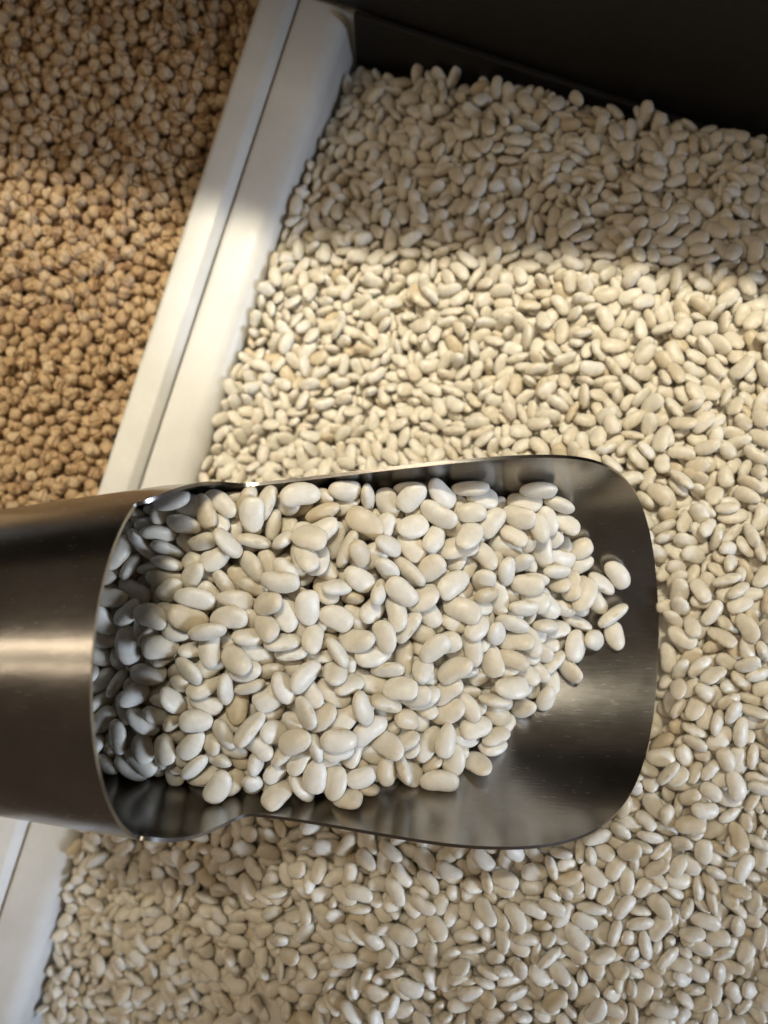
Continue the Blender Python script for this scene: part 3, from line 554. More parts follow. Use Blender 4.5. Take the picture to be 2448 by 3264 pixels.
BIN_POSES = [
711,-729,564,-12,-3,0,6,845,-269,561,10,-22,-31,9,313,-966,521,45,76,-12,6,456,-1004,528,83,-38,8,6,817,-636,563,-3,-1,-42,9,243,-954,515,-19,25,59,6,500,-862,522,-6,19,74,9,654,-578,534,93,4,-1,9,
48,-1035,474,15,89,-6,9,407,-1162,523,-36,80,-5,6,830,-761,548,-23,-13,-48,9,709,-298,521,89,-27,17,6,158,-871,489,85,-23,-5,6,504,-1185,522,15,-3,-64,6,657,-940,520,4,-13,-24,4,290,-878,514,15,87,-21,0,
63,-1163,469,-95,18,-4,9,127,-1003,495,-15,-9,-29,0,785,-531,549,90,31,-1,6,27,-928,473,5,-11,-31,6,239,-836,495,7,27,72,6,-62,-942,453,10,94,0,6,773,-985,502,11,-4,-9,6,683,44,440,8,-19,-21,9,
684,-351,495,16,-24,-43,6,658,-992,515,-17,-9,27,6,732,-459,542,63,38,-3,9,362,-862,511,-6,-92,0,9,672,-1195,503,-3,5,95,3,746,-693,562,8,3,96,1,375,-1109,509,14,24,79,6,856,-846,524,7,10,29,9,
832,-513,559,61,-64,-17,6,757,-804,531,-68,62,2,4,102,-851,466,-6,19,73,0,794,-294,542,-26,-14,-25,9,628,-1167,486,-52,77,-19,4,521,-1054,521,-11,-36,-84,3,-102,-1118,431,-92,-8,-7,6,505,-771,529,14,2,8,6,
642,-697,528,-8,-7,68,9,489,-1161,498,-21,-7,15,2,-80,-1249,430,63,-24,-17,6,751,-186,526,49,69,-17,0,575,-795,548,85,23,36,0,553,-845,521,-19,4,26,1,914,369,387,23,-23,-72,9,-363,-996,306,67,-40,5,6,
421,-1103,514,-16,13,71,5,883,-1074,471,71,45,5,5,643,-841,537,-31,-27,9,1,-18,-1188,452,-87,30,8,9,-192,-1223,368,-1,2,-2,9,-146,-846,403,11,0,97,6,569,-935,530,30,-84,-8,3,702,185,411,-46,67,-29,9,
736,-1006,517,63,4,-10,1,775,-238,534,1,10,-67,3,-165,-905,409,60,48,-6,0,203,-1022,488,2,8,-84,6,109,-903,474,9,-14,-19,1,94,-950,490,-11,-7,83,3,474,-966,534,-86,18,-1,4,804,-1026,499,-9,-3,1,5,
771,-381,552,27,-74,55,9,837,-218,543,-12,-2,10,7,794,-576,565,-52,-83,-4,5,599,524,266,54,80,5,6,-96,-840,412,-5,15,-65,9,44,-895,455,86,-42,6,3,748,-103,489,-12,-90,-4,4,355,-946,522,20,94,9,3,
809,-1178,463,-16,-10,43,0,556,385,296,3,-17,94,6,874,436,346,20,70,22,9,972,505,329,-1,-16,-70,6,910,-14,489,80,57,-4,3,748,147,416,7,87,20,3,576,-874,518,-1,-20,-45,3,843,482,328,-1,82,-6,0,
-67,-1045,442,7,30,70,0,886,40,474,13,-20,-10,7,16,-839,449,63,-25,-1,3,395,-929,541,-14,-13,89,7,803,225,414,-3,-10,24,0,707,-188,507,21,3,-47,9,1006,706,264,60,53,30,4,762,-652,559,-3,-3,-20,8,
807,163,429,31,-15,-84,3,697,-841,526,-46,80,-11,8,852,-10,470,75,3,10,6,691,276,366,-4,-25,21,9,-44,-867,434,74,-34,11,7,706,-879,509,88,-2,-12,6,116,-1078,476,-4,-15,49,1,845,-354,564,17,23,-69,2,
615,446,293,-4,14,93,9,709,-575,536,-43,-77,4,2,-198,-1167,375,-18,-13,-21,3,679,223,379,70,57,33,0,690,415,322,6,9,-71,0,492,-941,526,-4,81,44,6,787,486,324,-1,0,-71,0,744,-365,536,21,6,24,3,
752,225,413,71,-17,28,6,-408,-1311,221,-13,19,92,4,181,-1095,499,62,-3,30,2,644,136,401,7,21,68,9,522,-1001,517,-22,-9,-81,2,666,-714,550,78,-52,-19,4,608,-979,522,-1,-90,-29,1,440,-872,520,-82,-18,-2,3,
395,-1062,517,29,20,5,6,663,-610,556,-12,46,-50,6,283,-1020,508,44,55,13,9,619,855,171,1,90,39,9,608,592,251,11,0,-95,4,898,852,200,-36,-89,-17,1,764,417,332,-4,6,62,6,453,-1051,515,-2,-21,-10,3,
922,142,445,-28,-38,73,3,621,-1029,524,56,-46,-22,3,678,-1066,513,16,16,11,9,-348,-953,296,-19,-8,73,9,-303,-897,324,6,3,-11,4,729,-270,529,50,54,-13,7,846,88,448,67,-69,15,5,617,-727,538,36,83,-34,8,
749,-421,554,-3,9,-21,5,718,-669,545,-88,-32,-22,8,355,-899,508,2,-8,-98,8,967,602,306,73,-57,17,4,424,-956,528,-9,10,-73,1,-245,-1148,360,80,0,34,6,525,-810,509,86,-25,28,5,771,-6,473,-48,-80,-32,0,
648,238,361,-28,93,13,1,-283,-981,362,52,-2,7,6,774,-1201,473,-13,71,-34,8,616,-893,521,3,-1,29,8,898,-949,480,57,32,48,6,913,775,234,-23,5,70,9,-87,-905,433,2,3,-56,3,849,-907,514,11,84,-49,8,
666,-552,507,-13,63,-38,1,808,-160,538,-1,52,-69,3,562,-1096,506,-25,-32,-22,5,523,795,192,-27,87,-15,9,-400,-955,276,16,-88,31,0,215,-902,493,-23,22,3,2,529,-911,517,-4,-37,-62,8,690,-416,545,35,45,-3,2,
810,-466,566,21,4,42,2,208,-1158,500,-85,-16,-1,7,-372,-893,306,13,-7,82,0,339,-1015,524,31,2,-3,3,487,494,238,54,55,11,6,-124,-918,417,22,-90,12,7,768,-604,546,30,-79,-27,3,839,548,311,27,74,43,3,
-491,-1301,169,-5,-10,-20,4,-645,-1205,107,-14,-7,17,9,780,-759,517,-19,77,-23,7,515,637,224,8,4,-46,4,650,-1125,487,-14,24,69,8,816,40,451,-31,3,37,2,-223,-910,393,29,-21,-85,4,548,-995,529,31,-67,-18,0,
941,236,430,-74,41,-44,2,958,440,356,53,81,10,0,263,-1211,501,-12,-95,-2,8,711,-1089,497,-3,38,86,7,-156,-968,399,91,8,-21,7,435,1238,18,40,85,5,9,856,373,369,70,-47,11,3,915,568,306,-90,-31,-12,2,
899,-826,512,67,57,24,1,737,-24,464,86,40,-27,9,5,-1098,459,37,-19,-81,2,758,-1113,493,-6,8,86,8,166,-982,472,39,-74,14,7,896,70,464,27,-23,-7,2,783,794,226,83,42,19,9,-26,-1058,458,-41,-83,-26,1,
708,-225,511,30,1,-38,2,882,-55,505,26,53,28,7,751,358,372,-17,-11,-41,1,864,714,258,0,-13,-1,7,-255,-1083,351,-1,-11,2,3,-493,-1011,216,-15,31,68,9,861,-464,558,54,-16,5,9,699,565,282,11,-91,-3,1,
713,612,267,37,91,9,2,856,-1177,469,-84,48,12,7,827,-580,549,-67,66,3,4,115,-1140,470,-39,-66,25,2,-154,-1026,400,-54,-83,-8,9,912,-1033,485,-42,-19,39,8,897,-153,525,63,36,-4,3,-205,-1078,376,2,17,-66,6,
381,952,99,24,16,-30,6,949,784,234,8,-22,-30,9,777,-491,558,34,-70,-14,4,333,628,168,-11,87,27,4,776,1185,64,-71,-53,-33,6,531,136,366,25,90,3,6,186,-1205,471,1,4,0,7,702,-785,530,11,-33,27,6,
558,195,354,-56,74,-26,2,733,-70,480,1,-30,82,2,701,122,416,-24,12,41,1,-250,-1263,332,-5,-7,85,7,836,-926,490,-66,45,-43,2,320,-1157,500,-19,32,-89,0,552,622,237,19,3,-39,4,-575,-969,200,-46,-80,13,2,
728,-541,550,29,-16,-9,5,734,-515,534,-13,-75,51,0,587,228,365,-77,57,-18,5,442,331,270,34,-92,-9,2,735,82,449,-36,-5,-35,6,856,747,239,-6,-19,4,9,579,-739,525,26,90,29,6,808,369,346,-5,-31,77,3,
371,218,267,-9,1,-3,4,18,820,31,17,2,-53,6,668,585,263,15,-7,-87,0,311,-811,516,-26,-80,9,0,951,523,309,-51,76,-4,7,523,692,218,-95,26,-9,3,138,-954,480,-54,77,4,5,629,-770,530,29,3,-17,9,
863,-572,550,-62,-47,24,2,772,90,441,-25,-41,80,4,-46,607,39,-85,-31,-13,9,477,783,160,55,55,13,6,190,643,124,10,37,-82,9,665,729,233,23,3,27,0,559,1164,35,1,79,11,9,809,-353,535,-84,23,-5,8,
-739,-1343,35,1,-3,77,9,270,1224,0,12,-17,81,6,705,-374,525,23,-9,50,1,48,-1238,437,85,16,5,8,905,225,411,18,5,-29,5,936,185,440,-29,-9,77,7,614,1083,83,55,71,21,4,900,-1171,462,92,-7,-27,4,
839,-395,543,-19,-80,24,4,-124,-1017,418,9,17,-24,0,556,-752,538,28,-2,-30,2,690,-622,545,64,25,16,5,509,-1082,510,-22,3,41,4,754,805,230,-4,76,-6,2,61,981,20,-9,-12,43,6,-44,-1164,435,40,-66,-26,0,
-298,517,-7,47,-77,-22,6,795,306,387,76,-44,2,0,-315,-1102,325,-23,87,-4,5,-202,-1023,386,37,62,6,7,848,-1113,464,-80,1,-23,1,858,154,431,7,-10,72,8,-30,695,37,-1,-32,80,9,-80,775,15,-6,-92,-6,6,
921,606,290,6,8,19,6,81,811,63,29,-84,-41,6,715,-95,461,-15,22,64,9,200,307,168,87,-29,31,6,359,465,173,-20,3,86,6,261,249,200,23,-11,6,6,487,573,222,-4,-2,-30,3,679,365,330,-2,12,-3,2,
83,-1000,463,15,-18,-69,9,-184,-802,381,15,-84,21,0,416,173,292,-2,-7,-26,1,331,358,210,-15,9,-74,9,365,352,220,76,59,-15,0,790,628,267,35,-30,-46,1,709,1050,115,-21,-6,46,9,779,738,248,2,-26,-92,1,
728,-842,512,-92,25,-12,2,831,-184,545,3,-65,-47,3,890,269,403,-37,-3,37,4,-889,-1406,-41,-7,-9,-37,0,247,-1171,494,-27,12,76,8,730,-613,540,-50,50,-66,4,782,114,430,32,8,-79,0,874,-85,491,72,-28,-16,4,
-97,-956,426,84,-12,17,9,414,238,289,86,-6,29,3,219,696,127,41,81,-14,6,191,825,87,-2,13,-40,4,111,890,65,71,-57,5,6,319,-1035,504,78,-27,15,6,851,-319,549,70,-60,-6,5,-375,-1220,246,20,3,63,4,
22,-1217,454,-30,23,-62,2,201,-964,477,60,-57,23,5,699,-261,499,32,-6,-27,3,491,416,264,-71,-11,9,1,-455,-1113,232,-4,-16,69,0,441,257,284,23,-12,1,9,669,630,271,-39,73,28,5,819,-269,519,-11,-76,28,6,
-442,-929,266,25,1,-94,0,820,-719,526,-17,26,-86,7,781,-37,495,-91,-25,26,7,466,292,286,32,-15,-14,3,535,244,311,91,-5,0,5,945,705,268,-11,-19,-65,6,155,968,45,23,-9,26,0,-400,-1180,242,0,92,11,2,
2,-869,435,-8,-5,-55,4,754,-900,506,56,-50,-24,2,910,446,350,-15,-13,-33,4,-338,-1077,304,6,-5,-6,9,885,-647,549,-4,-34,85,0,17,159,139,2,-20,-17,6,348,1301,-10,-70,62,23,1,649,1153,53,21,10,-53,1,
-195,-1264,356,42,-83,-8,2,756,-481,538,-19,0,40,7,275,-971,512,-78,20,-38,0,655,-800,531,-60,-10,20,7,87,411,93,-84,47,3,2,25,628,48,7,-96,1,4,-327,-1188,293,66,-60,17,8,-34,-825,426,17,-22,-31,7,
585,435,272,9,14,67,6,771,964,161,-17,3,81,3,950,1028,112,-73,-7,-29,0,874,-382,550,-16,29,-93,7,839,432,346,63,-29,-20,3,404,-918,517,-80,56,12,6,-69,-1184,424,36,-60,-10,4,1041,897,175,-5,-15,-60,0,
382,1280,-8,14,5,-44,9,-293,-1050,335,-37,80,26,9,-11,-929,433,-1,19,-12,1,667,83,405,-30,-16,34,0,219,1372,-78,-54,-41,3,6,820,-1072,485,3,32,-68,4,620,82,412,-1,-2,8,1,969,354,391,45,63,33,3,
-184,858,-32,6,4,3,9,56,898,35,8,-6,-46,0,691,493,281,-68,-69,14,7,780,-887,511,5,36,51,8,733,-1188,476,-29,14,-19,8,550,584,238,10,-45,76,6,702,793,214,6,-23,20,1,695,885,176,17,12,-94,7,
843,-55,483,-14,40,-63,1,307,-1134,489,-4,-86,-22,6,268,-1077,492,-36,66,9,1,-100,-1055,425,17,94,3,2,-649,-1047,140,11,2,-46,6,-798,-1478,-4,-40,83,-28,2,689,-39,453,-31,80,48,1,212,-1050,502,-61,3,5,4,
325,-1093,515,24,0,-46,7,398,-845,523,-38,-43,49,5,863,-442,539,30,-15,-1,7,265,1090,32,80,-45,12,9,-116,-1230,413,-22,-72,39,5,359,-818,507,-74,29,-8,8,-166,1071,-82,34,-77,-26,6,822,-411,529,92,3,-25,6,
807,-444,550,-16,22,-91,4,857,-1002,490,81,-43,-30,0,417,392,244,-10,82,49,3,670,298,348,25,6,25,4,815,405,345,11,24,84,4,298,449,156,6,15,-79,4,438,-844,510,5,11,-1,8,585,-1015,519,21,-7,76,5,
886,172,421,-28,76,30,6,748,528,283,-3,-5,59,5,404,1105,63,11,93,-20,9,-428,-883,244,-31,13,-54,6,155,-843,461,-22,-5,15,2,733,-348,517,6,-11,34,4,733,396,337,37,74,25,5,723,-945,515,-80,-1,43,3,
343,277,240,45,74,25,5,245,730,124,76,-31,-2,9,336,958,96,12,9,10,0,-29,-1033,433,-54,-76,10,3,22,-1135,457,-23,-72,-41,9,673,524,264,-71,-37,9,0,544,-1192,510,14,-7,-10,4,402,643,168,84,34,0,9,
1089,1056,112,34,2,-34,7,833,946,151,-17,95,-8,7,-33,-1108,428,-21,9,-5,7,337,537,178,-56,-38,-27,6,-274,956,-48,-6,17,-54,0,217,996,72,-84,46,-19,4,83,1319,-108,7,-7,-1,4,306,1268,-17,14,-86,3,6,
-471,-1149,228,-8,-11,80,5,815,-1121,482,-9,24,-33,0,108,625,90,8,23,77,6,835,10,478,-20,46,81,8,491,854,125,0,-17,-54,6,521,734,193,80,-49,15,9,-864,-1049,30,13,-78,-30,6,281,951,93,79,46,14,3,
-64,-990,429,-6,72,60,0,582,121,390,7,43,59,1,746,267,375,-31,1,-38,1,-60,908,-2,48,83,-12,9,789,689,238,44,0,-1,9,309,1010,67,11,9,33,6,-173,130,60,53,-77,20,9,-359,-853,308,34,-6,-89,4,
77,1091,-23,44,74,26,4,154,-1140,472,36,-81,24,5,203,484,124,-77,38,-5,0,650,337,327,2,32,63,1,959,273,401,61,-77,-10,6,219,618,126,7,-15,-80,3,171,-928,482,-23,-68,18,5,885,-780,539,-56,15,-9,1,
533,309,302,41,39,39,1,146,-1067,460,-33,84,-3,6,-98,-1084,409,83,-23,8,6,685,656,257,-6,91,-8,6,262,843,96,-11,-87,-4,4,760,924,176,2,-12,-95,5,961,1078,106,75,40,36,0,636,412,282,-2,-10,-31,0,
-734,-1472,2,-16,-1,12,5,247,-890,501,47,51,33,8,814,1150,73,-68,-52,-19,2,306,269,201,-32,-88,-5,2,399,489,204,50,38,42,6,440,528,232,65,-52,31,6,862,610,278,-11,-89,12,5,-635,-1422,61,-13,-11,69,1,
251,-1108,497,46,-9,-14,5,762,-1051,488,11,85,15,3,137,430,99,-10,9,-92,6,-892,-1211,-23,25,67,-54,9,159,301,139,6,-12,-36,2,779,1076,84,34,76,10,9,-252,-945,345,5,9,61,1,-240,442,1,23,17,54,6,
-377,-1360,208,-28,5,36,4,703,-6,446,-87,22,17,5,804,-66,488,43,22,45,2,748,491,298,21,-50,-80,3,72,732,52,17,-81,-21,2,-683,-1011,114,65,-47,1,4,787,-932,500,42,-40,-25,9,142,354,115,-4,-11,-13,3,
-337,729,-28,73,-61,5,0,239,809,96,7,-37,90,0,141,1144,-31,-27,94,8,3,731,1130,73,-7,17,-45,0,520,1234,26,-11,-2,-81,4,-192,-1130,360,23,-1,9,2,876,-683,522,30,28,10,9,15,-1082,435,18,-22,-22,1,
286,-1100,509,7,-57,56,8,469,-806,513,-56,-47,32,7,696,-465,530,31,-74,-29,8,93,-1218,455,35,26,-85,4,-200,471,0,17,-2,-87,4,-266,814,-40,-66,-57,15,0,-92,1189,-99,-89,-16,6,2,690,1126,72,72,-54,7,4,
889,-636,526,18,88,35,6,895,-417,544,-3,89,-3,5,295,607,146,11,-83,-10,9,-739,-1069,72,68,-61,27,2,389,-1014,520,56,-11,49,5,-225,677,-9,35,-70,-5,9,658,983,123,-6,-21,61,8,80,-1137,457,29,77,34,5,
-879,-1545,-83,-4,-66,61,6,-19,-1265,438,24,20,60,6,332,-1217,497,40,11,-29,0,384,669,180,50,71,-2,7,-868,-1102,3,-11,-91,6,7,411,699,163,-13,22,85,6,824,-1215,459,74,-24,41,3,421,-812,521,-5,77,42,8,
318,735,137,13,-16,37,7,873,-491,541,1,-9,97,0,-404,-1140,242,7,-10,14,0,667,-100,471,-33,-84,-8,7,870,-147,498,38,-25,-34,6,724,-1126,484,80,0,-31,6,1031,1099,104,93,-21,18,6,623,-605,531,9,37,75,2,
-227,388,12,22,-6,11,0,392,319,222,-74,-28,2,7,614,387,296,-43,19,-26,1,794,1011,134,-80,22,25,9,842,990,131,9,-11,-44,1,786,-317,523,-14,27,-89,3,-949,-1033,-13,-86,-45,18,7,-718,-1285,57,66,-35,-14,3,
249,-1016,500,-15,21,-21,8,-483,129,-31,-89,-36,12,1,177,437,121,-65,-37,-3,6,729,-1225,477,0,-75,6,3,664,156,406,22,24,77,7,829,304,374,20,75,-14,9,898,499,324,-45,40,-47,4,831,1054,108,15,-7,48,3,
-672,-1178,92,-34,-75,-18,6,-23,408,58,-76,-22,11,3,-60,829,19,5,-77,-28,0,446,902,105,48,-83,3,3,1027,1043,128,-41,-22,57,3,11,1324,-136,-44,-82,-10,6,448,-1142,502,28,-15,-45,3,760,627,250,11,3,28,7,
-610,-1067,164,31,67,-20,5,-364,690,-35,-19,-78,-24,2,-22,770,22,-33,91,-10,0,259,970,75,-38,85,-12,0,178,1250,-43,7,-93,-33,5,635,-635,521,52,-68,26,4,796,-624,540,82,27,-6,2,-454,-1409,141,-66,31,-17,3,
-647,-936,168,-19,2,4,1,-505,-1250,155,21,8,65,2,-181,328,23,-80,-9,5,3,778,299,366,7,16,74,6,881,195,407,13,89,36,9,897,342,357,89,40,4,9,814,-676,527,76,-6,-1,6,466,151,316,-55,-77,-19,0,
-679,-1272,75,14,-14,-89,7,264,404,153,-12,-14,37,5,579,488,246,11,-6,-13,4,-144,-1079,376,35,87,-20,9,376,-991,507,22,-24,34,6,125,1031,14,-85,2,-8,1,191,-812,480,-15,-3,23,1,-121,445,22,-19,29,-49,9,
-183,796,-12,-9,-1,-55,2,666,1032,100,28,-85,-1,6,-292,-1277,288,17,-87,7,5,-491,-1070,218,40,-6,-11,9,857,-743,520,59,39,52,1,495,202,316,-14,-4,-65,2,826,-89,503,11,22,-9,3,-379,450,-18,-16,-94,0,3,
615,654,241,-84,-25,10,8,444,-1100,487,97,-10,-6,2,888,992,120,-6,-11,36,6,164,-1073,484,23,2,24,8,562,-1210,489,74,25,7,4,-234,493,-11,-37,89,16,9,738,309,351,-9,-88,4,1,593,349,283,36,-11,14,6,
735,63,428,-6,32,53,0,147,518,111,-16,9,41,0,293,538,152,-10,-77,-47,9,-34,1111,-70,-11,17,-58,6,799,184,397,-3,18,83,2,551,-1165,493,-84,38,26,4,523,180,333,-79,59,1,7,167,868,70,17,17,-64,7,
436,1162,41,52,6,-16,6,851,326,358,-71,38,-10,4,520,826,168,-11,-12,26,9,-121,234,43,20,-8,27,1,-471,382,-24,-81,47,19,4,-403,384,-13,-81,-7,25,1,110,545,97,83,-5,34,9,1060,983,143,29,-15,-7,3,
758,-1166,472,14,-38,64,6,610,-953,508,2,-60,62,0,58,217,114,64,42,24,0,394,1226,-4,39,84,19,6,-979,-1312,-85,-3,34,59,1,66,-962,469,-8,24,66,7,561,-691,548,-72,-55,0,5,-246,163,25,-59,-66,-7,9,
-111,143,107,7,85,13,7,-356,319,-15,-52,-61,35,9,-170,568,2,7,16,-90,3,-173,951,-48,54,-82,-1,3,924,718,243,-9,3,-28,9,-297,-961,338,19,15,-61,6,922,-1241,436,-10,-28,-25,3,321,684,129,1,-15,36,3,
301,1319,-45,-16,89,29,0,885,-1219,455,30,-1,43,2,453,718,175,18,97,2,8,869,819,203,68,57,-19,0,722,-417,527,84,23,16,3,865,-193,523,85,-4,21,3,383,537,188,-11,-35,67,4,-766,-1432,-10,-74,17,-13,6,
602,-1217,488,37,43,35,8,64,361,78,8,-83,4,2,782,270,405,-48,42,50,3,713,754,237,56,43,3,3,-786,-1262,14,26,21,90,6,316,312,199,-88,6,10,1,758,878,175,44,81,-20,3,884,952,149,-3,-27,-32,2,
148,153,185,-4,6,28,5,-142,934,-40,57,-73,6,2,689,-61,468,-69,-8,11,8,-203,-957,389,1,5,75,6,-731,-1552,-21,-6,-21,96,1,-272,-824,338,-43,-4,80,4,888,-327,549,-13,-65,22,6,-501,287,-33,12,-78,-12,6,
5,888,26,-9,8,-52,7,709,-510,507,-12,-4,-91,5,807,-141,503,74,-9,-15,9,-259,-1314,327,64,35,37,0,813,725,228,34,78,13,9,-506,243,-45,-28,82,-9,1,-35,548,26,69,-44,2,9,715,522,278,27,53,27,7,
-259,889,-56,-62,-21,17,9,422,746,158,9,-20,-84,7,473,959,116,36,-60,-59,1,785,51,427,35,10,-34,7,99,185,127,9,16,73,3,333,417,167,17,-5,45,1,63,-843,434,21,12,-96,8,655,30,423,41,-34,-8,5,
-583,-1283,113,-40,-68,27,7,-688,-1101,88,5,0,-95,2,-300,223,3,-20,-79,-21,4,583,253,338,25,4,-73,2,643,762,220,-11,5,-25,7,355,1227,1,-71,19,-29,6,824,842,197,-4,-1,14,0,284,-901,497,81,-14,22,9,
-38,-1252,412,5,-2,-22,3,134,632,108,32,64,56,1,-39,1210,-109,17,4,57,0,49,1174,-74,-2,-8,96,0,898,1067,121,-66,-57,15,5,-255,-1227,317,-8,-12,23,3,-1,-996,427,-3,10,64,4,-233,-1047,357,-37,-23,-4,0,
-299,-851,326,10,-21,60,7,672,815,196,-19,92,3,5,243,-1132,499,-39,-61,-61,4,707,-162,494,-68,-42,-18,2,521,921,133,37,-68,-13,6,182,1026,40,-14,87,41,3,-530,-1293,142,90,-26,1,3,828,-123,514,5,-73,0,2,
-303,348,-19,-12,7,-45,9,199,229,183,-52,-12,-17,6,-66,636,26,-68,-18,-16,6,263,674,131,31,-52,-52,6,468,1189,23,-2,-24,24,9,-196,-1315,362,80,-20,2,1,298,-834,494,8,2,44,0,364,-1055,508,-22,37,-40,5,
-50,185,87,76,-53,-9,3,-537,-985,216,-77,-27,-4,5,367,-1146,479,-10,12,67,2,525,968,105,1,94,29,2,450,1030,78,55,80,17,2,-189,-935,405,-71,-46,45,5,197,346,150,-20,-74,55,6,340,803,122,7,8,49,9,
92,934,39,11,-2,-44,6,-34,1158,-90,-1,-97,12,6,-30,271,52,10,1,50,7,274,199,233,39,-46,-73,6,407,577,203,-21,-3,-5,7,295,877,101,16,20,-45,7,88,-935,464,13,-10,-6,8,891,-998,463,-79,-9,-37,3,
-9,586,45,-36,69,48,9,135,1249,-57,-57,51,2,5,-1020,-1331,-76,79,25,-17,5,-485,-1110,209,11,17,94,0,906,634,277,-7,18,-64,5,243,1147,14,-24,3,91,5,-595,-1226,113,-77,-23,44,0,610,712,215,-29,-3,-4,9,
-632,-1339,88,-10,23,88,5,-435,-1034,244,-27,-81,-43,6,182,-1121,491,23,-73,58,4,685,-149,471,-21,-5,-78,7,837,-321,524,-13,-2,42,2,-419,-1211,256,-60,-15,-57,0,606,675,224,-9,-92,-18,4,-395,-1095,266,17,17,-76,1,
881,688,254,59,2,10,9,-27,1337,-114,-9,-16,17,3,333,-1196,468,-88,0,-24,3,-97,548,13,3,17,86,3,-759,-1158,48,-79,10,-19,6,-274,-1196,331,23,-32,-37,4,-568,-1135,168,73,55,33,9,994,839,206,78,4,-26,6,
508,1163,34,48,-76,-7,7,373,179,267,-20,-5,16,5,-294,420,-21,4,0,70,9,400,865,132,29,28,39,3,797,-1236,477,18,2,58,4,-461,337,-26,4,29,-27,4,330,875,116,-41,83,-16,8,566,865,170,47,-41,-19,6,
576,313,294,80,10,-25,9,910,411,348,-11,-25,-43,6,-259,761,-47,79,30,20,6,41,255,111,73,2,27,1,583,1253,18,26,66,23,5,206,-875,463,90,-25,-12,1,-754,-980,102,-13,-19,16,1,633,478,274,3,-25,-14,8,
-21,912,13,-75,-62,0,3,430,461,208,-10,-3,33,2,-166,177,40,-2,19,-17,0,907,-91,496,4,34,27,1,841,219,400,51,-82,-23,1,465,447,244,66,-36,-7,4,-369,176,1,-6,2,46,5,571,162,377,-1,48,-75,8,
82,774,52,-17,-25,-85,3,445,649,184,41,4,-32,5,-118,1401,-182,71,-47,-43,6,-273,-1110,358,-67,-34,-23,6,-219,190,38,74,-11,-35,9,919,98,463,-8,-51,-22,3,495,-890,508,-20,0,-52,1,693,-461,502,-7,-11,51,1,
691,-403,486,-48,-5,26,6,60,-878,439,-56,26,-17,2,790,-858,520,-55,23,-1,8,774,-173,504,68,62,27,4,-221,229,31,10,22,92,7,813,-190,520,44,-78,18,5,504,614,197,-4,-18,75,6,-645,-1293,86,-78,-40,-4,7,
-276,463,-14,-5,-21,72,0,-916,-1606,-106,-2,53,66,3,-247,568,-9,-84,-23,22,5,799,540,283,27,-18,-32,0,698,1207,29,-44,-77,36,1,-510,-1451,86,1,-3,-29,7,710,-135,484,7,10,-12,8,48,448,75,29,85,-10,7,
852,-1248,468,60,0,-5,1,0,348,59,57,71,-13,7,278,504,138,18,-8,15,0,449,199,284,-7,10,-17,9,-390,292,-19,-73,-53,-6,5,-199,-852,377,37,-5,27,3,345,197,252,-6,7,16,3,-205,726,-14,-29,1,72,6,
883,530,309,-56,55,56,4,502,1027,86,29,-91,-10,6,8,-1034,445,-19,-75,-28,9,1033,944,156,2,-21,-1,1,357,760,146,-10,-24,-6,5,575,1065,90,18,50,74,9,900,-531,523,32,85,15,1,399,-1224,469,75,2,-17,6,
436,945,89,-9,-1,-69,1,602,-1108,490,24,61,62,5,-464,214,-30,67,-46,-13,1,93,-1266,456,-5,-19,-30,6,488,353,273,58,-57,17,8,-109,667,18,-71,-30,23,7,199,583,115,67,0,8,9,24,-961,459,-20,15,9,2,
501,155,339,-55,44,-6,1,-33,726,31,7,26,-91,1,595,-1148,500,-11,44,-12,0,-311,392,-5,18,84,3,7,290,-1171,478,2,5,2,9,798,-801,517,16,68,56,1,362,735,132,67,10,20,9,577,745,195,-2,-93,26,8,
-970,-1607,-110,20,77,0,4,-81,438,19,-7,-30,56,2,670,-754,517,1,-35,75,3,746,-159,487,-34,-20,35,1,279,764,105,-87,-13,16,1,-397,-1003,280,-14,-4,87,4,151,1330,-85,-11,-8,67,9,-400,599,-40,4,31,-50,7,
-305,560,-18,-82,35,14,6,239,-1210,474,-29,80,-18,3,-130,-1246,402,-34,9,-26,2,749,-568,527,65,-24,49,3,768,-49,475,81,-34,-16,5,380,267,242,40,-43,-13,6,312,485,174,-12,32,78,7,653,-1052,506,-17,30,-47,8,
-18,177,104,-72,52,-8,7,22,195,110,14,-13,-49,1,66,293,96,92,2,-14,0,-192,424,9,-72,-17,11,7,-334,520,-19,-53,69,37,3,-144,675,4,-3,4,-95,3,343,594,154,-18,0,93,5,205,-1087,477,-12,86,10,4,
435,-1005,504,-14,-10,-78,9,186,681,108,34,67,21,4,-440,231,-12,-68,46,29,7,551,770,197,-31,-7,6,2,447,827,134,26,21,58,7,-135,1157,-117,19,13,25,7,318,1161,28,60,-62,24,6,155,257,150,-24,-36,66,2,
185,551,118,9,-82,-52,7,361,658,160,-9,-87,-7,6,618,163,379,9,-73,-16,3,881,646,265,-31,-65,15,1,261,891,104,48,26,15,3,683,-669,506,-39,-9,-82,0,-329,-1227,293,-61,-16,-36,6,788,-831,506,13,1,-17,3,
938,324,364,94,8,-26,5,221,-850,478,71,-56,11,5,686,-230,484,5,8,-1,8,230,359,141,-27,-36,87,4,651,289,323,17,-82,-15,6,698,705,244,66,52,-29,0,297,830,103,-4,41,-45,4,489,933,109,-76,50,-39,2,
444,990,99,59,-47,-7,0,107,1410,-124,19,-3,46,5,642,198,364,-42,-12,-21,4,615,330,303,-2,-26,94,7,933,281,380,-33,-79,21,3,-230,603,-30,23,-8,-33,3,308,772,123,-77,57,-5,5,832,776,223,-27,74,-44,2,
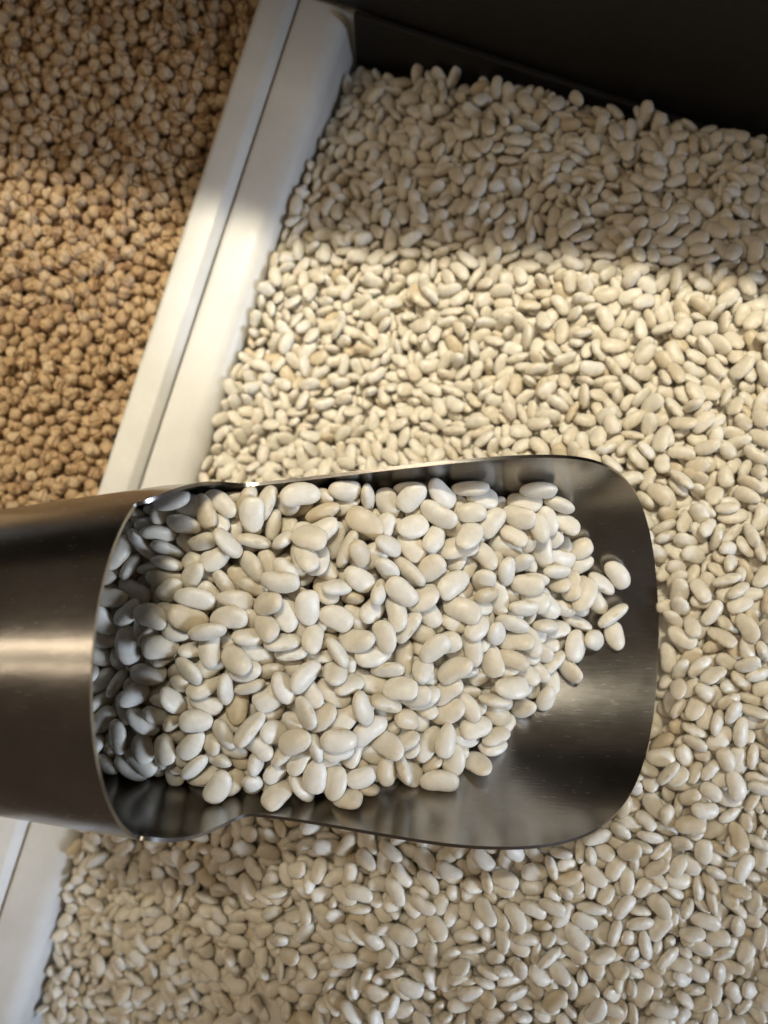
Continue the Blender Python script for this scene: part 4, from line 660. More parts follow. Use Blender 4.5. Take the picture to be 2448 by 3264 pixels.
98,1268,-89,31,79,-4,1,-587,-1435,70,-23,-39,-66,3,947,-1193,463,13,-93,18,6,490,-813,529,70,-12,-47,0,-336,215,-17,13,18,-62,9,-122,339,28,25,-18,19,3,-131,391,31,-68,4,3,5,-52,1432,-198,0,9,50,9,
389,1077,56,-31,-6,-9,0,837,182,417,-70,64,10,3,-24,1029,-29,19,95,17,6,-216,141,37,11,-5,22,7,-345,268,-4,-14,28,85,2,123,842,56,10,98,7,8,-102,1281,-150,64,40,23,1,744,28,412,85,8,7,2,
113,-823,438,1,4,90,6,300,-1199,487,18,29,-50,0,762,-217,513,-13,8,-5,3,913,1147,56,61,-6,-23,6,-330,166,-11,20,-10,6,9,-423,257,-19,14,15,-53,4,300,178,235,4,30,-42,2,255,317,167,50,64,-36,0,
176,1381,-85,-61,29,0,7,823,73,419,-2,25,-54,0,461,392,227,17,-12,14,1,1006,996,122,-2,29,-87,0,35,403,50,12,92,-23,1,593,-1050,521,28,-9,61,7,-248,339,14,13,-33,-55,3,503,267,295,-35,48,-52,4,
375,431,196,3,65,-55,0,-295,712,-36,-70,-19,0,5,54,-1077,433,59,71,2,6,900,-280,551,-8,-37,27,6,-34,128,104,69,-52,-20,9,190,166,177,-33,23,-20,3,483,690,190,-22,85,-22,7,-847,-1437,-48,1,35,65,0,
729,-1065,479,-48,-37,-60,4,-93,302,36,71,15,-16,3,15,1027,-9,55,73,-10,7,123,1095,-23,13,-9,-16,8,861,1093,111,-12,-14,-1,8,-21,853,14,-36,-17,74,1,899,107,435,26,-70,-22,5,455,-1217,475,42,57,54,9,
-422,166,-8,-16,-29,-84,7,-457,289,-29,-31,-83,24,4,275,223,214,1,45,-72,3,-61,487,34,-17,-81,-50,0,876,294,381,16,-59,-32,4,738,704,239,61,54,-16,8,619,968,115,30,8,-16,3,-27,-959,435,38,81,-35,5,
640,746,199,6,7,96,0,474,1274,-12,18,9,-52,5,934,-1134,480,-21,-27,-9,5,839,-873,504,18,95,15,5,111,-1200,445,-59,-58,-39,1,133,-1224,452,3,35,-43,9,571,-1056,498,-67,-21,17,3,-1006,-1287,-73,11,-6,-76,7,
-916,-1089,-17,78,42,-15,0,-511,-1210,171,32,-78,51,8,86,158,149,59,-23,-9,6,618,306,322,36,4,73,5,539,486,270,-1,-55,-67,5,-90,840,11,13,7,14,3,26,1362,-138,-9,-58,79,6,-563,-1355,97,-4,-87,-10,6,
477,-1122,499,-12,-63,11,8,332,-934,481,87,-6,-19,1,822,-975,472,11,-73,9,1,524,546,237,-55,18,75,2,367,853,124,-8,-12,-65,8,616,774,182,3,-1,13,2,-223,539,1,67,36,5,2,-123,520,11,38,21,-80,0,
360,805,139,-86,-30,31,7,694,-936,493,-5,-64,48,7,429,-900,534,37,8,-45,7,-489,157,-49,-5,-80,-3,9,95,1133,-31,58,-66,-23,3,519,392,262,64,1,14,6,61,1393,-149,-10,9,13,0,55,559,38,-59,-66,10,3,
186,-1014,466,-40,84,21,7,233,-976,498,-19,21,17,1,-325,455,-12,-38,83,-19,8,-912,-1166,-44,89,-1,-27,6,-869,-984,37,5,-17,23,2,-116,-1157,412,-75,-6,6,8,-245,713,-25,49,-57,-17,9,423,791,142,47,-49,-35,0,
484,1093,63,32,-73,4,2,-315,286,-19,-60,-72,-2,5,407,278,240,-47,50,-24,5,216,526,142,10,-31,-18,5,986,548,302,88,2,21,5,115,1359,-113,-70,-42,10,4,-671,-1486,19,46,-71,26,3,888,-1110,459,53,50,14,0,
258,467,162,3,31,36,4,834,1108,83,8,5,66,1,-351,-1347,241,19,-38,14,5,867,1051,98,83,48,19,2,289,655,142,20,62,-15,9,181,926,66,37,-81,34,2,-585,-1094,177,-33,-32,17,9,1000,943,167,50,-23,-13,7,
905,-120,472,59,60,5,2,701,-699,518,-35,20,-64,4,783,-439,531,-75,54,-1,7,605,-789,533,-55,-23,-32,0,925,992,120,38,-49,-21,3,-1004,-1402,-108,-29,30,-32,4,129,282,123,12,-85,10,1,342,563,166,-77,-8,-13,6,
1071,827,205,69,-62,1,9,491,308,272,31,38,70,3,-94,885,-19,4,-15,-15,9,214,910,58,-42,89,-9,2,-127,292,22,-72,-39,15,0,156,195,147,-16,15,-25,3,212,187,174,-20,12,-25,3,-889,-1016,11,47,-19,-9,1,
-424,309,-28,-6,10,-1,5,36,1124,-84,-5,-3,-44,1,306,1098,47,1,-28,-48,4,369,1047,59,-24,-8,-13,7,-752,-1268,34,8,2,9,1,-5,-1173,419,3,27,-17,6,-73,-1032,411,-6,-11,24,9,-199,-902,375,32,92,9,8,
726,1038,96,-3,7,-69,3,650,-871,518,49,57,-54,7,-18,479,59,-8,76,-29,7,-379,-1432,181,-42,-17,-87,8,-393,-852,270,-54,-67,48,5,811,658,246,90,23,7,4,737,946,149,89,-27,6,3,72,514,50,12,18,37,1,
627,560,244,-7,-20,-49,0,447,614,182,-27,-18,-18,5,943,675,244,-64,-24,-15,7,-1039,-1432,-113,-81,14,-31,6,-138,-1148,394,-93,12,15,7,828,-783,532,-5,18,11,9,214,-930,482,-15,19,-4,7,703,913,158,46,78,5,4,
-553,-1014,192,-18,18,62,3,148,-1230,478,20,35,-40,8,575,1037,82,-23,15,-9,7,-267,306,-6,67,-4,9,1,810,259,395,37,9,27,5,-130,1307,-158,-11,78,-28,0,-569,-1485,64,-15,68,-20,1,-372,-825,269,51,71,-20,2,
784,451,306,65,-42,1,6,622,-1085,498,-35,-64,-29,1,-442,96,-3,29,27,25,9,-133,1040,-74,33,-16,37,2,25,982,-11,30,-5,4,4,-1045,-1538,-126,-57,-7,-77,2,-359,590,-43,-32,-32,66,9,732,349,354,68,45,-39,5,
535,517,222,-84,-25,-39,1,695,-1054,480,68,-57,-25,8,-336,98,24,-23,-83,-8,9,348,392,181,86,27,-2,6,277,1171,10,35,47,30,3,-694,-1378,36,56,48,46,1,-653,-1119,102,-11,12,-53,8,769,-950,488,34,45,68,7,
857,-824,500,16,10,-1,9,-770,-946,96,73,6,16,1,146,716,86,41,-56,-28,7,539,1010,99,-10,14,27,5,556,441,251,45,-73,24,7,338,151,277,-42,6,70,1,-144,462,8,-88,-15,14,3,-215,940,-66,-10,-8,35,9,
-557,-923,209,-85,-29,-26,8,170,768,79,15,55,-56,5,-176,1230,-163,-65,-50,-22,6,564,814,174,35,-10,16,3,-342,-1386,217,5,-19,-13,4,-135,-1199,390,42,15,30,4,689,-981,501,65,48,24,7,-260,118,15,19,-72,33,6,
542,354,274,34,-39,16,1,264,786,96,9,-74,-47,0,1003,629,276,-18,13,3,3,236,902,81,77,34,4,5,992,785,209,37,65,14,1,-821,-1064,13,-6,-4,-80,2,-97,168,88,-16,-11,48,0,28,285,62,66,-55,7,0,
180,398,126,21,66,69,5,-283,653,-36,71,16,13,4,-206,892,-49,-69,38,-7,6,851,129,406,48,-68,6,2,-602,-1304,97,-96,-16,14,4,-141,-1259,380,83,6,-14,6,-513,-927,219,24,11,29,1,662,935,131,53,18,-22,9,
423,421,219,39,0,-38,4,211,436,149,18,-32,29,8,253,574,136,10,54,33,3,18,765,38,1,-38,-63,0,699,-911,498,62,-3,-28,2,880,117,418,88,24,-28,7,646,526,240,35,-27,-62,2,-807,-1374,6,-52,58,3,0,
-351,409,-20,-14,-67,-9,1,-983,-1204,-59,-24,41,4,4,7,227,86,90,30,-22,6,-419,344,-34,16,-37,53,3,459,492,217,77,-14,-17,9,694,-1131,467,-8,-17,-29,8,888,895,163,3,5,15,3,-739,-1200,47,81,34,4,7,
-683,-1139,87,-36,4,20,3,-530,-1094,192,78,-41,-35,8,101,285,107,83,39,-16,4,134,491,93,-24,20,-75,2,756,743,222,-25,88,31,4,-512,-888,242,9,-5,-5,3,-75,239,52,6,45,-55,4,642,615,242,4,-3,69,7,
-253,996,-60,-68,21,25,5,668,775,206,26,-18,-13,4,980,898,184,-76,8,9,8,456,-927,505,-3,44,-76,7,-779,-1102,40,12,-11,54,3,491,996,103,-76,-35,2,7,561,-797,509,24,-8,-21,9,680,681,233,97,-17,2,4,
55,144,140,-18,-13,63,7,230,403,131,11,-49,-54,0,-308,758,-52,44,-8,25,9,1050,844,184,-79,-36,27,7,-516,-1500,79,-65,-65,27,2,-168,-1303,384,48,64,7,7,-462,-971,232,-74,-45,4,2,131,565,84,23,8,-67,6,
24,1238,-120,-22,14,-47,0,296,338,189,-11,39,-73,6,570,-1127,501,1,28,11,7,904,-210,536,-50,-39,32,7,-128,180,48,-53,55,-8,3,-412,410,-24,-33,-65,-7,0,-21,305,30,81,-11,10,9,-282,685,-40,39,-13,18,2,
392,897,109,-5,6,6,7,580,983,100,0,93,29,9,105,1174,-50,-74,45,-8,6,-964,-1432,-93,21,-6,7,2,-866,-1329,-26,-47,-73,-46,5,659,-1232,499,87,4,-18,4,30,666,40,-45,51,59,6,-131,976,-53,41,23,-30,3,
675,855,186,-33,6,8,8,567,959,122,-45,14,15,5,959,870,199,33,21,61,8,-14,1270,-134,48,13,45,9,-184,263,-9,-7,-95,-21,9,-58,1005,-47,15,-25,-26,1,-934,-1563,-107,33,16,72,0,437,-1250,490,-13,-3,-43,1,
269,150,242,25,37,69,9,-179,649,-20,22,43,-71,5,-150,779,-24,33,80,-16,0,-283,906,-48,-60,-4,25,5,-143,-840,377,13,-1,-4,4,-559,-1417,86,48,40,58,7,959,968,125,-44,-27,5,8,394,-1200,487,48,-2,-6,0,
-163,299,3,-8,8,84,5,603,274,320,64,-35,-9,3,-1,504,43,64,66,28,4,-186,748,-40,5,13,-77,4,125,673,75,-71,42,20,6,244,146,223,51,76,-29,6,352,506,178,15,34,-2,0,-211,1073,-94,33,-52,-47,3,
-316,-829,299,-8,69,30,0,538,-1156,473,22,4,71,6,423,840,121,-33,-39,31,1,129,243,134,-7,53,48,0,-181,620,-26,40,-10,18,7,-229,-843,334,-8,27,-86,5,-598,-1030,154,1,-40,50,6,113,-1035,458,91,14,-11,1,
172,479,100,59,60,-6,3,-308,-1012,328,58,-11,3,0,-281,147,-1,89,-3,-27,7,11,463,58,-31,28,-71,7,-108,635,-2,1,13,44,2,587,640,223,-86,6,11,4,168,1096,3,29,-35,-54,7,-849,-1277,-31,39,23,68,2,
-50,331,41,77,48,-39,5,252,1014,58,16,16,27,8,-110,-1214,384,3,27,-54,1,796,872,185,-43,37,-53,7,958,398,369,18,-12,94,3,216,968,50,-63,-63,19,5,41,-814,434,17,-84,-35,8,-82,263,36,27,-2,38,1,
-27,1003,-5,24,-47,-70,2,658,-521,475,60,59,18,1,-548,-1244,126,-2,-82,-4,2,701,232,364,-12,80,-4,1,-825,-989,41,5,15,-39,5,-158,499,-11,44,21,-24,1,-47,512,25,42,63,63,9,-244,-896,361,-55,-71,-37,8,
622,-829,509,9,15,-47,7,831,447,312,66,-20,-6,6,816,804,209,7,-1,13,1,-382,253,-27,-71,15,41,9,-771,-1330,14,-46,-81,16,9,-779,-1216,10,22,-85,29,0,858,-962,470,-34,10,-22,9,658,1208,17,-55,10,-28,9,
128,778,48,-27,-10,-47,3,977,660,253,-76,-22,42,6,94,-1111,444,4,50,-75,8,840,-1003,468,-5,-75,-29,7,-715,-1413,4,-1,-11,47,1,161,393,100,88,14,-11,2,464,542,204,-12,-4,30,0,790,-128,475,-30,23,-71,9,
-622,-1139,109,-64,-69,23,7,-345,-1042,291,-5,-20,84,6,451,-899,504,-1,71,-29,7,730,849,178,-13,-58,-55,3,-302,-929,302,-80,17,7,2,-47,-838,400,76,-42,-2,3,298,412,167,-8,-49,16,5,281,714,108,-8,-11,38,4,
-411,-1060,262,40,6,-55,9,177,819,64,11,-25,79,2,993,1083,103,-2,77,18,2,-897,-1272,-62,-34,14,-68,0,-267,-997,343,70,28,-12,7,131,206,127,-78,27,15,9,179,732,87,68,48,-16,8,139,992,28,-6,-94,14,1,
-52,1369,-173,10,-5,-70,6,-238,-883,335,-19,12,-96,2,880,-737,505,-27,31,-33,1,13,952,-9,66,-5,21,6,-230,-799,338,78,20,-16,0,392,1149,35,43,20,-12,5,942,353,375,-10,18,25,8,-121,365,10,-4,73,-49,6,
1,560,52,63,8,39,5,1009,737,242,1,-18,-18,0,-518,-1384,100,85,-7,-12,1,-527,-1037,186,-22,-13,37,6,853,-1066,462,57,-69,-20,7,-1026,-1566,-118,74,12,-56,8,-847,-1578,-75,-5,97,0,7,-935,-1120,-25,-87,-31,32,1,
935,-905,503,3,-10,7,9,-216,109,45,6,12,-82,8,834,574,282,-11,-9,-85,0,101,696,41,10,-90,-5,9,199,1118,-6,-19,69,-29,5,-542,-1199,152,17,-37,46,9,996,1016,101,4,-4,37,1,43,-1177,444,1,33,64,3,
498,-1216,494,40,-87,14,9,239,547,137,-20,54,24,2,-299,789,-53,6,-82,-34,5,-222,819,-33,63,-10,36,3,393,788,129,45,-74,22,7,-1036,-1616,-123,72,42,31,1,-810,-1569,-54,-19,-13,-45,6,-1009,-1463,-93,-57,-42,5,7,
-357,372,-29,75,-12,-40,4,-230,644,-30,-21,-39,74,2,-149,1202,-145,12,39,87,6,780,1037,105,-12,12,77,4,594,-654,529,10,-25,55,5,73,582,59,19,-78,35,8,418,979,88,-49,-16,49,1,615,929,136,32,-49,-53,0,
146,797,63,-4,48,63,2,-217,986,-64,-50,-17,17,8,930,1066,119,-63,-32,51,2,-480,-927,233,-30,-48,-67,7,742,-244,493,74,51,5,0,541,887,147,0,-67,22,2,-101,1072,-83,-28,9,4,5,234,452,139,-24,-49,13,9,
699,445,285,-34,71,22,7,-65,1153,-113,-50,85,-1,9,238,1293,-46,-46,-27,76,8,814,-767,507,-57,69,9,3,532,-952,498,19,48,49,6,792,6,460,-23,-38,64,8,505,659,196,15,9,-13,4,978,720,238,39,55,39,5,
-1001,-1532,-108,12,-20,15,9,-982,-1487,-100,-44,58,-17,5,-1032,-1381,-114,11,14,47,9,-871,-1310,-48,-4,-13,95,2,-271,352,-4,-69,29,45,4,-119,832,-7,-92,-1,23,7,812,-111,493,4,-72,27,8,817,584,261,11,4,21,2,
435,-779,503,-14,-7,-34,4,891,-881,488,-45,17,0,8,401,359,230,-48,-33,-59,9,-153,1010,-61,-8,5,-33,8,-604,-980,177,13,88,8,0,585,891,151,-12,-27,-7,5,-380,-1312,206,-15,-6,33,4,616,141,361,16,-76,27,9,
-462,-887,237,17,-18,-50,0,804,121,416,-90,9,-20,2,354,998,70,-10,-6,-59,0,799,-1121,463,30,-2,67,9,754,-280,511,-2,4,-72,0,866,-256,537,-17,8,-47,0,854,637,252,89,1,-27,9,808,1099,72,-20,16,-25,9,
-555,94,-33,11,-14,-34,7,-359,123,12,-84,-15,-10,7,-276,190,4,37,-80,2,5,564,1094,70,-78,5,-17,8,-115,1343,-174,17,-2,20,3,633,1031,83,-6,6,1,5,-46,1295,-151,39,72,-23,3,202,277,143,29,-27,-3,2,
35,856,26,-14,-31,47,7,-21,971,-14,-33,-6,59,2,1017,669,247,10,-27,-55,5,165,1171,-50,-49,-71,-1,0,-652,-1447,37,-3,-14,-28,9,652,-1169,473,-31,12,84,8,178,612,95,-27,21,91,8,-600,-1373,85,6,-2,95,5,
-336,-1145,273,52,-41,33,1,257,-940,479,-6,-31,29,5,-550,150,-43,24,44,5,9,815,610,243,-93,-27,-4,0,434,1062,60,20,-67,-56,5,-106,-878,385,-57,76,-19,2,902,-773,505,-9,37,-38,4,336,1132,25,29,-28,-87,0,
-21,447,41,30,29,16,1,-142,548,22,62,11,38,4,-88,1003,-56,37,-32,-21,5,-145,-1181,370,-76,-26,19,6,-456,436,-44,28,25,24,4,205,1199,-46,8,69,61,0,631,1174,27,-29,4,-8,3,-932,-1247,-63,-8,-91,31,8,
-490,-1361,123,1,23,70,7,184,-1251,471,18,-50,-42,4,-168,225,28,32,19,-19,8,-352,632,-41,25,59,11,3,570,559,247,-3,-58,-64,8,469,889,95,67,-4,40,2,436,1286,-13,-16,34,-77,1,-2,-835,409,-6,7,28,9,
944,-1089,448,37,-64,-13,9,54,346,57,-6,7,5,1,527,463,254,31,-63,40,5,526,1123,33,-63,-49,21,4,1019,975,140,30,32,-48,2,-978,-1241,-56,14,18,-65,8,-479,-1405,114,70,-49,-7,9,-397,141,-6,-4,-44,-57,2,
-382,652,-56,66,14,61,1,542,1196,19,28,-14,1,7,-450,-849,256,-2,-20,-49,2,725,109,399,-40,-7,87,6,-343,478,-40,84,2,3,0,47,690,34,18,-31,37,2,-139,832,-26,6,-9,57,9,-270,590,-17,8,-40,-51,7,
981,449,379,70,18,-14,1,-75,1269,-158,-3,-18,-60,8,226,1103,2,54,43,27,8,454,1093,46,-5,3,-8,1,-978,-1519,-123,-21,4,74,4,-510,-1150,178,4,-81,33,0,-173,542,-19,-5,-20,-49,9,-76,1099,-85,40,65,-14,3,
339,1089,50,52,49,-14,4,-1049,-1502,-141,-31,38,46,6,-4,1192,-107,-12,-22,45,8,-86,1313,-171,-56,-59,2,6,363,1178,33,-60,-23,63,1,-99,767,-12,19,-85,-22,4,478,-1058,500,-37,81,-12,6,-425,473,-47,-25,19,-14,1,
299,563,137,31,-14,68,6,350,307,215,17,23,62,0,-342,777,-48,60,27,42,3,-283,845,-60,-38,70,32,5,500,222,285,3,17,90,2,-100,-801,398,21,-1,-26,9,592,176,354,-86,-24,-13,3,193,1245,-73,76,-6,18,3,
-848,-1229,-33,-23,28,-82,4,-241,-1123,341,-22,77,10,4,697,-641,524,73,-7,11,1,698,84,387,44,-37,10,3,-944,-1341,-82,62,-17,27,4,263,354,186,59,4,-70,8,836,518,302,16,-66,36,7,646,902,144,-90,35,-5,8,
22,573,32,-65,46,-33,3,294,1021,47,17,5,53,6,201,-1140,477,42,-11,25,2,774,-1229,452,8,-32,-65,6,229,197,206,-57,-3,58,5,-120,695,-15,-46,-74,-34,6,-810,-1336,-8,71,43,25,2,-900,-958,22,-14,-90,-35,3,
-730,-985,87,-21,83,1,8,124,321,110,-53,-47,-58,2,90,652,64,0,13,29,4,841,-525,528,82,-14,23,9,147,1287,-66,52,59,20,5,-158,-1104,356,13,6,-14,1,781,-84,456,2,22,90,0,-132,125,77,-42,-87,-13,5,
-377,341,-41,-72,50,12,1,383,593,169,6,30,43,4,581,264,304,5,21,70,6,766,580,244,-10,27,-54,7,906,-1128,446,-44,83,-8,7,-434,-1175,216,2,11,-88,3,-525,197,-69,-47,55,43,8,-169,1152,-131,-24,-45,10,6,
723,269,349,88,-38,-3,9,329,-838,482,-31,3,55,2,706,32,426,10,-8,-42,9,-419,-1255,232,-76,-21,-30,5,953,817,205,62,-73,-14,7,766,709,219,-29,75,9,7,-940,-1305,-86,51,-59,16,7,-307,878,-72,-44,-26,33,4,
205,787,70,13,75,-40,7,-198,1129,-133,49,-55,-13,6,-2,1095,-67,-82,-39,8,8,-869,-1155,-35,12,67,36,6,-105,1141,-111,-34,-24,48,8,557,1116,44,17,-88,-16,0,666,-1207,473,-55,-16,11,3,762,211,389,1,-41,-57,3,
118,748,34,47,61,-4,4,553,682,202,-1,-25,19,4,576,-694,521,-15,1,-2,0,256,1188,-15,-7,18,-12,0,-643,-1521,16,35,1,58,7,-945,-1066,-33,20,-24,-61,4,682,-435,474,80,0,10,3,-388,492,-48,3,-33,-40,0,
503,452,237,-18,23,48,8,-221,855,-55,0,25,74,6,875,551,289,28,11,46,2,-118,869,-10,34,-26,-1,2,1051,760,227,-1,-35,-38,7,35,1075,-54,-1,26,31,8,-1065,-1647,-132,19,41,56,7,663,-1085,486,-32,-7,54,0,
-343,136,-6,7,-3,-3,7,-302,607,-34,-63,21,-42,2,-208,1026,-84,49,-54,-35,5,517,1077,42,-12,81,17,4,651,1106,58,5,-78,9,4,-81,1450,-217,-71,-46,2,9,-263,-881,313,15,-6,-67,2,-529,-965,195,-2,-16,72,3,
888,402,329,27,-62,21,2,207,1157,-33,61,69,-9,2,-727,-1238,44,-10,50,42,8,60,1032,-20,76,46,-6,3,-828,-1410,-38,-13,-2,64,3,-46,-1127,414,94,-2,-16,2,-255,395,-14,8,17,16,1,-691,-1493,-3,-3,15,10,0,
-431,436,-28,-47,-28,17,7,-130,585,-2,-8,-33,37,0,765,833,204,2,19,87,2,938,868,184,-50,-19,41,8,815,-219,501,50,81,0,9,853,18,451,9,2,-9,5,472,184,300,5,-89,-8,4,667,367,305,55,-43,-25,3,
-80,-1207,407,54,-37,-31,0,925,-983,455,-66,63,32,4,-81,209,55,-52,-6,-8,6,-150,1278,-182,-32,-13,-82,9,-330,671,-51,-8,-32,-28,2,697,-481,477,-8,3,90,2,635,-536,494,-27,77,-17,3,733,335,327,1,4,85,4,
326,1062,36,13,31,55,1,-827,-1231,-15,36,-57,-46,2,87,324,86,43,39,-52,1,-1070,-1473,-125,68,11,57,3,-797,-1460,-32,-84,8,5,2,-861,-1363,-57,10,-10,-75,3,847,-156,514,-13,46,-20,7,890,-221,512,5,7,40,4,
379,-805,489,91,24,16,9,1017,807,192,37,70,-36,0,-252,939,-72,-19,-17,42,0,913,883,177,32,-75,-22,4,-759,-1488,-18,-56,-55,35,2,904,-608,544,33,61,65,3,391,404,209,-17,46,72,5,-37,664,21,-15,54,69,2,
464,585,194,25,-39,78,7,318,899,93,-58,55,-1,0,39,1273,-116,-36,1,-40,4,556,-1128,478,-16,16,-24,5,252,-795,481,-11,-2,64,6,578,-901,503,83,10,-3,8,-103,599,-18,-1,31,52,1,881,-1261,444,-26,-12,-7,6,
10,712,46,-59,-23,47,8,-1106,-1610,-143,-41,56,55,4,95,522,67,-15,-6,-66,5,-165,-1148,369,-42,-57,-17,5,717,-983,487,-35,15,-40,7,562,550,220,-14,0,-8,2,-861,-1481,-80,-5,11,22,9,121,378,81,11,86,-13,3,
-897,-1135,-13,-79,-30,-34,0,-403,221,-17,50,-13,43,4,-93,407,22,47,-22,13,5,-139,1104,-111,74,43,4,2,82,1236,-100,7,68,28,4,611,822,154,42,-61,6,8,55,-1120,412,21,7,3,3,739,-943,471,-58,73,25,0,
-98,733,-13,47,-42,-75,8,382,713,125,-15,4,-72,1,-964,-1394,-100,-16,36,78,4,-675,-1326,57,3,52,-83,1,-793,-1056,30,62,74,6,5,-68,-875,410,66,-2,6,8,920,68,444,20,80,-15,4,-161,892,-53,23,26,62,7,
651,869,158,21,7,-42,7,664,1058,71,9,8,-21,1,-997,-1624,-134,40,-1,85,5,946,-1158,470,-15,-9,8,7,-36,360,63,48,-37,51,6,610,1148,31,58,8,-6,7,856,703,222,72,-64,3,0,-128,-989,399,64,-28,-66,8,
19,-977,439,50,75,-37,3,852,903,148,-2,-76,14,5,-1093,-1576,-164,-20,21,46,8,-948,-1368,-95,-22,18,22,3,-181,403,-16,44,-64,18,6,-39,445,23,-29,2,-89,4,736,562,258,-12,-13,45,5,185,1296,-53,-39,-25,41,7,
946,551,287,35,13,47,8,368,-1180,462,2,5,-25,0,-138,722,-30,4,-24,60,0,800,500,298,18,-4,-34,6,-196,1190,-140,-56,9,59,6,112,349,90,-27,7,2,7,-119,799,-7,69,4,5,2,773,539,260,71,-52,-15,3,
614,1204,3,-34,10,-2,9,708,-1196,437,28,-11,85,0,602,-872,494,16,-20,20,0,462,435,224,-7,-90,26,7,-168,369,-13,-13,-43,-34,1,788,345,355,-37,0,-17,0,583,924,123,38,16,35,8,-919,-1527,-98,29,-13,91,8,
593,-830,527,-21,39,-20,8,919,-741,529,2,45,60,0,-365,-1268,224,4,66,6,6,682,-22,422,22,-91,-15,5,-686,-1199,63,88,36,-14,6,773,-353,505,-2,-8,1,6,318,-1101,479,-56,57,16,6,-71,148,72,7,-6,-11,5,
737,677,226,-26,-45,-70,7,287,-960,480,-59,60,34,7,393,997,73,-86,-1,43,7,863,1122,76,-41,58,2,5,-135,250,26,22,-32,78,4,-5,338,35,71,-35,8,9,-404,558,-44,-50,-19,-59,3,43,488,53,54,22,67,4,
-228,1095,-104,-2,40,-3,6,961,1131,72,-15,83,-43,8,532,-839,495,-11,16,-88,3,-25,813,-11,25,43,-22,4,96,867,24,57,72,31,9,-922,-1378,-83,37,18,49,0,-820,-1124,-9,28,-77,-11,9,-97,341,1,-16,-13,-53,2,
19,-1274,429,-26,2,64,5,175,-1195,446,-4,-5,87,0,211,-1258,463,-32,-7,57,0,763,-1105,465,-51,-63,-22,7,-66,807,-7,-52,-83,4,0,-601,-1465,67,-13,63,40,5,346,264,211,-19,-19,-85,4,64,1290,-128,72,8,-37,9,
-19,1439,-195,-22,-66,29,2,-326,-864,295,-61,-55,-25,0,267,-1042,468,-3,18,13,6,757,186,373,-14,-10,-61,7,151,467,73,60,28,0,6,-534,-1342,113,-81,-38,13,2,899,-703,504,1,41,1,5,476,261,264,-17,-5,36,0,
968,592,282,-20,7,70,3,149,1391,-112,56,-48,-5,5,750,1144,49,-34,73,24,7,707,388,306,82,30,20,8,-378,-1062,259,60,68,29,9,69,-1017,432,-93,-14,-22,9,190,523,105,-38,57,-68,5,282,609,122,-57,76,-4,6,
-491,326,-44,9,37,-36,3,71,411,67,-16,-30,-89,9,-793,-1179,7,92,4,-21,8,104,444,78,69,-46,-37,5,331,209,202,87,-37,-11,1,254,1330,-75,65,-53,30,9,-218,371,-15,4,-24,-87,5,296,355,166,-40,-75,-29,2,
-171,710,-31,-10,-47,51,5,423,505,185,11,15,-73,5,913,-579,556,12,74,30,6,-309,87,39,98,-7,-9,8,25,370,68,-32,20,31,7,121,515,86,-32,41,-71,0,149,-1110,453,-26,81,44,0,923,6,452,31,13,-22,6,
378,486,161,88,21,36,8,498,732,167,18,-72,23,5,873,-1028,453,24,45,-77,3,-33,221,48,-31,-89,28,8,-101,492,-6,-32,-22,-67,5,-267,651,-58,-2,-7,-60,2,-80,713,-8,-47,-18,34,2,-872,-1186,-48,87,-12,-35,8,
-52,400,36,9,-64,-34,0,316,-884,475,46,-83,3,9,-413,-1451,138,3,15,3,2,-125,644,-24,26,-83,18,9,344,210,224,-10,8,-41,9,670,174,380,-9,32,-69,4,-111,1000,-72,-42,-24,-85,8,962,906,162,27,10,59,4,
839,-857,482,-79,8,-1,9,723,-543,513,-15,40,-82,6,-500,-1324,133,4,-30,-70,6,852,863,178,2,-1,-22,8,-806,-1096,20,-86,2,31,8,334,-979,504,-5,-19,-29,8,-88,960,-61,-18,-14,-45,5,-85,1386,-186,43,38,-20,5,
887,-27,465,-23,2,42,0,978,328,356,33,-59,-18,2,159,926,34,-15,29,65,5,176,1047,20,-79,-42,-29,1,613,1227,-27,-24,75,7,0,410,-1135,482,-30,17,30,1,-423,143,-29,7,-79,0,6,-276,276,-9,-42,26,70,8,
851,1015,106,-29,81,33,9,418,1187,15,78,24,9,4,-803,-1537,-40,55,-14,20,2,-220,286,9,-35,44,60,7,-409,-1101,224,72,-8,-6,9,556,-938,504,-46,-77,33,2,745,-752,523,70,30,-3,7,165,695,72,-33,59,-42,5,
938,485,285,0,-93,-19,0,1067,875,161,20,28,-81,7,-604,-1502,40,74,-40,-27,5,-273,493,-32,5,-22,42,2,-200,766,-56,-18,-83,-17,1,-58,937,-29,-51,76,33,0,-243,1056,-88,-49,-8,59,2,518,906,109,69,-57,6,5,
330,1205,-5,51,-32,-34,8,-222,-991,360,-54,51,14,5,-369,560,-59,27,-50,28,5,981,1050,106,-60,41,56,4,140,162,141,65,-45,-21,1,659,833,167,8,64,-58,2,229,299,153,8,88,-30,7,210,1289,-64,-41,1,-58,8,
-318,654,-68,17,-49,-45,4,9,680,9,17,-31,32,2,19,1423,-188,27,-1,-23,8,-262,-1023,324,-19,-26,5,4,-488,-964,214,-40,54,-23,5,-548,-1079,169,54,36,-1,5,642,-905,500,23,-91,-24,3,-323,822,-85,-48,-43,9,2,
97,130,180,48,-3,-16,8,1104,935,147,87,-16,-5,5,-359,-1150,237,78,-48,16,1,-216,-1225,344,-14,-17,46,7,-440,-1012,225,38,-18,1,8,852,-1225,444,57,-78,-21,7,29,514,34,49,24,46,4,-990,-1562,-130,-29,13,-72,1,
135,-1265,448,-8,71,-41,6,-246,260,-12,40,-17,18,1,-234,333,-16,-75,-8,1,0,1014,506,312,61,-58,-28,5,-242,209,17,-6,-5,-93,4,-383,531,-47,30,48,-22,4,692,1099,52,18,28,60,7,-265,-1323,289,8,-21,1,4,
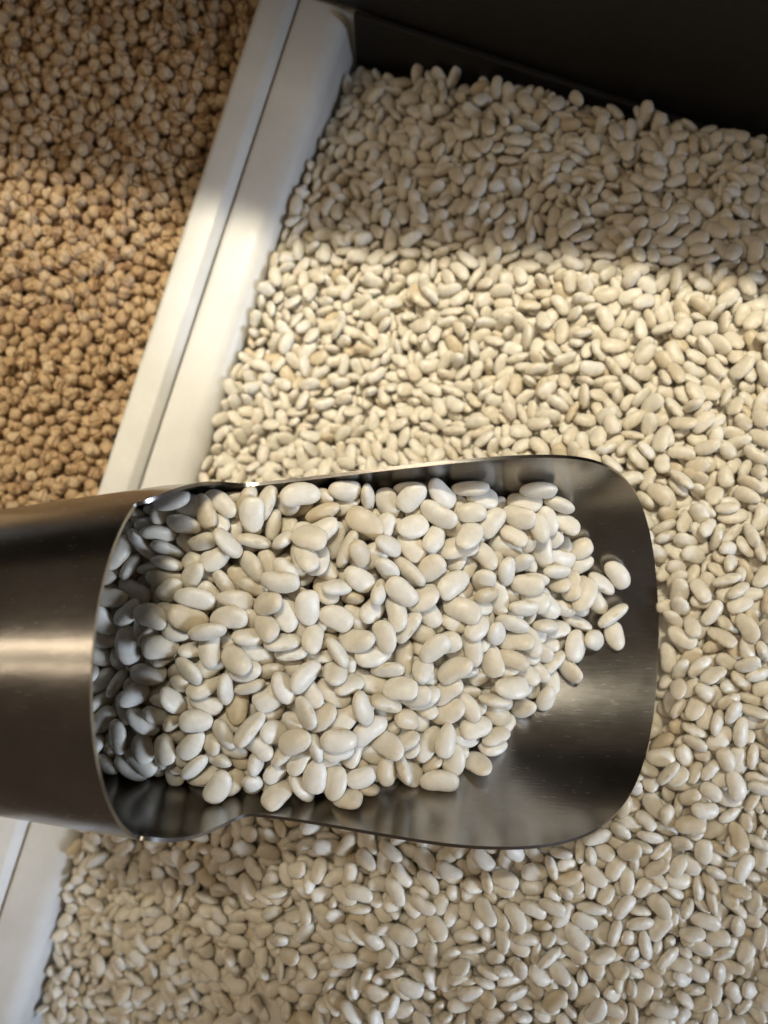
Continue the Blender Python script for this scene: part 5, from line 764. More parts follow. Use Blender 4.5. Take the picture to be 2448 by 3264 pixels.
710,-529,484,90,8,3,1,871,260,350,-15,0,28,9,-160,-871,377,37,4,-2,6,88,224,95,-77,-37,7,0,118,612,59,10,1,39,9,434,573,174,-33,8,20,3,667,-826,510,54,38,17,1,-392,121,-25,81,24,2,1,
-257,545,-40,-75,1,47,4,139,866,44,-65,-58,-20,4,-774,-1563,-44,-41,48,-35,2,-627,-1223,91,80,-26,6,5,641,-18,441,86,-34,6,4,-331,377,-29,82,23,-51,7,-414,535,-67,-55,8,-57,1,-313,-1216,269,37,-6,-57,5,
530,321,270,90,20,-26,5,-368,-1184,226,-77,28,-28,3,224,673,105,19,-4,-85,2,-781,-1018,48,-13,3,65,1,434,340,245,-75,-55,-25,7,-425,-1302,188,70,29,8,1,736,-719,517,3,-4,16,3,503,-961,499,50,71,-47,5,
893,-925,457,-95,-2,10,4,310,140,238,-51,-59,-57,0,240,1240,-43,44,74,-33,4,-232,-1336,351,46,49,-14,6,360,-947,497,5,2,-46,4,519,568,201,-43,52,1,1,459,771,133,59,-40,1,8,-1090,-1646,-150,47,-45,1,2,
84,-798,457,6,-14,-14,5,644,127,377,-9,16,24,2,518,490,228,25,27,-72,1,97,828,38,-7,13,-31,2,245,643,99,71,-62,26,6,-80,-921,405,29,-7,-94,0,556,925,112,4,-54,-38,9,-440,-1235,209,23,-4,46,1,
-114,-1116,400,-10,-13,-67,2,886,-1182,439,32,20,59,5,162,-907,462,27,-88,-34,4,913,-683,532,-7,4,51,8,-343,605,-63,-18,75,12,0,775,656,222,-22,10,-74,0,-938,-1210,-46,-64,-46,-55,8,-170,-827,350,-81,-15,-21,9,
-198,-1061,352,-22,86,-11,6,-8,-903,413,8,-3,25,9,679,471,243,28,-28,18,0,941,828,183,88,24,1,7,-457,-1318,159,-35,82,7,5,-200,692,-47,-38,-82,-15,6,190,961,34,74,53,-2,7,-67,691,-23,42,64,-20,2,
28,920,2,32,11,23,5,134,1184,-65,5,-4,-57,0,-300,251,-7,-44,29,22,8,-324,-963,280,-25,-32,52,6,-710,-1136,61,-6,-67,-34,9,85,460,51,28,-55,-8,1,202,1062,8,5,-11,10,5,-466,-1263,167,35,-11,-61,1,
-694,-1031,97,55,-72,-1,4,303,-1252,493,-49,57,-36,3,84,1001,0,10,-30,-45,2,407,135,315,-18,77,-30,3,-177,1023,-85,32,28,3,2,-320,-1255,266,7,45,-83,1,207,-1176,472,-12,-88,34,2,912,161,406,-29,-24,8,4,
905,1063,94,52,80,2,0,134,-1020,476,92,22,-11,4,929,-1209,444,80,-19,13,4,-143,400,5,-19,-93,-27,0,489,1056,60,75,2,4,6,-786,-1501,-23,-24,-5,-75,5,-896,-1361,-65,-30,40,-65,4,517,-733,523,-78,29,6,1,
983,398,389,-39,-61,25,1,1043,666,274,88,-12,-6,8,-470,-1493,106,-13,5,19,6,857,59,422,13,-4,42,2,-316,-1294,259,-68,11,-32,6,-280,-1095,290,-22,81,-13,6,-293,-955,312,19,14,-57,7,898,229,385,87,-37,-20,2,
-975,-1166,-53,-58,37,49,6,-115,-1309,369,28,-61,44,7,735,-1023,495,-41,10,37,8,-169,246,11,-76,-23,7,2,214,404,99,26,-16,55,0,1022,860,164,-5,-12,-46,6,756,1000,76,-19,-60,26,9,0,117,116,-1,-5,43,4,
11,268,44,-15,-24,-54,0,-19,1324,-148,-31,9,-54,9,186,1336,-84,57,-27,-38,0,100,-1070,436,72,60,15,4,703,308,331,-7,-18,61,4,-63,582,3,24,-47,-57,5,36,710,13,28,11,-50,1,311,1171,-6,73,-51,-3,9,
804,-885,482,-3,5,93,3,926,247,388,57,-24,-25,5,-299,-1145,285,53,56,-14,5,924,328,341,-5,3,43,4,819,935,120,36,65,-36,9,214,760,55,67,-44,2,5,-642,-952,149,78,19,-8,7,573,700,191,0,-13,63,8,
132,1058,-9,73,-6,7,0,-642,-1014,121,-27,7,-14,7,640,-1246,482,-30,-92,-5,7,-68,385,7,-36,46,-51,3,-155,595,-25,13,15,13,1,-15,639,9,19,-9,12,8,146,591,70,-91,6,6,2,604,605,228,98,10,-2,2,
346,857,101,-41,81,-31,5,492,1213,14,-32,14,-33,3,-400,194,0,-48,23,58,8,-155,-1292,360,48,61,19,6,663,242,335,6,-9,73,9,836,-567,528,-6,-98,9,4,349,-1092,485,-34,28,-49,9,-550,120,-63,-12,57,-49,5,
-859,-1602,-94,-12,-96,20,1,12,-1228,427,-79,-1,25,2,1089,1000,123,38,-88,-13,5,-286,-1183,284,12,-21,11,3,-451,-1045,218,-95,-5,8,4,235,-1104,465,-10,-8,-28,8,-417,485,-77,16,5,-36,6,-226,796,-64,95,13,7,1,
216,239,155,-5,71,19,2,719,192,391,-27,-8,50,4,412,601,169,-46,-40,-51,1,775,1192,28,-18,15,-31,6,-697,-1169,73,-12,6,31,4,141,644,85,-46,-78,-27,2,-535,-1518,65,1,3,70,0,759,-845,488,17,60,60,3,
752,-674,536,60,74,5,5,418,539,172,12,94,-15,7,836,-1142,442,-26,-24,-21,5,8,371,27,-47,-71,-41,6,79,640,45,3,8,49,8,-943,-1484,-108,-1,47,-25,8,-686,-1455,-18,-4,-90,-7,5,612,1001,89,-21,-18,87,8,
940,49,414,45,80,-21,6,-84,-996,393,-10,92,-17,9,68,1142,-67,-46,-36,-46,9,651,465,260,48,58,17,0,128,706,61,-70,-54,1,0,669,563,240,-88,17,-27,2,1016,556,286,73,50,6,7,126,1224,-88,49,80,-12,8,
712,148,378,6,1,11,1,-93,919,-52,-18,-73,39,3,218,851,61,-16,15,-84,0,-664,-1569,-3,80,-13,15,3,-101,96,97,-53,-74,22,9,384,-1235,449,-14,23,35,0,95,-917,444,14,1,-85,9,138,-947,455,9,25,-92,9,
56,-1148,423,11,-12,22,8,430,224,254,50,-9,32,1,230,515,119,-20,-16,-41,7,-330,342,-46,5,-20,-74,8,487,1110,27,-40,-72,-27,9,931,1098,83,-3,94,17,1,-389,-1382,190,-5,-6,-91,4,-100,-1177,376,14,16,-59,1,
343,939,63,23,0,-86,6,-376,204,-47,6,-4,-35,7,412,379,208,-49,-14,-31,7,125,969,3,35,-3,-29,5,430,1154,8,-10,-12,-46,6,-127,-1128,372,0,3,-24,7,-600,-928,156,5,50,1,9,33,623,21,89,-3,-11,3,
437,270,259,14,-17,51,7,789,1128,43,-20,-41,-70,1,561,1216,1,-33,59,65,0,1068,1084,88,4,70,40,3,978,940,143,65,-32,-29,8,715,-820,485,62,-71,-27,1,770,-304,483,15,20,40,4,278,1138,-11,-7,-32,-84,3,
779,260,359,66,-51,26,7,28,757,11,65,-41,42,8,-959,-1571,-117,-34,35,-9,3,-962,-1471,-121,49,-41,-60,7,-78,1035,-82,2,11,87,0,334,914,79,5,-21,31,7,-1,1215,-128,-77,55,10,7,1045,1039,102,24,-36,-78,0,
-993,-1352,-95,-61,-25,-29,3,-600,-1328,75,31,85,5,6,190,200,151,-9,5,-36,5,1049,596,278,18,-22,4,1,995,913,163,-49,39,13,7,-101,1412,-210,27,-17,15,1,794,-714,504,-2,55,-71,2,294,1098,15,75,-59,6,3,
-810,-951,56,-2,66,72,6,713,-1211,457,-80,-17,15,4,-743,-1518,-37,-15,4,8,9,-596,-1400,62,-10,-33,88,1,219,141,199,-7,-40,-67,0,553,1057,56,-7,-69,-35,6,547,291,268,14,49,-62,0,774,-585,514,12,-27,-85,1,
820,-53,460,-63,-51,-1,8,460,706,149,-6,21,-75,3,638,694,201,11,-28,-84,1,489,647,176,-11,11,-30,4,19,-1194,417,28,17,15,4,456,358,231,91,9,27,1,900,-445,562,0,17,-25,7,-246,236,1,29,18,-42,4,
717,-316,494,18,-14,-24,6,762,-2,430,7,0,9,1,87,617,18,10,14,24,1,540,725,175,72,56,11,9,572,-997,497,7,-6,1,2,438,-812,494,-2,-98,8,2,-455,378,-52,-56,-64,-5,2,171,560,88,-10,-11,50,7,
884,665,229,-21,80,46,2,-441,-1481,130,-18,-11,-13,2,746,-121,459,-6,88,-18,6,38,-1279,401,1,-98,8,6,160,-1152,451,70,-50,14,2,-129,-916,385,-14,-43,58,5,-185,196,11,32,77,27,3,67,655,24,-20,8,-82,2,
384,1021,48,-95,-14,-15,7,-929,-1274,-77,-8,-70,-48,7,-688,-1243,66,-59,47,47,5,-200,-887,352,-3,-3,7,7,259,1286,-71,-11,-10,4,0,596,213,343,-34,82,-6,5,262,533,116,-26,-33,34,7,-884,-1514,-95,10,19,-17,7,
-611,-1177,93,-87,13,-6,4,-131,1229,-162,-49,61,18,5,-719,-1104,60,50,-73,-35,3,-416,73,3,-28,0,53,4,874,40,434,5,22,-48,2,566,210,305,1,82,7,1,568,784,167,-20,-12,10,4,1068,827,160,2,18,60,4,
493,-1011,488,-26,0,92,3,301,476,143,-83,-4,-5,5,-893,-1446,-81,-20,-11,-82,4,581,-1170,462,-34,-25,48,5,-491,220,-67,73,25,39,1,233,276,131,2,82,-3,4,-309,719,-59,18,0,36,7,-1090,-1537,-165,21,43,9,2,
-775,-1373,-2,-16,63,30,5,-58,-899,393,11,90,2,7,927,-35,465,-20,14,35,4,395,823,87,89,40,9,9,-350,-998,279,69,-47,20,8,612,-1179,461,-17,-7,53,6,42,440,50,-6,85,-26,8,103,948,16,-7,-12,-6,3,
-420,-970,256,84,-3,2,5,-413,-930,252,-75,-34,-9,3,786,922,142,-13,29,-19,5,891,928,131,-54,53,-34,0,-118,-803,373,78,-45,-10,8,780,-1082,456,40,2,-26,6,-314,118,-44,29,-3,-36,5,685,413,294,0,-15,32,3,
491,1177,-6,6,-37,-70,6,1101,1087,73,12,-5,-77,9,-917,-1493,-103,-13,-41,12,3,118,220,110,11,-25,87,7,-38,374,18,-75,-33,4,3,496,524,202,-19,25,-80,7,-771,-1002,68,6,41,60,8,-250,-1053,308,-11,72,46,3,
258,1090,6,-16,-4,-58,4,-695,-1067,75,56,17,-28,7,-595,-1092,138,8,26,-71,6,-511,114,-56,41,-28,-52,5,-895,-1568,-96,-64,-15,-42,7,-826,-1331,-38,-3,4,53,7,6,1059,-44,43,47,49,2,133,-1193,424,60,41,47,8,
675,-698,487,7,-2,-23,8,282,-862,470,-81,-26,13,2,758,-660,511,-4,6,63,4,-95,-1268,384,-67,-54,24,3,-482,-1155,199,19,-83,28,2,409,756,113,21,-11,-33,8,-1060,-1590,-157,-46,-12,-49,3,-629,-1264,73,-43,-69,-35,1,
815,-934,464,-5,24,22,5,53,1208,-99,70,10,10,8,378,1106,28,45,45,72,7,-66,-959,375,-16,-12,6,9,77,856,-3,9,7,6,1,677,-1162,452,71,42,-1,6,150,-877,461,-34,8,14,1,899,24,441,14,20,-53,4,
938,153,390,42,2,27,4,-758,-1030,25,0,29,67,5,378,-1035,483,-26,-21,82,3,779,-548,523,-10,23,59,3,-57,106,87,-4,12,-45,1,267,879,78,-11,1,17,6,-341,236,-33,-63,-42,1,7,-196,323,-8,25,16,19,9,
-77,611,-4,-15,-30,-57,8,75,790,20,94,-1,1,9,431,1012,52,6,-8,-46,5,-1067,-1531,-144,25,-52,2,7,704,1064,80,21,-20,-47,7,687,-227,455,-4,92,-4,9,890,-563,511,34,48,-77,4,841,-238,523,1,15,38,4,
931,-1035,461,-18,19,60,7,378,152,247,13,-18,4,3,332,501,149,-42,20,-7,8,705,951,126,81,36,-28,2,-819,-1493,-38,-18,-48,54,3,-722,-949,76,-20,-95,16,1,219,1329,-112,35,-55,-36,3,305,-1074,468,25,7,-10,3,
904,955,104,12,85,-21,6,952,998,87,-32,43,37,2,735,-789,510,-1,3,-24,7,-512,164,-70,71,41,-11,3,175,1004,6,-20,64,46,8,419,1300,-28,-2,-79,-8,7,162,124,202,8,4,-78,5,-112,1204,-129,17,41,49,3,
606,-675,496,81,-13,29,8,407,1049,33,6,5,82,6,911,-865,475,-7,-48,59,7,-463,197,-57,-14,-21,-68,5,501,334,252,43,88,-6,8,104,560,48,11,10,-95,7,911,792,200,26,91,-12,2,368,1144,9,-36,-88,15,3,
907,595,261,47,62,-8,0,989,855,179,-50,-40,18,4,737,-1258,476,5,23,-73,3,928,-914,474,-17,-4,-25,3,735,469,245,-12,54,82,0,-182,-1015,351,8,-65,-53,1,162,1117,-33,58,-69,36,7,892,-596,513,82,7,-32,1,
599,374,266,50,-13,-34,7,431,731,138,21,-96,10,9,305,952,68,17,-10,23,1,933,749,219,-79,46,-10,5,-957,-1198,-70,-15,45,-22,7,959,-1001,454,25,12,-54,2,-6,223,63,14,29,65,2,63,307,62,71,-22,1,0,
400,440,171,-80,-36,-10,4,90,1199,-76,47,85,-8,7,679,-113,441,-13,10,95,9,-435,-1213,191,-19,-86,-30,3,173,255,121,-40,-17,-9,5,304,370,148,-8,90,31,9,966,771,219,-23,-9,48,8,855,945,117,9,-17,-36,1,
-163,676,-26,-84,-1,-9,3,360,625,144,-93,9,7,5,819,882,152,-11,15,50,6,165,-1234,436,-15,58,5,2,738,-1168,444,14,17,14,7,899,-1061,445,-5,-5,3,6,514,413,236,19,8,-86,2,488,-1191,471,-61,-30,4,2,
-62,335,10,-39,-19,-76,5,-52,444,1,-82,43,16,6,-217,539,-25,39,76,-3,8,726,-484,518,-40,23,17,8,-241,-1251,305,84,12,29,9,-123,-902,359,11,-13,-10,3,274,256,176,13,-11,-14,6,564,503,214,68,29,18,1,
1049,646,229,-25,-91,8,1,-58,293,0,32,-9,-36,8,-628,-1567,23,14,18,52,1,-839,-1198,-53,-6,-69,5,8,-370,410,-44,8,0,47,6,264,442,122,-2,34,-23,1,-368,64,26,14,6,-43,9,552,1243,-14,-14,-42,-17,5,
-393,-1438,157,-29,22,-18,1,-568,-1184,125,18,-23,27,9,501,373,233,-31,21,84,5,1032,772,192,-9,8,23,1,548,-1025,502,-2,47,81,8,-751,-1109,46,-13,32,-27,3,-157,-998,377,77,-50,2,8,-36,-1072,422,64,-25,-2,6,
-343,-1108,277,-76,-42,-11,8,-65,1220,-133,25,-46,-20,3,242,-1129,452,50,-65,18,9,718,885,142,-21,20,84,7,919,-756,478,41,82,7,2,855,369,339,6,-24,-47,4,465,853,105,-25,16,6,5,-206,-1300,327,38,-6,15,2,
-811,-1157,-30,10,-75,2,7,-278,-1216,292,40,-73,-48,0,398,-969,490,76,-17,30,1,376,-908,483,-66,-53,3,4,384,510,147,2,-23,32,2,235,761,78,-33,9,-87,8,347,1095,15,61,65,3,0,-1000,-1455,-122,-17,93,7,3,
821,-490,530,37,8,29,3,-453,106,-27,54,-59,-23,8,-603,-1437,32,7,12,-16,0,-441,-1364,138,13,85,-49,7,263,217,181,-1,94,13,7,-176,1107,-110,-52,-37,53,4,788,-746,489,-3,7,-94,1,857,-85,463,78,-20,8,5,
91,498,14,13,-23,-15,3,735,1004,59,72,-27,-29,2,657,-784,493,1,84,44,2,522,437,220,2,84,-5,1,967,934,117,0,32,20,5,298,298,175,-12,-1,29,8,963,470,304,6,-16,25,5,24,111,135,-12,-92,-14,2,
431,297,217,-29,13,-46,9,339,1302,-42,-63,12,20,3,306,-991,497,-45,-33,72,8,654,-961,465,-85,10,25,1,294,645,102,1,1,12,0,711,-1015,474,-17,26,-14,8,621,-764,494,-21,55,-61,0,781,-390,517,19,95,8,0,
373,836,103,-22,-12,14,0,-766,-1142,10,4,14,36,6,-478,277,-67,55,-66,-2,2,84,264,69,-27,-67,58,9,669,986,96,-67,-39,2,1,200,367,102,68,7,-34,6,506,1240,-4,-61,21,-7,2,-434,-1096,196,59,-65,-32,1,
-534,-1459,59,-79,5,-5,2,-617,-1002,137,-42,19,14,3,234,1165,-18,-46,-72,29,5,-1078,-1617,-165,4,69,29,4,248,834,76,-10,9,-5,4,-115,1290,-184,10,20,42,1,1097,899,148,3,19,86,2,308,1213,-29,1,-3,-71,9,
1020,1064,89,-22,88,-24,5,948,-63,460,16,22,20,7,143,915,2,8,-17,-36,0,523,255,273,38,67,-22,4,627,218,326,93,-29,5,4,843,290,351,-43,-8,-23,4,695,735,209,4,4,-81,6,-205,-816,358,29,-53,-37,5,
-3,429,26,68,19,38,4,-129,762,-48,34,-63,18,2,422,624,143,16,23,-73,7,812,968,117,-31,8,37,6,932,-363,519,-98,-2,6,9,-193,592,-48,63,-28,9,5,-642,-1385,40,3,-99,4,7,521,-1244,507,-48,70,-43,5,
-361,-919,265,34,14,-83,6,212,-918,454,-28,-4,-92,2,849,-27,446,-9,-9,-40,3,569,252,282,-35,1,-35,4,466,1120,8,-5,-25,42,3,856,-122,470,98,-5,8,7,-417,184,-36,14,10,7,7,-309,178,-24,-23,80,11,4,
833,545,267,84,1,12,1,522,1261,-21,-77,29,43,3,1113,963,136,-17,-42,84,8,-410,-1262,199,-1,-21,-57,0,748,115,378,48,72,-38,0,674,445,241,48,-10,8,8,590,-987,476,2,3,-20,1,701,-358,478,-2,-25,-5,2,
650,-8,411,20,7,4,8,245,929,29,-67,-58,-26,5,775,-992,477,-10,2,-1,2,-409,424,-49,-69,-37,2,1,684,957,94,-33,-47,-4,5,-943,-1536,-126,20,9,-70,5,69,826,28,81,37,-26,4,643,635,223,22,18,-81,8,
-21,1053,-56,32,62,39,4,810,1185,34,-80,30,36,7,-521,79,-35,11,-31,-4,3,-178,914,-72,-20,19,-62,5,-184,974,-79,-5,-11,-30,0,48,1400,-176,15,8,4,6,-286,-794,305,6,2,-70,2,109,-1147,438,-90,22,-10,2,
677,23,400,-2,-7,11,7,236,896,44,-31,32,86,2,-1007,-1487,-138,34,-59,42,6,-748,-1575,-47,-42,8,-53,6,521,-1097,491,77,54,-25,3,-710,-1504,-21,61,-66,0,3,-556,-1531,47,-4,-88,20,0,-173,-1146,333,-57,70,-8,6,
662,-997,450,-10,36,-84,2,81,717,25,-86,-46,1,4,41,806,1,-4,-11,35,7,736,643,220,64,-54,7,8,507,1275,-37,-75,43,44,0,-201,373,-42,-2,6,-12,8,949,114,423,75,-25,-2,0,658,650,209,-63,44,-2,0,
-1020,-1642,-153,70,-20,2,9,-732,-1439,-27,-49,-79,19,3,493,775,133,-34,-46,67,6,21,1266,-149,18,17,19,3,-747,-1192,23,7,-6,93,0,-82,-876,366,62,68,6,6,754,905,144,-71,-6,-24,5,433,-1064,478,-1,-57,-58,5,
381,-846,483,89,18,-16,8,755,759,201,-85,30,14,6,412,942,65,13,-5,-25,2,243,1224,-69,81,-46,-10,8,908,-1174,420,-39,63,1,9,-274,280,-54,-80,0,18,1,184,884,45,-30,4,-20,9,67,1330,-148,-1,-15,-93,9,
-960,-1623,-128,47,61,-6,5,2,521,23,-10,-26,29,4,-45,701,0,72,4,-26,3,-468,-1083,182,-50,-65,26,8,74,-824,413,-8,-12,30,1,766,134,386,-28,16,-18,2,829,249,367,17,-6,9,7,-739,-1384,-11,-9,-9,20,3,
305,-1249,461,1,-2,45,5,644,-1249,459,-15,-95,-4,4,-241,286,-39,58,-28,-45,4,-75,540,-19,-61,65,-38,4,781,491,270,28,19,14,3,325,802,101,12,2,95,5,-57,1057,-97,34,4,-47,8,495,887,83,16,-14,-50,6,
694,-1257,474,18,14,37,1,-386,-902,281,52,76,11,8,-81,266,8,-25,-83,-15,9,604,1038,57,19,-10,-21,4,53,1246,-143,31,-3,-78,8,-35,1333,-183,-13,-52,-65,4,-10,1376,-169,-10,-27,31,9,715,1151,30,8,-1,32,2,
938,-236,493,-8,20,-91,9,526,384,216,14,-34,-37,0,665,371,268,76,1,19,9,930,-1094,426,-22,-83,16,5,372,131,276,-14,6,65,2,-135,419,-23,21,-22,-12,6,-216,1041,-125,88,-27,-26,4,340,1000,46,0,0,74,8,
622,-1023,496,-82,48,-10,7,60,752,24,45,-8,-78,8,-899,-1305,-75,6,28,94,2,-803,-1386,-31,73,-51,4,2,785,971,138,-8,-10,16,7,817,-279,491,-48,-70,37,6,973,966,90,18,0,-6,1,-178,-1187,351,-96,1,10,6,
345,-1247,454,-77,57,-1,9,209,-1047,464,-2,-7,26,1,348,-888,483,-73,-46,14,7,417,-867,494,-83,49,0,2,-79,377,-25,62,-32,-16,7,649,336,284,-69,5,-44,2,1038,899,143,21,-2,-22,5,770,1044,54,-62,53,16,8,
22,-914,439,64,51,-10,7,-284,237,-54,3,-31,17,2,263,167,197,-83,14,-31,3,-179,507,-37,22,-56,59,1,536,844,146,79,-51,5,4,372,887,82,-17,-46,41,7,-656,-1537,-17,83,0,-11,7,-741,-1304,18,5,11,77,5,
-492,67,-36,70,32,33,9,-49,260,24,13,-19,-65,1,-249,877,-89,-44,77,-42,7,616,-949,469,42,-74,-34,8,851,-679,500,3,18,51,1,873,-427,504,-34,5,12,5,-46,-1159,387,16,58,-54,2,937,196,393,-90,-15,-15,6,
302,691,94,4,-15,-6,9,9,847,-1,-67,55,1,9,-470,-1481,78,-53,-79,7,7,839,-1179,444,4,93,15,2,-540,114,-99,-72,-22,-2,2,42,182,86,-78,-37,9,1,782,159,389,-24,-17,-63,8,381,354,192,65,57,-14,1,
744,498,263,79,52,-18,5,-44,896,-24,1,-22,-53,8,1091,1013,95,26,16,71,4,-795,-1436,-47,16,12,-69,0,-968,-1246,-87,15,-24,-31,3,-879,-1231,-57,34,80,21,0,-401,-1391,162,9,86,29,2,597,-614,514,-20,15,61,5,
1053,687,251,-60,52,-10,5,230,1017,45,23,6,63,8,833,1171,49,22,8,84,9,-951,-1138,-50,43,52,47,3,-909,-1036,-18,20,-30,50,7,-869,-1048,-3,-6,23,64,4,-191,806,-37,-20,12,-60,0,-392,-877,251,-6,10,67,2,
-210,-1128,328,-13,8,44,5,-631,-980,125,37,-27,47,4,524,-1135,454,-1,17,19,8,100,-884,434,29,4,-60,1,833,-338,502,66,-62,21,2,64,1104,-60,5,-42,-37,8,-596,-1274,83,-70,35,30,4,-396,564,-93,31,-19,-42,1,
342,1263,-45,-10,-18,-74,7,-541,-1490,36,-60,1,22,5,414,-1173,496,7,-17,-1,5,-335,-781,317,18,44,61,0,809,-1045,475,35,-90,-5,3,876,585,255,4,31,50,3,-497,-1056,170,-49,62,14,9,845,-723,493,20,-88,10,0,
235,1073,-12,-30,-7,26,8,856,-602,513,8,-66,-16,5,742,-414,505,-13,17,89,6,222,487,103,20,80,5,0,7,1132,-109,-6,-9,78,6,-37,-1297,394,44,76,14,9,-251,418,-41,-34,-74,3,5,240,560,100,11,1,10,4,
-255,829,-70,2,-13,-68,3,-435,-1443,114,23,1,8,1,-396,-1234,219,-14,-66,-63,7,-354,641,-82,-73,-52,-7,0,670,1135,22,9,15,-52,6,1130,1049,101,-75,46,-4,2,630,-69,469,1,14,-81,4,-180,459,-16,16,-18,-44,9,
-67,649,-2,1,-53,56,4,-299,805,-79,12,18,1,3,143,1327,-120,9,-75,9,5,673,499,222,41,-26,0,0,904,522,278,27,61,-44,3,-249,-1174,324,33,-29,-11,0,-91,169,41,65,42,7,9,374,227,234,-25,-43,58,2,
-28,840,-22,-74,-10,14,8,1058,937,139,2,-9,47,4,-721,-1584,-20,-59,30,37,7,-386,606,-75,-7,28,-15,7,570,452,214,7,13,-45,5,-47,735,4,-11,11,-13,8,-88,1245,-175,94,1,-10,3,601,1113,36,0,44,-46,3,
-559,-1218,107,31,28,-15,3,-224,-1020,324,-27,-30,65,1,296,1279,-83,-5,93,-13,2,-420,-1403,133,2,-6,-22,7,736,-994,458,20,96,3,7,583,-720,504,12,95,-3,9,673,-716,509,-78,45,-1,3,848,-652,528,-9,-72,18,3,
797,-306,492,78,-37,-25,1,259,365,125,35,5,-23,7,479,412,204,84,-23,-1,6,38,586,9,-2,84,-7,2,772,610,226,11,-97,1,7,938,-949,445,10,17,-8,8,244,392,106,-46,-17,18,9,114,501,51,-9,-18,-28,6,
1006,616,248,-39,-77,24,2,689,1009,74,8,5,73,0,-862,-1282,-62,14,19,-28,6,-265,75,26,34,-74,-32,1,550,649,208,-83,12,1,7,280,919,62,-71,-7,-20,2,3,-1131,428,4,43,-54,7,173,347,102,3,-15,-26,7,
639,-821,486,-23,-94,-6,9,669,415,255,-77,16,-25,2,55,957,-21,40,64,-30,0,77,1051,-50,92,10,24,1,-558,-1048,158,35,-28,58,6,74,-1178,428,-65,-26,-27,6,-538,152,-97,-52,-47,1,0,712,496,250,77,-1,-13,7,
789,-1155,440,-8,15,-17,2,870,-361,526,9,0,-46,9,963,631,244,-29,12,-28,9,694,1161,11,-52,-59,-7,7,-42,-1212,411,23,-27,27,1,-419,374,-40,-34,24,-1,5,724,421,290,-15,66,-30,8,860,-911,481,-45,51,-29,9,
196,317,128,7,95,6,4,-118,-845,355,-6,-5,28,7,220,-856,439,3,-2,-70,2,574,321,254,-4,-16,-31,2,892,847,166,-21,-5,-35,1,585,-1234,456,79,9,13,2,188,229,114,83,22,5,0,867,222,376,9,11,39,5,
-110,961,-90,62,43,-2,5,964,690,221,7,9,65,1,319,1335,-66,1,-6,65,3,-828,-1029,-6,5,0,-44,2,438,-1160,470,16,13,32,6,239,204,154,22,81,-16,4,27,543,11,-2,-10,9,5,145,822,30,1,61,-42,1,
-1018,-1598,-150,17,-18,-79,7,-74,-1262,401,34,-76,-3,2,734,-732,542,-8,-5,29,7,561,182,325,-75,55,-3,1,38,1176,-101,-22,3,3,8,719,1122,46,5,-18,58,3,-636,-1144,71,83,39,-6,6,-256,-820,319,-47,56,-27,8,
544,233,269,82,-18,17,4,-434,-1135,211,16,-5,-85,2,-164,314,-49,-60,-35,-31,9,460,224,243,-32,-17,49,1,959,282,352,-5,2,45,8,1019,687,219,-20,-92,-4,9,32,1024,-42,32,-53,-48,9,725,973,84,-21,-92,-6,4,
-125,890,-61,-3,-30,32,1,-55,994,-86,-14,-79,-18,8,1038,721,228,28,89,-13,5,1092,1041,76,18,6,11,8,-283,-1129,310,23,64,54,5,259,-1239,483,27,-44,81,1,-909,-1644,-110,26,-85,-2,7,-792,-1137,-3,68,-55,-22,8,
915,-492,561,15,-17,-69,3,-488,-1262,120,-38,-24,83,4,87,-859,415,23,-56,-61,3,629,-685,484,14,-33,-68,6,-357,532,-107,42,0,8,1,893,372,328,-6,35,74,7,-720,-1040,50,-65,58,-21,2,34,-1146,395,-6,-1,-1,9,
256,-1086,449,6,79,27,4,136,412,49,7,0,-4,9,589,439,239,-43,-22,30,5,-354,494,-74,0,23,20,4,80,385,44,52,13,10,0,233,341,108,-12,7,-65,2,80,909,8,17,-6,-35,3,2,1305,-171,49,52,1,6,
-667,-1433,1,-7,-19,-36,2,-624,-898,177,61,70,0,7,-228,675,-44,-53,10,-29,3,752,1087,51,73,58,8,5,81,1350,-132,-3,-29,-75,7,-797,-1231,-8,-27,4,-75,4,-160,-1238,335,70,62,10,6,930,-285,494,-89,33,0,1,
656,117,348,21,-10,-93,8,651,902,118,1,-13,-91,1,199,1122,-43,67,-60,21,2,-517,-1119,159,-81,-9,14,6,-40,-972,408,-6,-10,67,3,833,-383,502,43,1,-18,3,933,88,416,21,86,-39,1,462,822,100,-27,6,-21,6,
-927,-1203,-85,-5,8,53,7,602,-1080,473,-57,21,21,0,-302,445,-41,10,-1,5,7,-86,462,-13,21,-84,25,4,790,1025,75,-76,-20,-23,9,1015,1116,71,-16,-96,17,3,-751,-1059,5,12,15,17,1,476,-986,503,31,-41,-32,7,
-220,449,-33,-62,-38,16,2,959,177,424,35,79,11,0,-6,749,0,-62,-10,38,2,-876,-1388,-82,-13,9,10,5,-133,1358,-205,53,9,-61,5,-484,-1227,136,-15,74,38,3,725,-45,439,11,-39,-74,0,961,710,195,-5,-7,-76,1,
-581,-1072,119,12,-2,-8,1,-307,-1031,299,61,28,-40,7,267,-1184,457,-78,60,1,1,713,-1069,435,-94,16,14,5,-286,646,-81,21,14,17,8,875,489,290,21,87,-4,7,-918,-1451,-115,12,7,76,2,-522,-1163,157,-8,-46,-82,2,
92,-1213,403,-10,16,75,4,851,-1100,432,24,-5,-74,0,1056,617,254,-9,61,63,2,56,243,85,68,63,21,3,341,162,218,17,-69,29,3,569,363,243,19,77,-54,7,433,1241,-8,-8,-7,-11,3,-173,1178,-159,31,30,8,8,
261,-871,447,-51,74,-11,8,682,-913,469,5,10,-33,3,630,-728,499,-9,-40,-30,2,496,-1239,458,83,-53,-4,5,552,-1045,480,-61,-8,18,6,119,128,131,64,-69,13,7,328,271,179,-29,86,3,9,452,285,236,-13,-81,12,7,
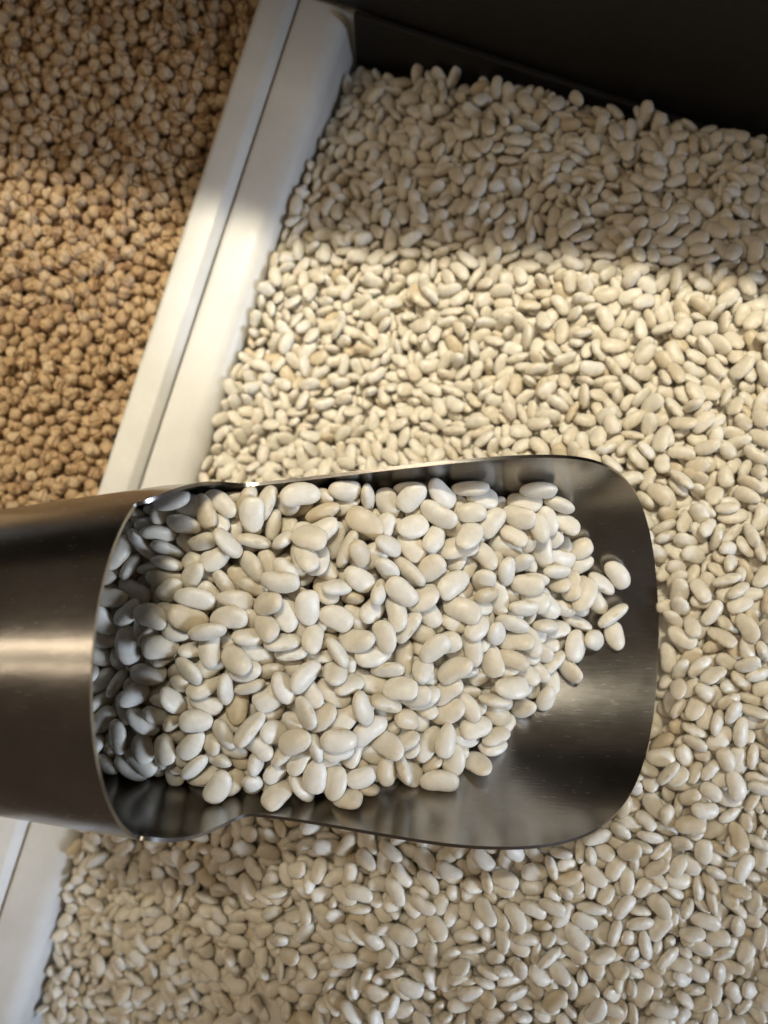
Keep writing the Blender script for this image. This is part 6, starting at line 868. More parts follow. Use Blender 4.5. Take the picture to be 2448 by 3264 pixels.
650,279,296,-15,4,13,1,412,550,144,-13,1,-49,5,937,416,319,-9,96,8,7,469,617,161,3,-17,-46,4,990,497,292,-2,-7,44,6,565,979,59,-46,54,-63,6,-1003,-1546,-153,20,-1,71,6,-112,503,-38,-76,-56,7,0,
242,439,96,-50,-79,-18,8,787,317,335,-55,-78,24,6,106,1307,-135,-74,-30,-28,5,-1040,-1446,-143,-21,-3,31,7,-645,-1495,-2,40,17,19,6,-112,-1042,384,91,-28,3,9,377,-1073,471,44,20,-75,8,-19,-887,387,-83,31,-13,6,
904,-53,453,33,86,-17,4,713,374,282,-29,-13,39,2,587,757,159,45,75,-8,0,-356,-870,275,-17,43,-48,7,484,-1105,454,-34,0,-67,5,-181,-858,347,29,-11,2,4,502,-1095,471,-36,17,-61,8,281,-933,464,-18,49,-30,0,
406,-922,490,-1,9,-52,2,814,138,393,75,41,14,7,713,334,306,-4,13,7,8,580,827,146,23,47,47,7,689,862,152,-1,-19,-25,9,-567,-1460,38,-92,15,14,4,-499,-1087,186,-23,-68,28,8,678,-851,489,53,31,34,6,
658,-79,447,-3,11,87,2,-203,543,-49,70,48,10,6,-152,536,-39,27,76,8,1,-267,594,-51,-10,20,60,9,940,536,254,5,7,-79,2,290,190,198,-19,70,32,6,956,-1083,473,-49,-80,26,2,467,-833,475,-92,34,-7,1,
760,-176,467,9,-19,-55,7,689,322,291,76,-56,20,6,220,1267,-95,24,-31,-26,3,969,-1248,429,2,12,10,7,796,-1123,418,-86,-35,-13,9,-110,441,-38,3,25,59,6,627,728,180,-15,9,-15,2,-572,-953,171,20,-7,15,3,
675,-1076,451,-51,60,-1,1,871,-1155,426,8,-77,-21,8,653,-931,483,58,-43,12,2,695,-608,515,3,-91,-18,7,187,293,106,-31,86,-12,4,465,310,251,-9,-23,-77,2,-120,1039,-115,19,66,-17,7,-912,-1074,-49,85,-42,2,3,
-858,-1000,-16,31,52,7,4,-486,-842,246,-67,-58,28,6,-207,145,9,-7,4,-64,6,-139,116,48,5,28,37,1,963,125,445,-1,-16,-44,7,187,651,85,-6,3,-20,0,1016,463,350,23,75,43,7,-131,1108,-136,9,91,-4,4,
1087,938,122,-43,-59,34,7,144,1262,-92,12,28,52,0,-662,-1287,56,82,-39,6,3,935,-33,502,-53,-27,34,7,523,783,155,18,-34,-22,0,589,1090,50,18,-14,16,0,-528,-1419,47,5,-14,-90,9,456,-1242,436,-4,-7,20,4,
-29,-1030,382,-11,-19,41,4,510,-877,477,5,1,-84,7,784,459,259,-1,-21,-63,2,50,765,-12,-89,-20,-36,8,761,660,195,3,-4,-96,2,60,1082,-81,-16,-19,-6,9,827,1171,-22,15,3,83,8,-337,-1013,261,-91,28,-25,4,
127,-987,448,49,-12,-28,9,433,-1026,483,27,-93,6,1,416,-822,472,-50,-74,25,6,546,-879,496,-17,-69,-44,1,978,14,446,-26,4,-10,6,274,282,125,3,-21,63,2,987,559,270,-32,54,-42,1,587,863,122,40,76,-34,2,
30,1175,-131,13,9,-16,8,166,1196,-74,-22,46,-35,7,-598,-1552,23,-30,-16,56,1,-51,-1129,387,12,9,3,5,-35,-793,397,-49,-76,16,9,-463,89,-48,66,-56,-11,7,175,144,158,2,-2,75,6,-345,524,-64,65,-37,9,3,
847,477,301,18,73,7,9,868,760,214,-12,11,83,9,695,-1096,469,63,21,-1,3,-33,542,2,-4,-8,-88,9,-228,979,-95,4,0,-37,0,-40,1249,-165,5,1,40,6,852,1134,50,17,-85,-25,4,-823,-1183,-38,46,-50,-5,8,
-521,-1252,136,19,-2,61,2,450,-1202,439,8,-26,-72,0,630,-1235,429,12,-44,-66,0,123,-926,430,85,38,11,9,881,-639,497,-96,19,0,6,516,-1039,474,-47,86,7,3,460,-889,475,-2,11,-44,1,50,325,1,3,11,-7,8,
670,172,349,-6,33,-71,9,720,443,264,24,10,-63,5,471,672,159,-76,-38,16,5,362,1177,-18,-3,-11,-77,0,-400,-1321,178,-19,3,78,2,585,-1128,453,-4,69,20,9,35,-860,412,-63,-59,24,7,-159,189,-7,-14,-13,83,7,
-454,403,-73,-11,-15,32,1,-265,376,-37,0,-6,96,6,-107,541,-15,-57,77,-3,3,-360,698,-69,-39,49,-5,7,-285,772,-80,84,-1,11,1,513,1141,10,10,4,-10,7,-584,-1208,77,2,11,-94,4,50,-1241,406,-10,-22,-48,6,
-69,497,2,58,51,58,8,350,662,136,6,10,-46,4,-258,1013,-93,10,48,-24,3,-78,1093,-116,-5,9,50,4,392,-767,510,78,54,-20,7,732,1079,70,81,-24,24,8,877,1161,26,-16,-18,16,8,294,-1129,442,-10,98,4,3,
407,-929,463,-43,85,2,1,664,-644,494,14,-82,-1,1,957,513,271,-72,-2,3,3,434,812,82,-9,-13,-49,4,867,809,179,-2,11,71,0,-645,-1043,113,-9,10,93,8,128,-1265,411,3,6,-42,6,730,-212,473,-90,37,19,5,
376,733,101,-12,1,-80,7,599,655,201,4,3,-30,4,267,1035,31,5,2,97,8,-952,-1512,-144,-10,95,4,9,17,-794,415,7,30,94,3,768,-502,520,-86,-6,-31,5,-285,101,-20,-43,70,0,0,-231,726,-61,-74,52,-2,9,
-200,928,-86,61,-77,0,8,337,755,100,20,54,-72,2,133,1131,-61,22,-85,34,6,-667,-1343,29,-8,18,92,9,-376,174,-30,-61,61,10,9,45,100,155,4,3,67,4,-160,852,-65,-13,14,8,4,220,724,89,79,-8,28,0,
41,889,8,-33,84,-7,5,-191,1058,-110,54,63,4,0,-102,1459,-241,33,36,20,8,-672,-1387,2,37,-85,-8,5,-712,-1308,34,86,-22,-11,2,-226,-1153,313,-16,-6,74,1,-316,-902,293,15,-18,42,5,799,-34,444,42,-86,16,6,
623,320,273,-24,0,66,3,869,331,333,71,-63,14,9,782,428,287,94,-25,-3,6,699,523,230,32,8,-58,1,263,713,67,9,46,-83,4,781,704,195,84,-48,5,5,663,799,170,-8,-5,3,1,406,-997,478,19,-33,-73,3,
511,-987,480,-4,66,64,2,789,-493,505,3,-15,31,0,918,-494,518,-37,-77,20,6,-78,97,43,19,13,43,6,464,149,286,86,10,3,6,61,525,13,-58,62,-49,6,328,622,113,-82,-48,4,6,797,556,239,-49,80,-11,2,
-146,-935,393,40,-19,-6,5,742,-453,508,8,6,-95,3,-290,77,9,-23,17,-70,5,-349,418,-66,0,-6,-6,1,201,425,85,18,13,-64,8,-372,655,-101,-72,-54,-10,8,610,964,78,-12,-12,95,6,982,870,155,-32,40,-74,0,
-21,610,20,-23,-22,88,1,588,1175,10,86,7,-13,2,-6,1399,-193,4,-42,79,0,-806,-1298,-29,8,10,81,1,165,-796,453,-20,66,-31,0,-403,-1208,209,-34,-74,-16,8,695,-572,484,6,9,-91,9,-228,310,-69,3,10,-4,6,
250,641,71,-9,-15,-46,0,793,588,210,-20,-3,-16,9,451,-1258,461,-24,-31,55,7,-137,-957,367,-11,8,-5,9,449,-947,478,0,88,-12,0,587,-916,484,-18,-2,-27,4,818,-633,519,39,-79,5,7,324,386,130,-3,-18,82,1,
135,459,49,88,-2,-9,1,205,599,85,-2,-10,15,1,939,387,344,-11,-2,39,9,-62,871,-38,-27,-86,38,6,127,1002,-9,79,-18,-9,5,765,809,186,-25,0,51,6,832,773,190,1,10,15,7,2,-1228,400,-6,-82,19,2,
897,-963,439,5,6,88,9,-416,206,-58,18,10,95,5,646,91,364,31,-14,-4,1,297,301,148,-8,3,-79,7,355,537,139,2,-2,36,7,410,688,139,42,-79,38,2,539,1006,71,73,-20,2,9,-935,-1652,-131,-49,76,-3,8,
-333,548,-54,33,-52,24,3,-295,560,-49,22,7,-16,6,-288,929,-84,-40,-49,11,0,-839,-1468,-62,-17,-95,-8,7,-64,-1196,356,42,-88,-14,9,-290,-999,301,-56,-25,-15,9,24,-999,406,47,53,32,6,64,-945,416,-5,-12,3,4,
362,-848,461,88,-37,2,6,832,106,390,-3,-27,-70,6,528,322,237,83,-40,22,4,617,421,228,-12,-10,-2,2,1014,832,149,-6,15,42,9,-680,-1583,-58,0,98,-9,6,-246,-1289,307,9,40,-86,8,611,-1113,448,-8,-29,-5,2,
-143,-801,353,-2,-29,61,8,788,-984,437,82,21,-51,5,938,-1039,424,-54,-63,18,6,745,-896,481,5,-90,-14,8,925,-802,461,-18,-2,-72,3,-346,291,-58,18,7,45,4,758,230,349,33,-8,67,8,820,407,310,0,-26,34,8,
176,740,55,78,-10,-4,0,60,889,-16,7,2,41,3,898,754,196,63,50,-10,9,602,938,93,28,38,-63,2,-952,-1413,-116,16,-19,-82,1,167,-1278,447,73,-37,32,2,789,-1019,451,36,40,-28,6,880,-313,514,-17,93,-14,2,
630,394,254,24,-19,-88,1,613,513,242,53,69,3,8,899,1115,59,-10,6,-26,3,-854,-1423,-85,-28,3,-65,5,-551,-1177,103,-2,72,24,3,-448,264,-49,-10,4,49,2,-108,223,10,36,50,2,8,-887,-977,-7,-21,-9,-90,5,
236,-1163,437,42,88,5,0,480,-1134,442,6,38,85,3,137,-873,426,3,90,-6,8,886,-1024,400,-1,11,-54,9,782,-907,459,-48,65,-42,6,741,-678,491,96,-21,5,6,633,-584,473,78,52,7,9,823,-410,496,-23,6,-16,2,
666,-165,445,-5,-5,29,1,646,224,304,72,-65,19,7,138,853,2,-4,-6,31,4,831,688,198,92,28,2,0,156,1226,-109,-10,-18,-9,0,342,1236,-60,-9,-9,95,6,-479,-1430,92,72,-16,-8,1,-494,-928,194,-1,-4,-8,9,
348,-977,476,-94,26,0,8,-378,222,-72,48,75,15,9,167,248,87,-20,-7,30,9,-220,616,-78,-12,-33,25,1,-85,579,-42,42,-75,-32,5,757,371,321,-11,-10,0,0,809,380,319,-72,46,15,5,257,686,78,-28,39,3,5,
-133,919,-88,-23,91,-29,5,196,921,25,87,8,22,6,-764,-1437,-60,-42,-26,47,1,339,-1013,488,23,69,28,3,-140,212,-12,44,14,-62,9,-260,332,-43,84,40,-22,4,-6,275,6,32,11,69,8,546,136,342,71,38,20,4,
485,538,178,1,-14,74,2,-10,987,-44,-64,70,-21,2,645,1007,65,78,15,-15,5,-793,-1014,9,8,-68,-32,0,-364,-781,295,16,55,36,3,-183,129,31,62,57,10,1,42,238,54,5,-7,21,6,-129,1066,-105,-9,-26,-72,1,
-112,1159,-150,41,-50,-32,1,-80,1126,-139,-10,-94,-25,2,-133,1320,-208,-35,-19,-78,9,1134,1022,121,88,-29,-18,6,379,1286,-33,5,-14,50,5,-211,419,-20,-39,-40,19,0,-453,-1040,194,-64,-72,-2,1,-433,-923,223,6,-1,-47,5,
390,338,167,-25,47,83,3,284,386,113,-38,-31,-72,1,390,413,138,40,62,11,2,197,1026,-6,-7,-6,-8,7,388,1216,-47,-33,-14,28,3,-884,-1433,-130,-35,69,-19,2,-696,-1272,34,-12,3,-35,7,-456,-1204,166,11,97,-2,2,
691,-580,508,17,3,1,7,-315,149,-58,4,-8,83,6,-192,287,-54,-63,24,69,2,-134,632,-45,6,-94,15,7,177,623,63,-1,-7,3,1,4,712,0,-62,56,33,6,607,526,203,5,-42,-48,0,822,459,275,32,-76,21,9,
84,757,3,-36,-17,22,4,548,631,181,55,65,3,6,-16,889,-42,18,13,-96,1,-43,1091,-99,-9,-13,57,5,375,969,52,60,-77,-7,0,750,960,106,-76,29,-5,9,-626,-1361,63,1,94,29,0,-80,-1135,372,-4,-80,7,1,
-188,-986,354,13,40,-13,5,282,-1129,468,11,3,-39,2,173,-939,443,9,-14,4,8,775,-632,520,-35,-75,30,5,-443,142,-51,62,76,-1,6,-9,146,79,44,-83,-16,1,942,-98,490,-32,83,-31,8,817,19,429,65,38,-12,2,
76,324,34,93,-27,-6,8,149,282,89,46,-69,1,1,317,515,121,-1,1,-5,4,911,554,267,49,-6,25,0,6,1105,-91,-82,44,2,7,573,1023,57,64,-5,-21,7,722,1048,61,16,86,-17,3,97,1375,-167,-19,-5,-42,7,
-45,-1306,416,7,-14,-10,9,614,-1046,476,-1,-4,-1,4,952,-1152,444,4,-4,-18,1,-158,805,-58,-16,80,-26,0,108,1286,-116,-78,-6,-6,5,61,1359,-168,-29,-89,-1,6,476,1220,-17,-9,13,61,2,-763,-968,66,30,22,-64,8,
-487,-1326,102,89,24,23,6,-548,-917,165,93,-13,26,0,36,-1077,408,54,-32,-23,4,763,-990,431,11,22,45,7,849,-1036,411,93,-23,20,3,803,-688,498,7,-72,-65,8,968,371,341,-26,-7,33,1,-126,740,-66,-6,-42,-66,1,
96,989,-22,-71,66,-20,6,246,971,18,77,56,13,9,343,1035,14,-65,58,-31,8,201,1174,-66,81,-36,24,4,-127,-1221,353,9,16,21,1,-395,-1070,224,-7,-9,-10,9,-13,-1246,388,-21,7,-37,7,256,-1246,446,26,-2,60,1,
47,-914,421,-36,0,55,9,773,-1179,421,-69,52,-19,6,876,-1222,421,21,-7,-25,7,250,-916,456,11,11,-44,1,793,-955,446,-9,-75,-63,4,456,-783,481,6,-14,5,2,818,-447,517,-8,-2,75,5,-384,501,-90,14,36,61,3,
376,787,106,-13,18,-44,2,706,1203,-28,-31,22,-10,5,748,-1210,434,67,30,28,1,-283,154,-32,-18,-1,32,0,-300,316,-41,-4,-84,1,8,406,281,205,-29,-82,40,8,-272,516,-58,-9,18,78,1,-26,508,-14,-5,13,-90,9,
622,609,183,1,15,-76,6,-141,998,-87,-11,9,-5,4,316,812,76,-49,79,-18,4,-868,-1554,-118,-37,-89,14,5,-699,-989,70,18,-53,-45,2,-383,-1005,250,33,-75,-7,5,953,-874,465,72,51,18,4,602,-561,525,-19,-15,-94,4,
153,324,99,27,-45,11,8,710,631,243,-2,6,59,4,-928,-1019,-55,-58,12,-58,5,696,-763,488,1,0,-29,0,-517,199,-116,46,-60,-2,0,715,-169,459,15,-27,-56,5,950,-115,473,-23,-3,28,0,611,119,333,-31,-11,39,0,
700,150,350,22,2,13,3,278,340,94,78,-7,26,3,826,333,328,-23,-4,44,5,720,743,187,0,-6,-50,5,547,888,95,20,-42,-76,6,793,784,186,-6,5,39,8,94,1106,-68,23,-36,-7,8,707,927,109,54,-61,46,0,
923,-1269,416,-86,10,-13,2,758,-1111,430,53,80,10,9,888,-400,505,22,-75,47,2,-137,373,-39,1,-35,23,0,-160,476,-49,-92,8,9,3,66,451,25,31,-33,-29,2,-216,767,-83,-24,8,6,6,565,544,197,-15,0,-8,7,
954,450,329,-29,-4,-2,3,355,677,111,11,-8,-37,1,703,627,218,52,81,-19,1,164,962,6,29,62,30,5,646,926,94,-24,-2,13,5,692,1027,45,82,-19,3,9,55,-1045,451,-12,0,9,7,520,-1205,469,4,-22,-58,8,
390,-1107,474,-13,74,49,5,813,-1057,451,44,73,3,4,-215,292,-35,14,-35,-38,3,210,157,135,-8,33,46,7,-148,345,-30,16,-24,0,3,-319,613,-77,16,23,-83,4,-142,936,-68,-21,-4,43,5,-240,1060,-151,62,-13,62,4,
895,714,228,-9,-86,5,9,951,1034,72,39,41,62,1,-837,-1525,-82,77,-57,-4,7,-997,-1256,-93,-46,55,-17,2,-97,-1323,396,18,1,-63,1,-849,-979,17,-21,82,-19,1,-110,135,63,22,-12,-20,7,-335,768,-87,69,52,31,5,
924,633,247,28,70,32,6,456,920,69,80,-3,38,4,-144,1155,-149,-17,-27,49,2,-45,1293,-181,-28,89,-11,4,-281,879,-85,27,-55,-37,0,-89,1205,-148,-17,-2,63,8,1133,988,133,0,-32,86,0,95,-1170,410,-19,-29,66,9,
-19,-972,388,-4,-12,20,8,545,-738,479,-54,79,-23,6,755,-257,472,-4,-8,-3,8,902,-177,481,78,42,-1,2,683,58,387,-9,44,76,5,584,162,306,19,77,4,3,239,584,73,47,59,25,1,855,412,302,-16,9,57,4,
137,780,12,38,69,6,5,774,980,100,-67,-57,-34,1,203,1371,-139,-24,-3,55,7,-237,-1084,321,6,41,81,1,780,-214,477,52,51,23,5,-128,255,-7,85,42,19,7,-34,314,-5,83,23,31,8,394,185,241,86,-1,23,3,
433,178,267,81,46,-8,7,724,208,354,52,67,1,3,566,405,228,-62,-2,-25,7,765,284,325,-7,2,-69,2,-341,691,-102,-91,32,-1,6,-79,804,-31,-9,2,-23,1,754,935,124,1,-5,72,4,182,1285,-87,30,-74,4,5,
-504,-1517,44,-37,-87,10,0,-551,-1285,89,-6,-2,-25,2,473,-1164,466,-6,23,-59,0,876,-274,513,-10,9,2,4,-513,239,-88,-45,-2,44,7,-232,495,-38,-49,-71,-1,6,156,408,74,12,19,90,7,27,455,21,-79,37,0,3,
289,426,128,13,10,23,7,-323,717,-91,-76,-52,34,5,-93,721,-55,56,12,-11,5,462,497,186,-8,22,-67,0,-45,750,-21,8,0,-5,2,824,505,257,40,3,-88,2,728,699,198,-6,32,-49,8,265,973,49,-13,1,50,0,
-978,-1661,-137,60,-38,-40,8,-449,322,-62,-9,0,28,4,-558,86,-70,54,30,-7,7,-369,95,-15,-62,-1,9,8,937,-120,515,2,-11,54,0,-412,-1354,169,-15,60,57,4,-439,-1178,187,-85,-8,5,5,-210,-1205,320,-84,17,-26,0,
-78,-802,367,-28,-73,30,3,307,-956,455,16,-18,-43,2,732,-721,491,-6,-5,93,9,676,260,310,-14,3,-86,5,180,768,23,83,9,20,5,434,683,117,-4,86,-11,3,655,959,64,3,-29,-78,8,1002,1028,66,13,-9,16,4,
-558,-1131,138,-5,-2,13,9,-539,-1094,146,56,-32,32,8,467,-1296,436,19,11,34,5,331,-1151,448,-1,69,-38,8,342,-1098,447,4,-15,-49,6,212,-966,452,50,62,-4,4,696,-1022,446,69,53,7,8,883,-1092,426,-11,-5,51,7,
293,-805,470,-10,9,97,0,863,-824,471,8,2,17,9,712,-274,467,8,12,43,7,872,-300,490,9,0,18,4,-382,284,-75,64,27,28,1,585,125,346,83,-34,26,9,-130,595,-59,14,-15,-20,6,166,790,36,59,52,7,1,
318,725,97,-25,-5,-8,5,835,619,222,-32,83,-6,7,370,1235,-31,4,-19,-83,9,173,1354,-115,34,38,10,7,-971,-1264,-111,-57,-72,27,6,-438,292,-77,11,-15,-59,6,-64,214,1,4,-65,4,0,-133,563,-46,-75,5,-28,5,
-272,708,-62,28,-2,-81,6,-176,835,-78,16,9,92,7,348,859,70,-3,17,76,6,493,992,63,-31,-88,-8,7,626,1054,53,46,66,39,7,-878,-1594,-126,-67,-52,28,5,-871,-1106,-27,14,18,-6,4,-156,1247,-188,6,39,84,5,
-91,1203,-176,-6,8,-88,1,114,334,65,-54,7,-23,3,-448,-1402,98,-42,63,13,8,-185,-1081,331,8,-11,-30,0,427,-1284,438,-67,58,10,2,162,-1163,428,-10,-5,90,2,-198,-914,335,-5,89,1,7,157,-1040,438,41,74,15,7,
295,-1074,443,-53,81,4,4,633,-1131,446,-71,19,-56,4,216,536,73,-46,-46,25,3,84,696,0,20,-19,-73,5,479,612,138,12,87,-1,0,862,630,206,-5,4,59,8,127,1083,-48,5,-19,-68,4,961,895,133,-94,-3,22,7,
-7,-1290,377,6,10,-95,9,-10,-1040,411,88,28,18,4,673,-1015,470,-61,-71,-20,4,-409,100,-74,51,79,-5,1,895,-334,500,-17,10,36,4,935,-197,505,96,12,16,2,-12,180,59,-18,-82,-12,0,-364,563,-105,-9,75,25,9,
-87,691,-54,78,2,-10,9,295,576,103,40,-83,18,1,1007,433,346,22,-64,31,1,133,882,23,90,32,21,2,818,657,222,-5,2,-74,1,-183,1032,-153,-17,0,54,9,427,1095,5,-28,-83,12,4,56,1297,-169,15,5,-12,9,
-628,-1308,43,-7,-9,-20,7,-530,-1294,113,10,-92,-1,6,87,-1260,417,3,-12,47,7,953,-722,489,4,96,-9,6,620,34,411,59,-61,9,6,-337,460,-58,-13,1,23,7,343,335,179,24,-77,-51,8,172,511,71,20,-2,-10,2,
726,1051,31,6,-18,-21,7,-858,-1622,-123,-21,57,-50,2,-617,-1495,17,-39,-66,-9,8,818,-1270,451,-1,-7,-2,1,924,-544,551,0,-27,76,4,-364,74,4,-60,-67,-18,1,424,131,271,80,-11,-19,6,-50,967,-57,-1,-32,-44,8,
498,964,78,-86,-5,1,1,409,1119,33,28,-3,-9,8,106,1410,-164,3,29,44,7,-896,-1419,-69,50,-37,7,4,-616,-1224,57,-22,16,-73,0,939,-782,518,-89,-16,-3,2,-244,-1373,304,29,9,-68,0,-110,-1265,350,35,77,-2,6,
384,-1259,436,81,2,1,8,483,-951,466,8,-4,-45,8,532,-968,466,13,-4,-11,4,-127,339,-59,75,14,13,3,438,156,245,-11,-12,22,5,402,204,216,-85,43,-22,4,409,320,193,21,8,14,8,776,169,356,77,-50,15,4,
22,825,-27,0,-11,-2,2,697,630,190,-1,-4,-12,8,466,759,111,-16,9,51,4,724,787,183,-22,2,-12,7,483,954,46,68,14,4,3,929,916,124,-22,-12,-72,1,287,1330,-87,-29,41,-61,7,609,1244,-60,-1,3,49,6,
-71,-1249,359,-66,11,-29,2,494,-1172,441,-17,0,77,8,-463,189,-86,44,-66,40,2,-331,247,-68,19,-30,89,1,808,-168,476,41,-52,-31,3,923,-158,497,-12,6,-1,4,-208,243,-47,6,-16,33,2,93,248,37,93,3,-18,5,
626,70,378,-21,-47,43,3,-158,420,-60,42,80,-28,9,356,422,148,-66,-57,-15,4,248,522,82,19,6,16,2,610,481,229,-10,-9,-6,7,-152,785,-80,36,45,5,1,-13,790,-8,-33,-12,13,9,176,713,38,-89,-21,18,4,
558,582,195,10,79,-50,4,232,820,52,39,-56,71,4,869,1064,73,-55,81,6,3,1066,1007,86,-6,-69,19,5,-881,-1469,-105,64,-70,-1,4,-857,-1227,-78,13,-6,44,5,-590,-1251,66,-34,-60,-61,3,-741,-997,52,-85,-27,-25,1,
68,-966,440,-10,84,-6,0,294,-1009,470,-19,-4,-85,7,966,-1045,436,7,-77,14,4,846,-969,435,-3,-13,65,7,-203,219,-13,8,-9,44,2,-204,340,-39,-73,-2,-7,1,-144,293,-20,-2,-1,11,1,90,216,64,43,-84,25,3,
124,251,88,-38,-55,43,5,38,402,15,29,-57,-57,3,-223,565,-66,-29,38,-49,7,816,221,376,-87,-6,-6,2,-239,613,-62,25,-22,-41,2,383,585,140,70,36,-15,3,-15,1159,-133,-80,7,-8,1,607,1123,7,12,-4,3,4,
802,1055,65,13,-30,-1,2,427,1210,-23,57,74,-9,2,-787,-1617,-103,2,-50,69,3,-855,-1343,-79,17,12,-47,4,-923,-1171,-70,58,-73,21,1,-744,-1250,12,-71,21,-5,8,-333,-1189,256,47,-54,-42,6,933,-694,514,-8,-19,31,3,
145,118,170,-41,-70,41,2,788,998,86,-64,36,-2,5,-54,1427,-233,-19,5,45,1,668,1219,-9,-73,13,-28,4,-732,-1155,9,66,-63,-24,0,-212,-1335,318,-7,79,-9,0,-113,-1341,344,30,89,18,6,303,-1246,436,-27,-95,-3,1,
191,-1086,439,77,61,6,9,598,-1223,429,-15,-5,24,7,249,-1039,447,11,15,66,3,397,-1085,450,-17,-16,10,2,879,-1244,395,7,-7,-22,8,453,-1004,457,-3,-4,-93,0,502,-818,483,15,24,95,5,584,-843,488,0,26,-74,4,
530,-793,481,0,-4,-22,3,580,-793,484,86,-46,5,0,-164,222,-61,25,85,-11,4,-175,399,-69,-6,22,56,1,300,325,128,-89,14,9,7,492,250,247,80,-51,25,5,830,157,370,-5,17,84,1,450,344,198,-12,19,59,6,
-198,660,-80,42,-50,30,9,62,580,-4,92,-9,26,0,767,348,305,-13,0,43,0,126,592,32,25,75,-10,6,751,412,273,-18,5,50,4,-93,759,-51,41,32,73,3,990,424,321,-9,23,61,1,722,576,216,-44,70,39,3,
563,674,160,95,-2,11,7,303,784,51,-8,-5,21,2,318,887,44,-54,-74,5,1,884,678,205,-27,86,12,2,245,1128,-32,-40,80,-41,3,313,1085,-6,-16,95,-2,5,380,1139,-22,-18,-9,-36,6,237,-1290,453,-3,9,75,2,
-399,-1020,224,45,62,23,8,-419,-982,230,45,65,-9,3,200,-1127,447,1,34,-53,2,646,-1201,445,91,19,-9,0,843,-1236,407,-29,-35,86,4,901,-1039,421,-34,-85,8,5,505,-767,497,5,-22,-58,1,642,-134,451,84,-28,20,2,
-114,406,-45,-7,22,54,7,-36,367,-12,41,83,-13,9,613,180,334,12,80,2,7,36,506,-7,-25,4,-14,1,-31,595,-20,-13,47,55,1,-3,649,-16,-5,-46,56,2,486,470,166,-28,-9,91,4,1025,565,262,91,-15,24,4,
285,822,44,66,-10,4,8,544,809,130,-94,-11,-10,4,417,869,93,-12,3,-8,0,722,816,185,-28,-18,-43,4,909,1037,74,77,-42,8,9,305,1282,-51,78,28,-24,9,-697,-1285,11,-97,4,9,2,-853,-1024,-35,63,23,18,3,
-22,-1187,395,-90,20,30,3,600,-1277,459,48,-69,-8,7,758,-1037,457,79,-25,5,1,477,-749,519,-88,19,15,8,922,-838,455,56,-36,20,0,-415,341,-91,62,23,62,9,-435,453,-75,18,-22,-31,8,-141,467,-23,11,-5,-91,4,
618,870,136,69,3,-12,4,490,920,62,-2,10,-78,7,288,1169,-45,8,-25,-41,8,160,1384,-140,-4,1,-59,1,49,-1308,440,-31,11,71,6,-216,174,-12,-58,-61,-13,3,-16,479,3,-4,69,-64,1,980,295,380,-52,75,30,2,
1083,754,208,-41,30,-76,6,395,-1265,492,43,27,11,2,106,1254,-112,9,-11,9,7,294,-1185,438,-76,62,2,6,303,-818,448,65,37,13,7,637,-875,481,-75,63,6,0,731,-916,456,7,11,-23,6,866,-838,446,-83,-18,7,4,
931,-461,502,21,-8,-22,2,737,-375,479,43,74,8,9,-209,364,-67,-85,-2,18,6,360,232,189,23,-33,-24,1,489,186,261,-15,-7,46,6,866,87,400,-43,80,-24,7,606,274,278,77,-56,20,0,249,490,83,-56,-23,-7,0,
397,565,115,-25,86,2,2,-107,791,-67,-69,-14,-31,3,981,571,236,83,51,-1,3,591,709,168,-22,-12,11,8,546,847,120,-11,-93,23,9,397,1061,6,66,62,-8,9,753,1031,21,-33,71,-54,7,835,-1178,420,1,-6,58,2,
640,-1036,459,18,-15,-27,4,864,-482,518,-43,85,9,9,-153,119,19,61,-70,30,6,-170,234,-31,69,-37,48,0,254,237,148,25,66,-62,1,-290,445,-67,-79,46,19,2,100,358,36,-9,86,8,3,474,371,200,54,-62,7,0,
359,452,129,20,-27,4,0,100,813,-1,18,-20,-35,2,402,910,73,58,-24,2,3,455,1087,22,1,8,77,4,77,1261,-160,-91,29,2,9,206,1223,-85,69,-46,18,2,436,1259,-37,2,12,88,9,575,1201,-29,-34,77,5,0,
769,1150,-14,-11,-5,-28,6,816,1146,1,72,-19,-10,5,248,1314,-100,86,37,-6,0,-910,-1536,-157,15,-80,6,2,-626,-1066,99,-16,3,19,5,57,-1207,423,-1,-23,78,8,977,-1295,421,-4,-15,72,2,247,-849,464,22,-26,-48,7,
647,-1007,487,-85,26,-20,2,977,-999,422,-3,3,-88,2,-478,106,-67,56,-71,-23,4,-433,75,-60,-31,47,-30,3,-96,128,26,19,16,90,2,-85,308,-19,9,8,-17,9,-316,581,-71,11,-57,-77,5,-177,719,-65,72,46,22,5,
110,640,38,2,-2,-51,3,-11,916,-16,9,20,82,2,262,797,67,-98,3,2,0,1075,780,187,22,-59,-32,2,45,1150,-112,82,-16,-3,5,700,1098,22,-3,10,-1,0,-1013,-1398,-143,75,34,-10,1,-979,-1328,-117,17,5,-75,3,
43,148,109,29,-77,17,5,990,218,406,6,15,25,4,618,450,256,-24,-73,23,4,-703,-1400,-18,-57,60,-14,6,86,107,162,41,-64,-2,9,95,-1263,393,59,71,17,0,-14,-1150,371,-40,75,-3,7,-510,-955,176,7,-14,-6,7,
-366,-962,252,11,-20,4,4,-83,-1005,371,-15,0,37,2,867,-1187,399,-15,11,-33,6,922,-546,500,-75,65,0,1,755,70,400,-28,9,85,5,708,200,330,-2,-14,-44,2,897,125,384,79,-42,9,0,957,136,389,-18,50,-70,0,
-372,601,-118,65,17,19,5,839,215,353,90,-10,6,7,-208,632,-101,28,83,8,2,333,435,123,-31,29,-12,2,963,229,360,-2,-6,-56,8,340,486,103,-35,83,-2,2,538,440,197,-49,66,-30,5,195,593,55,94,-10,18,2,
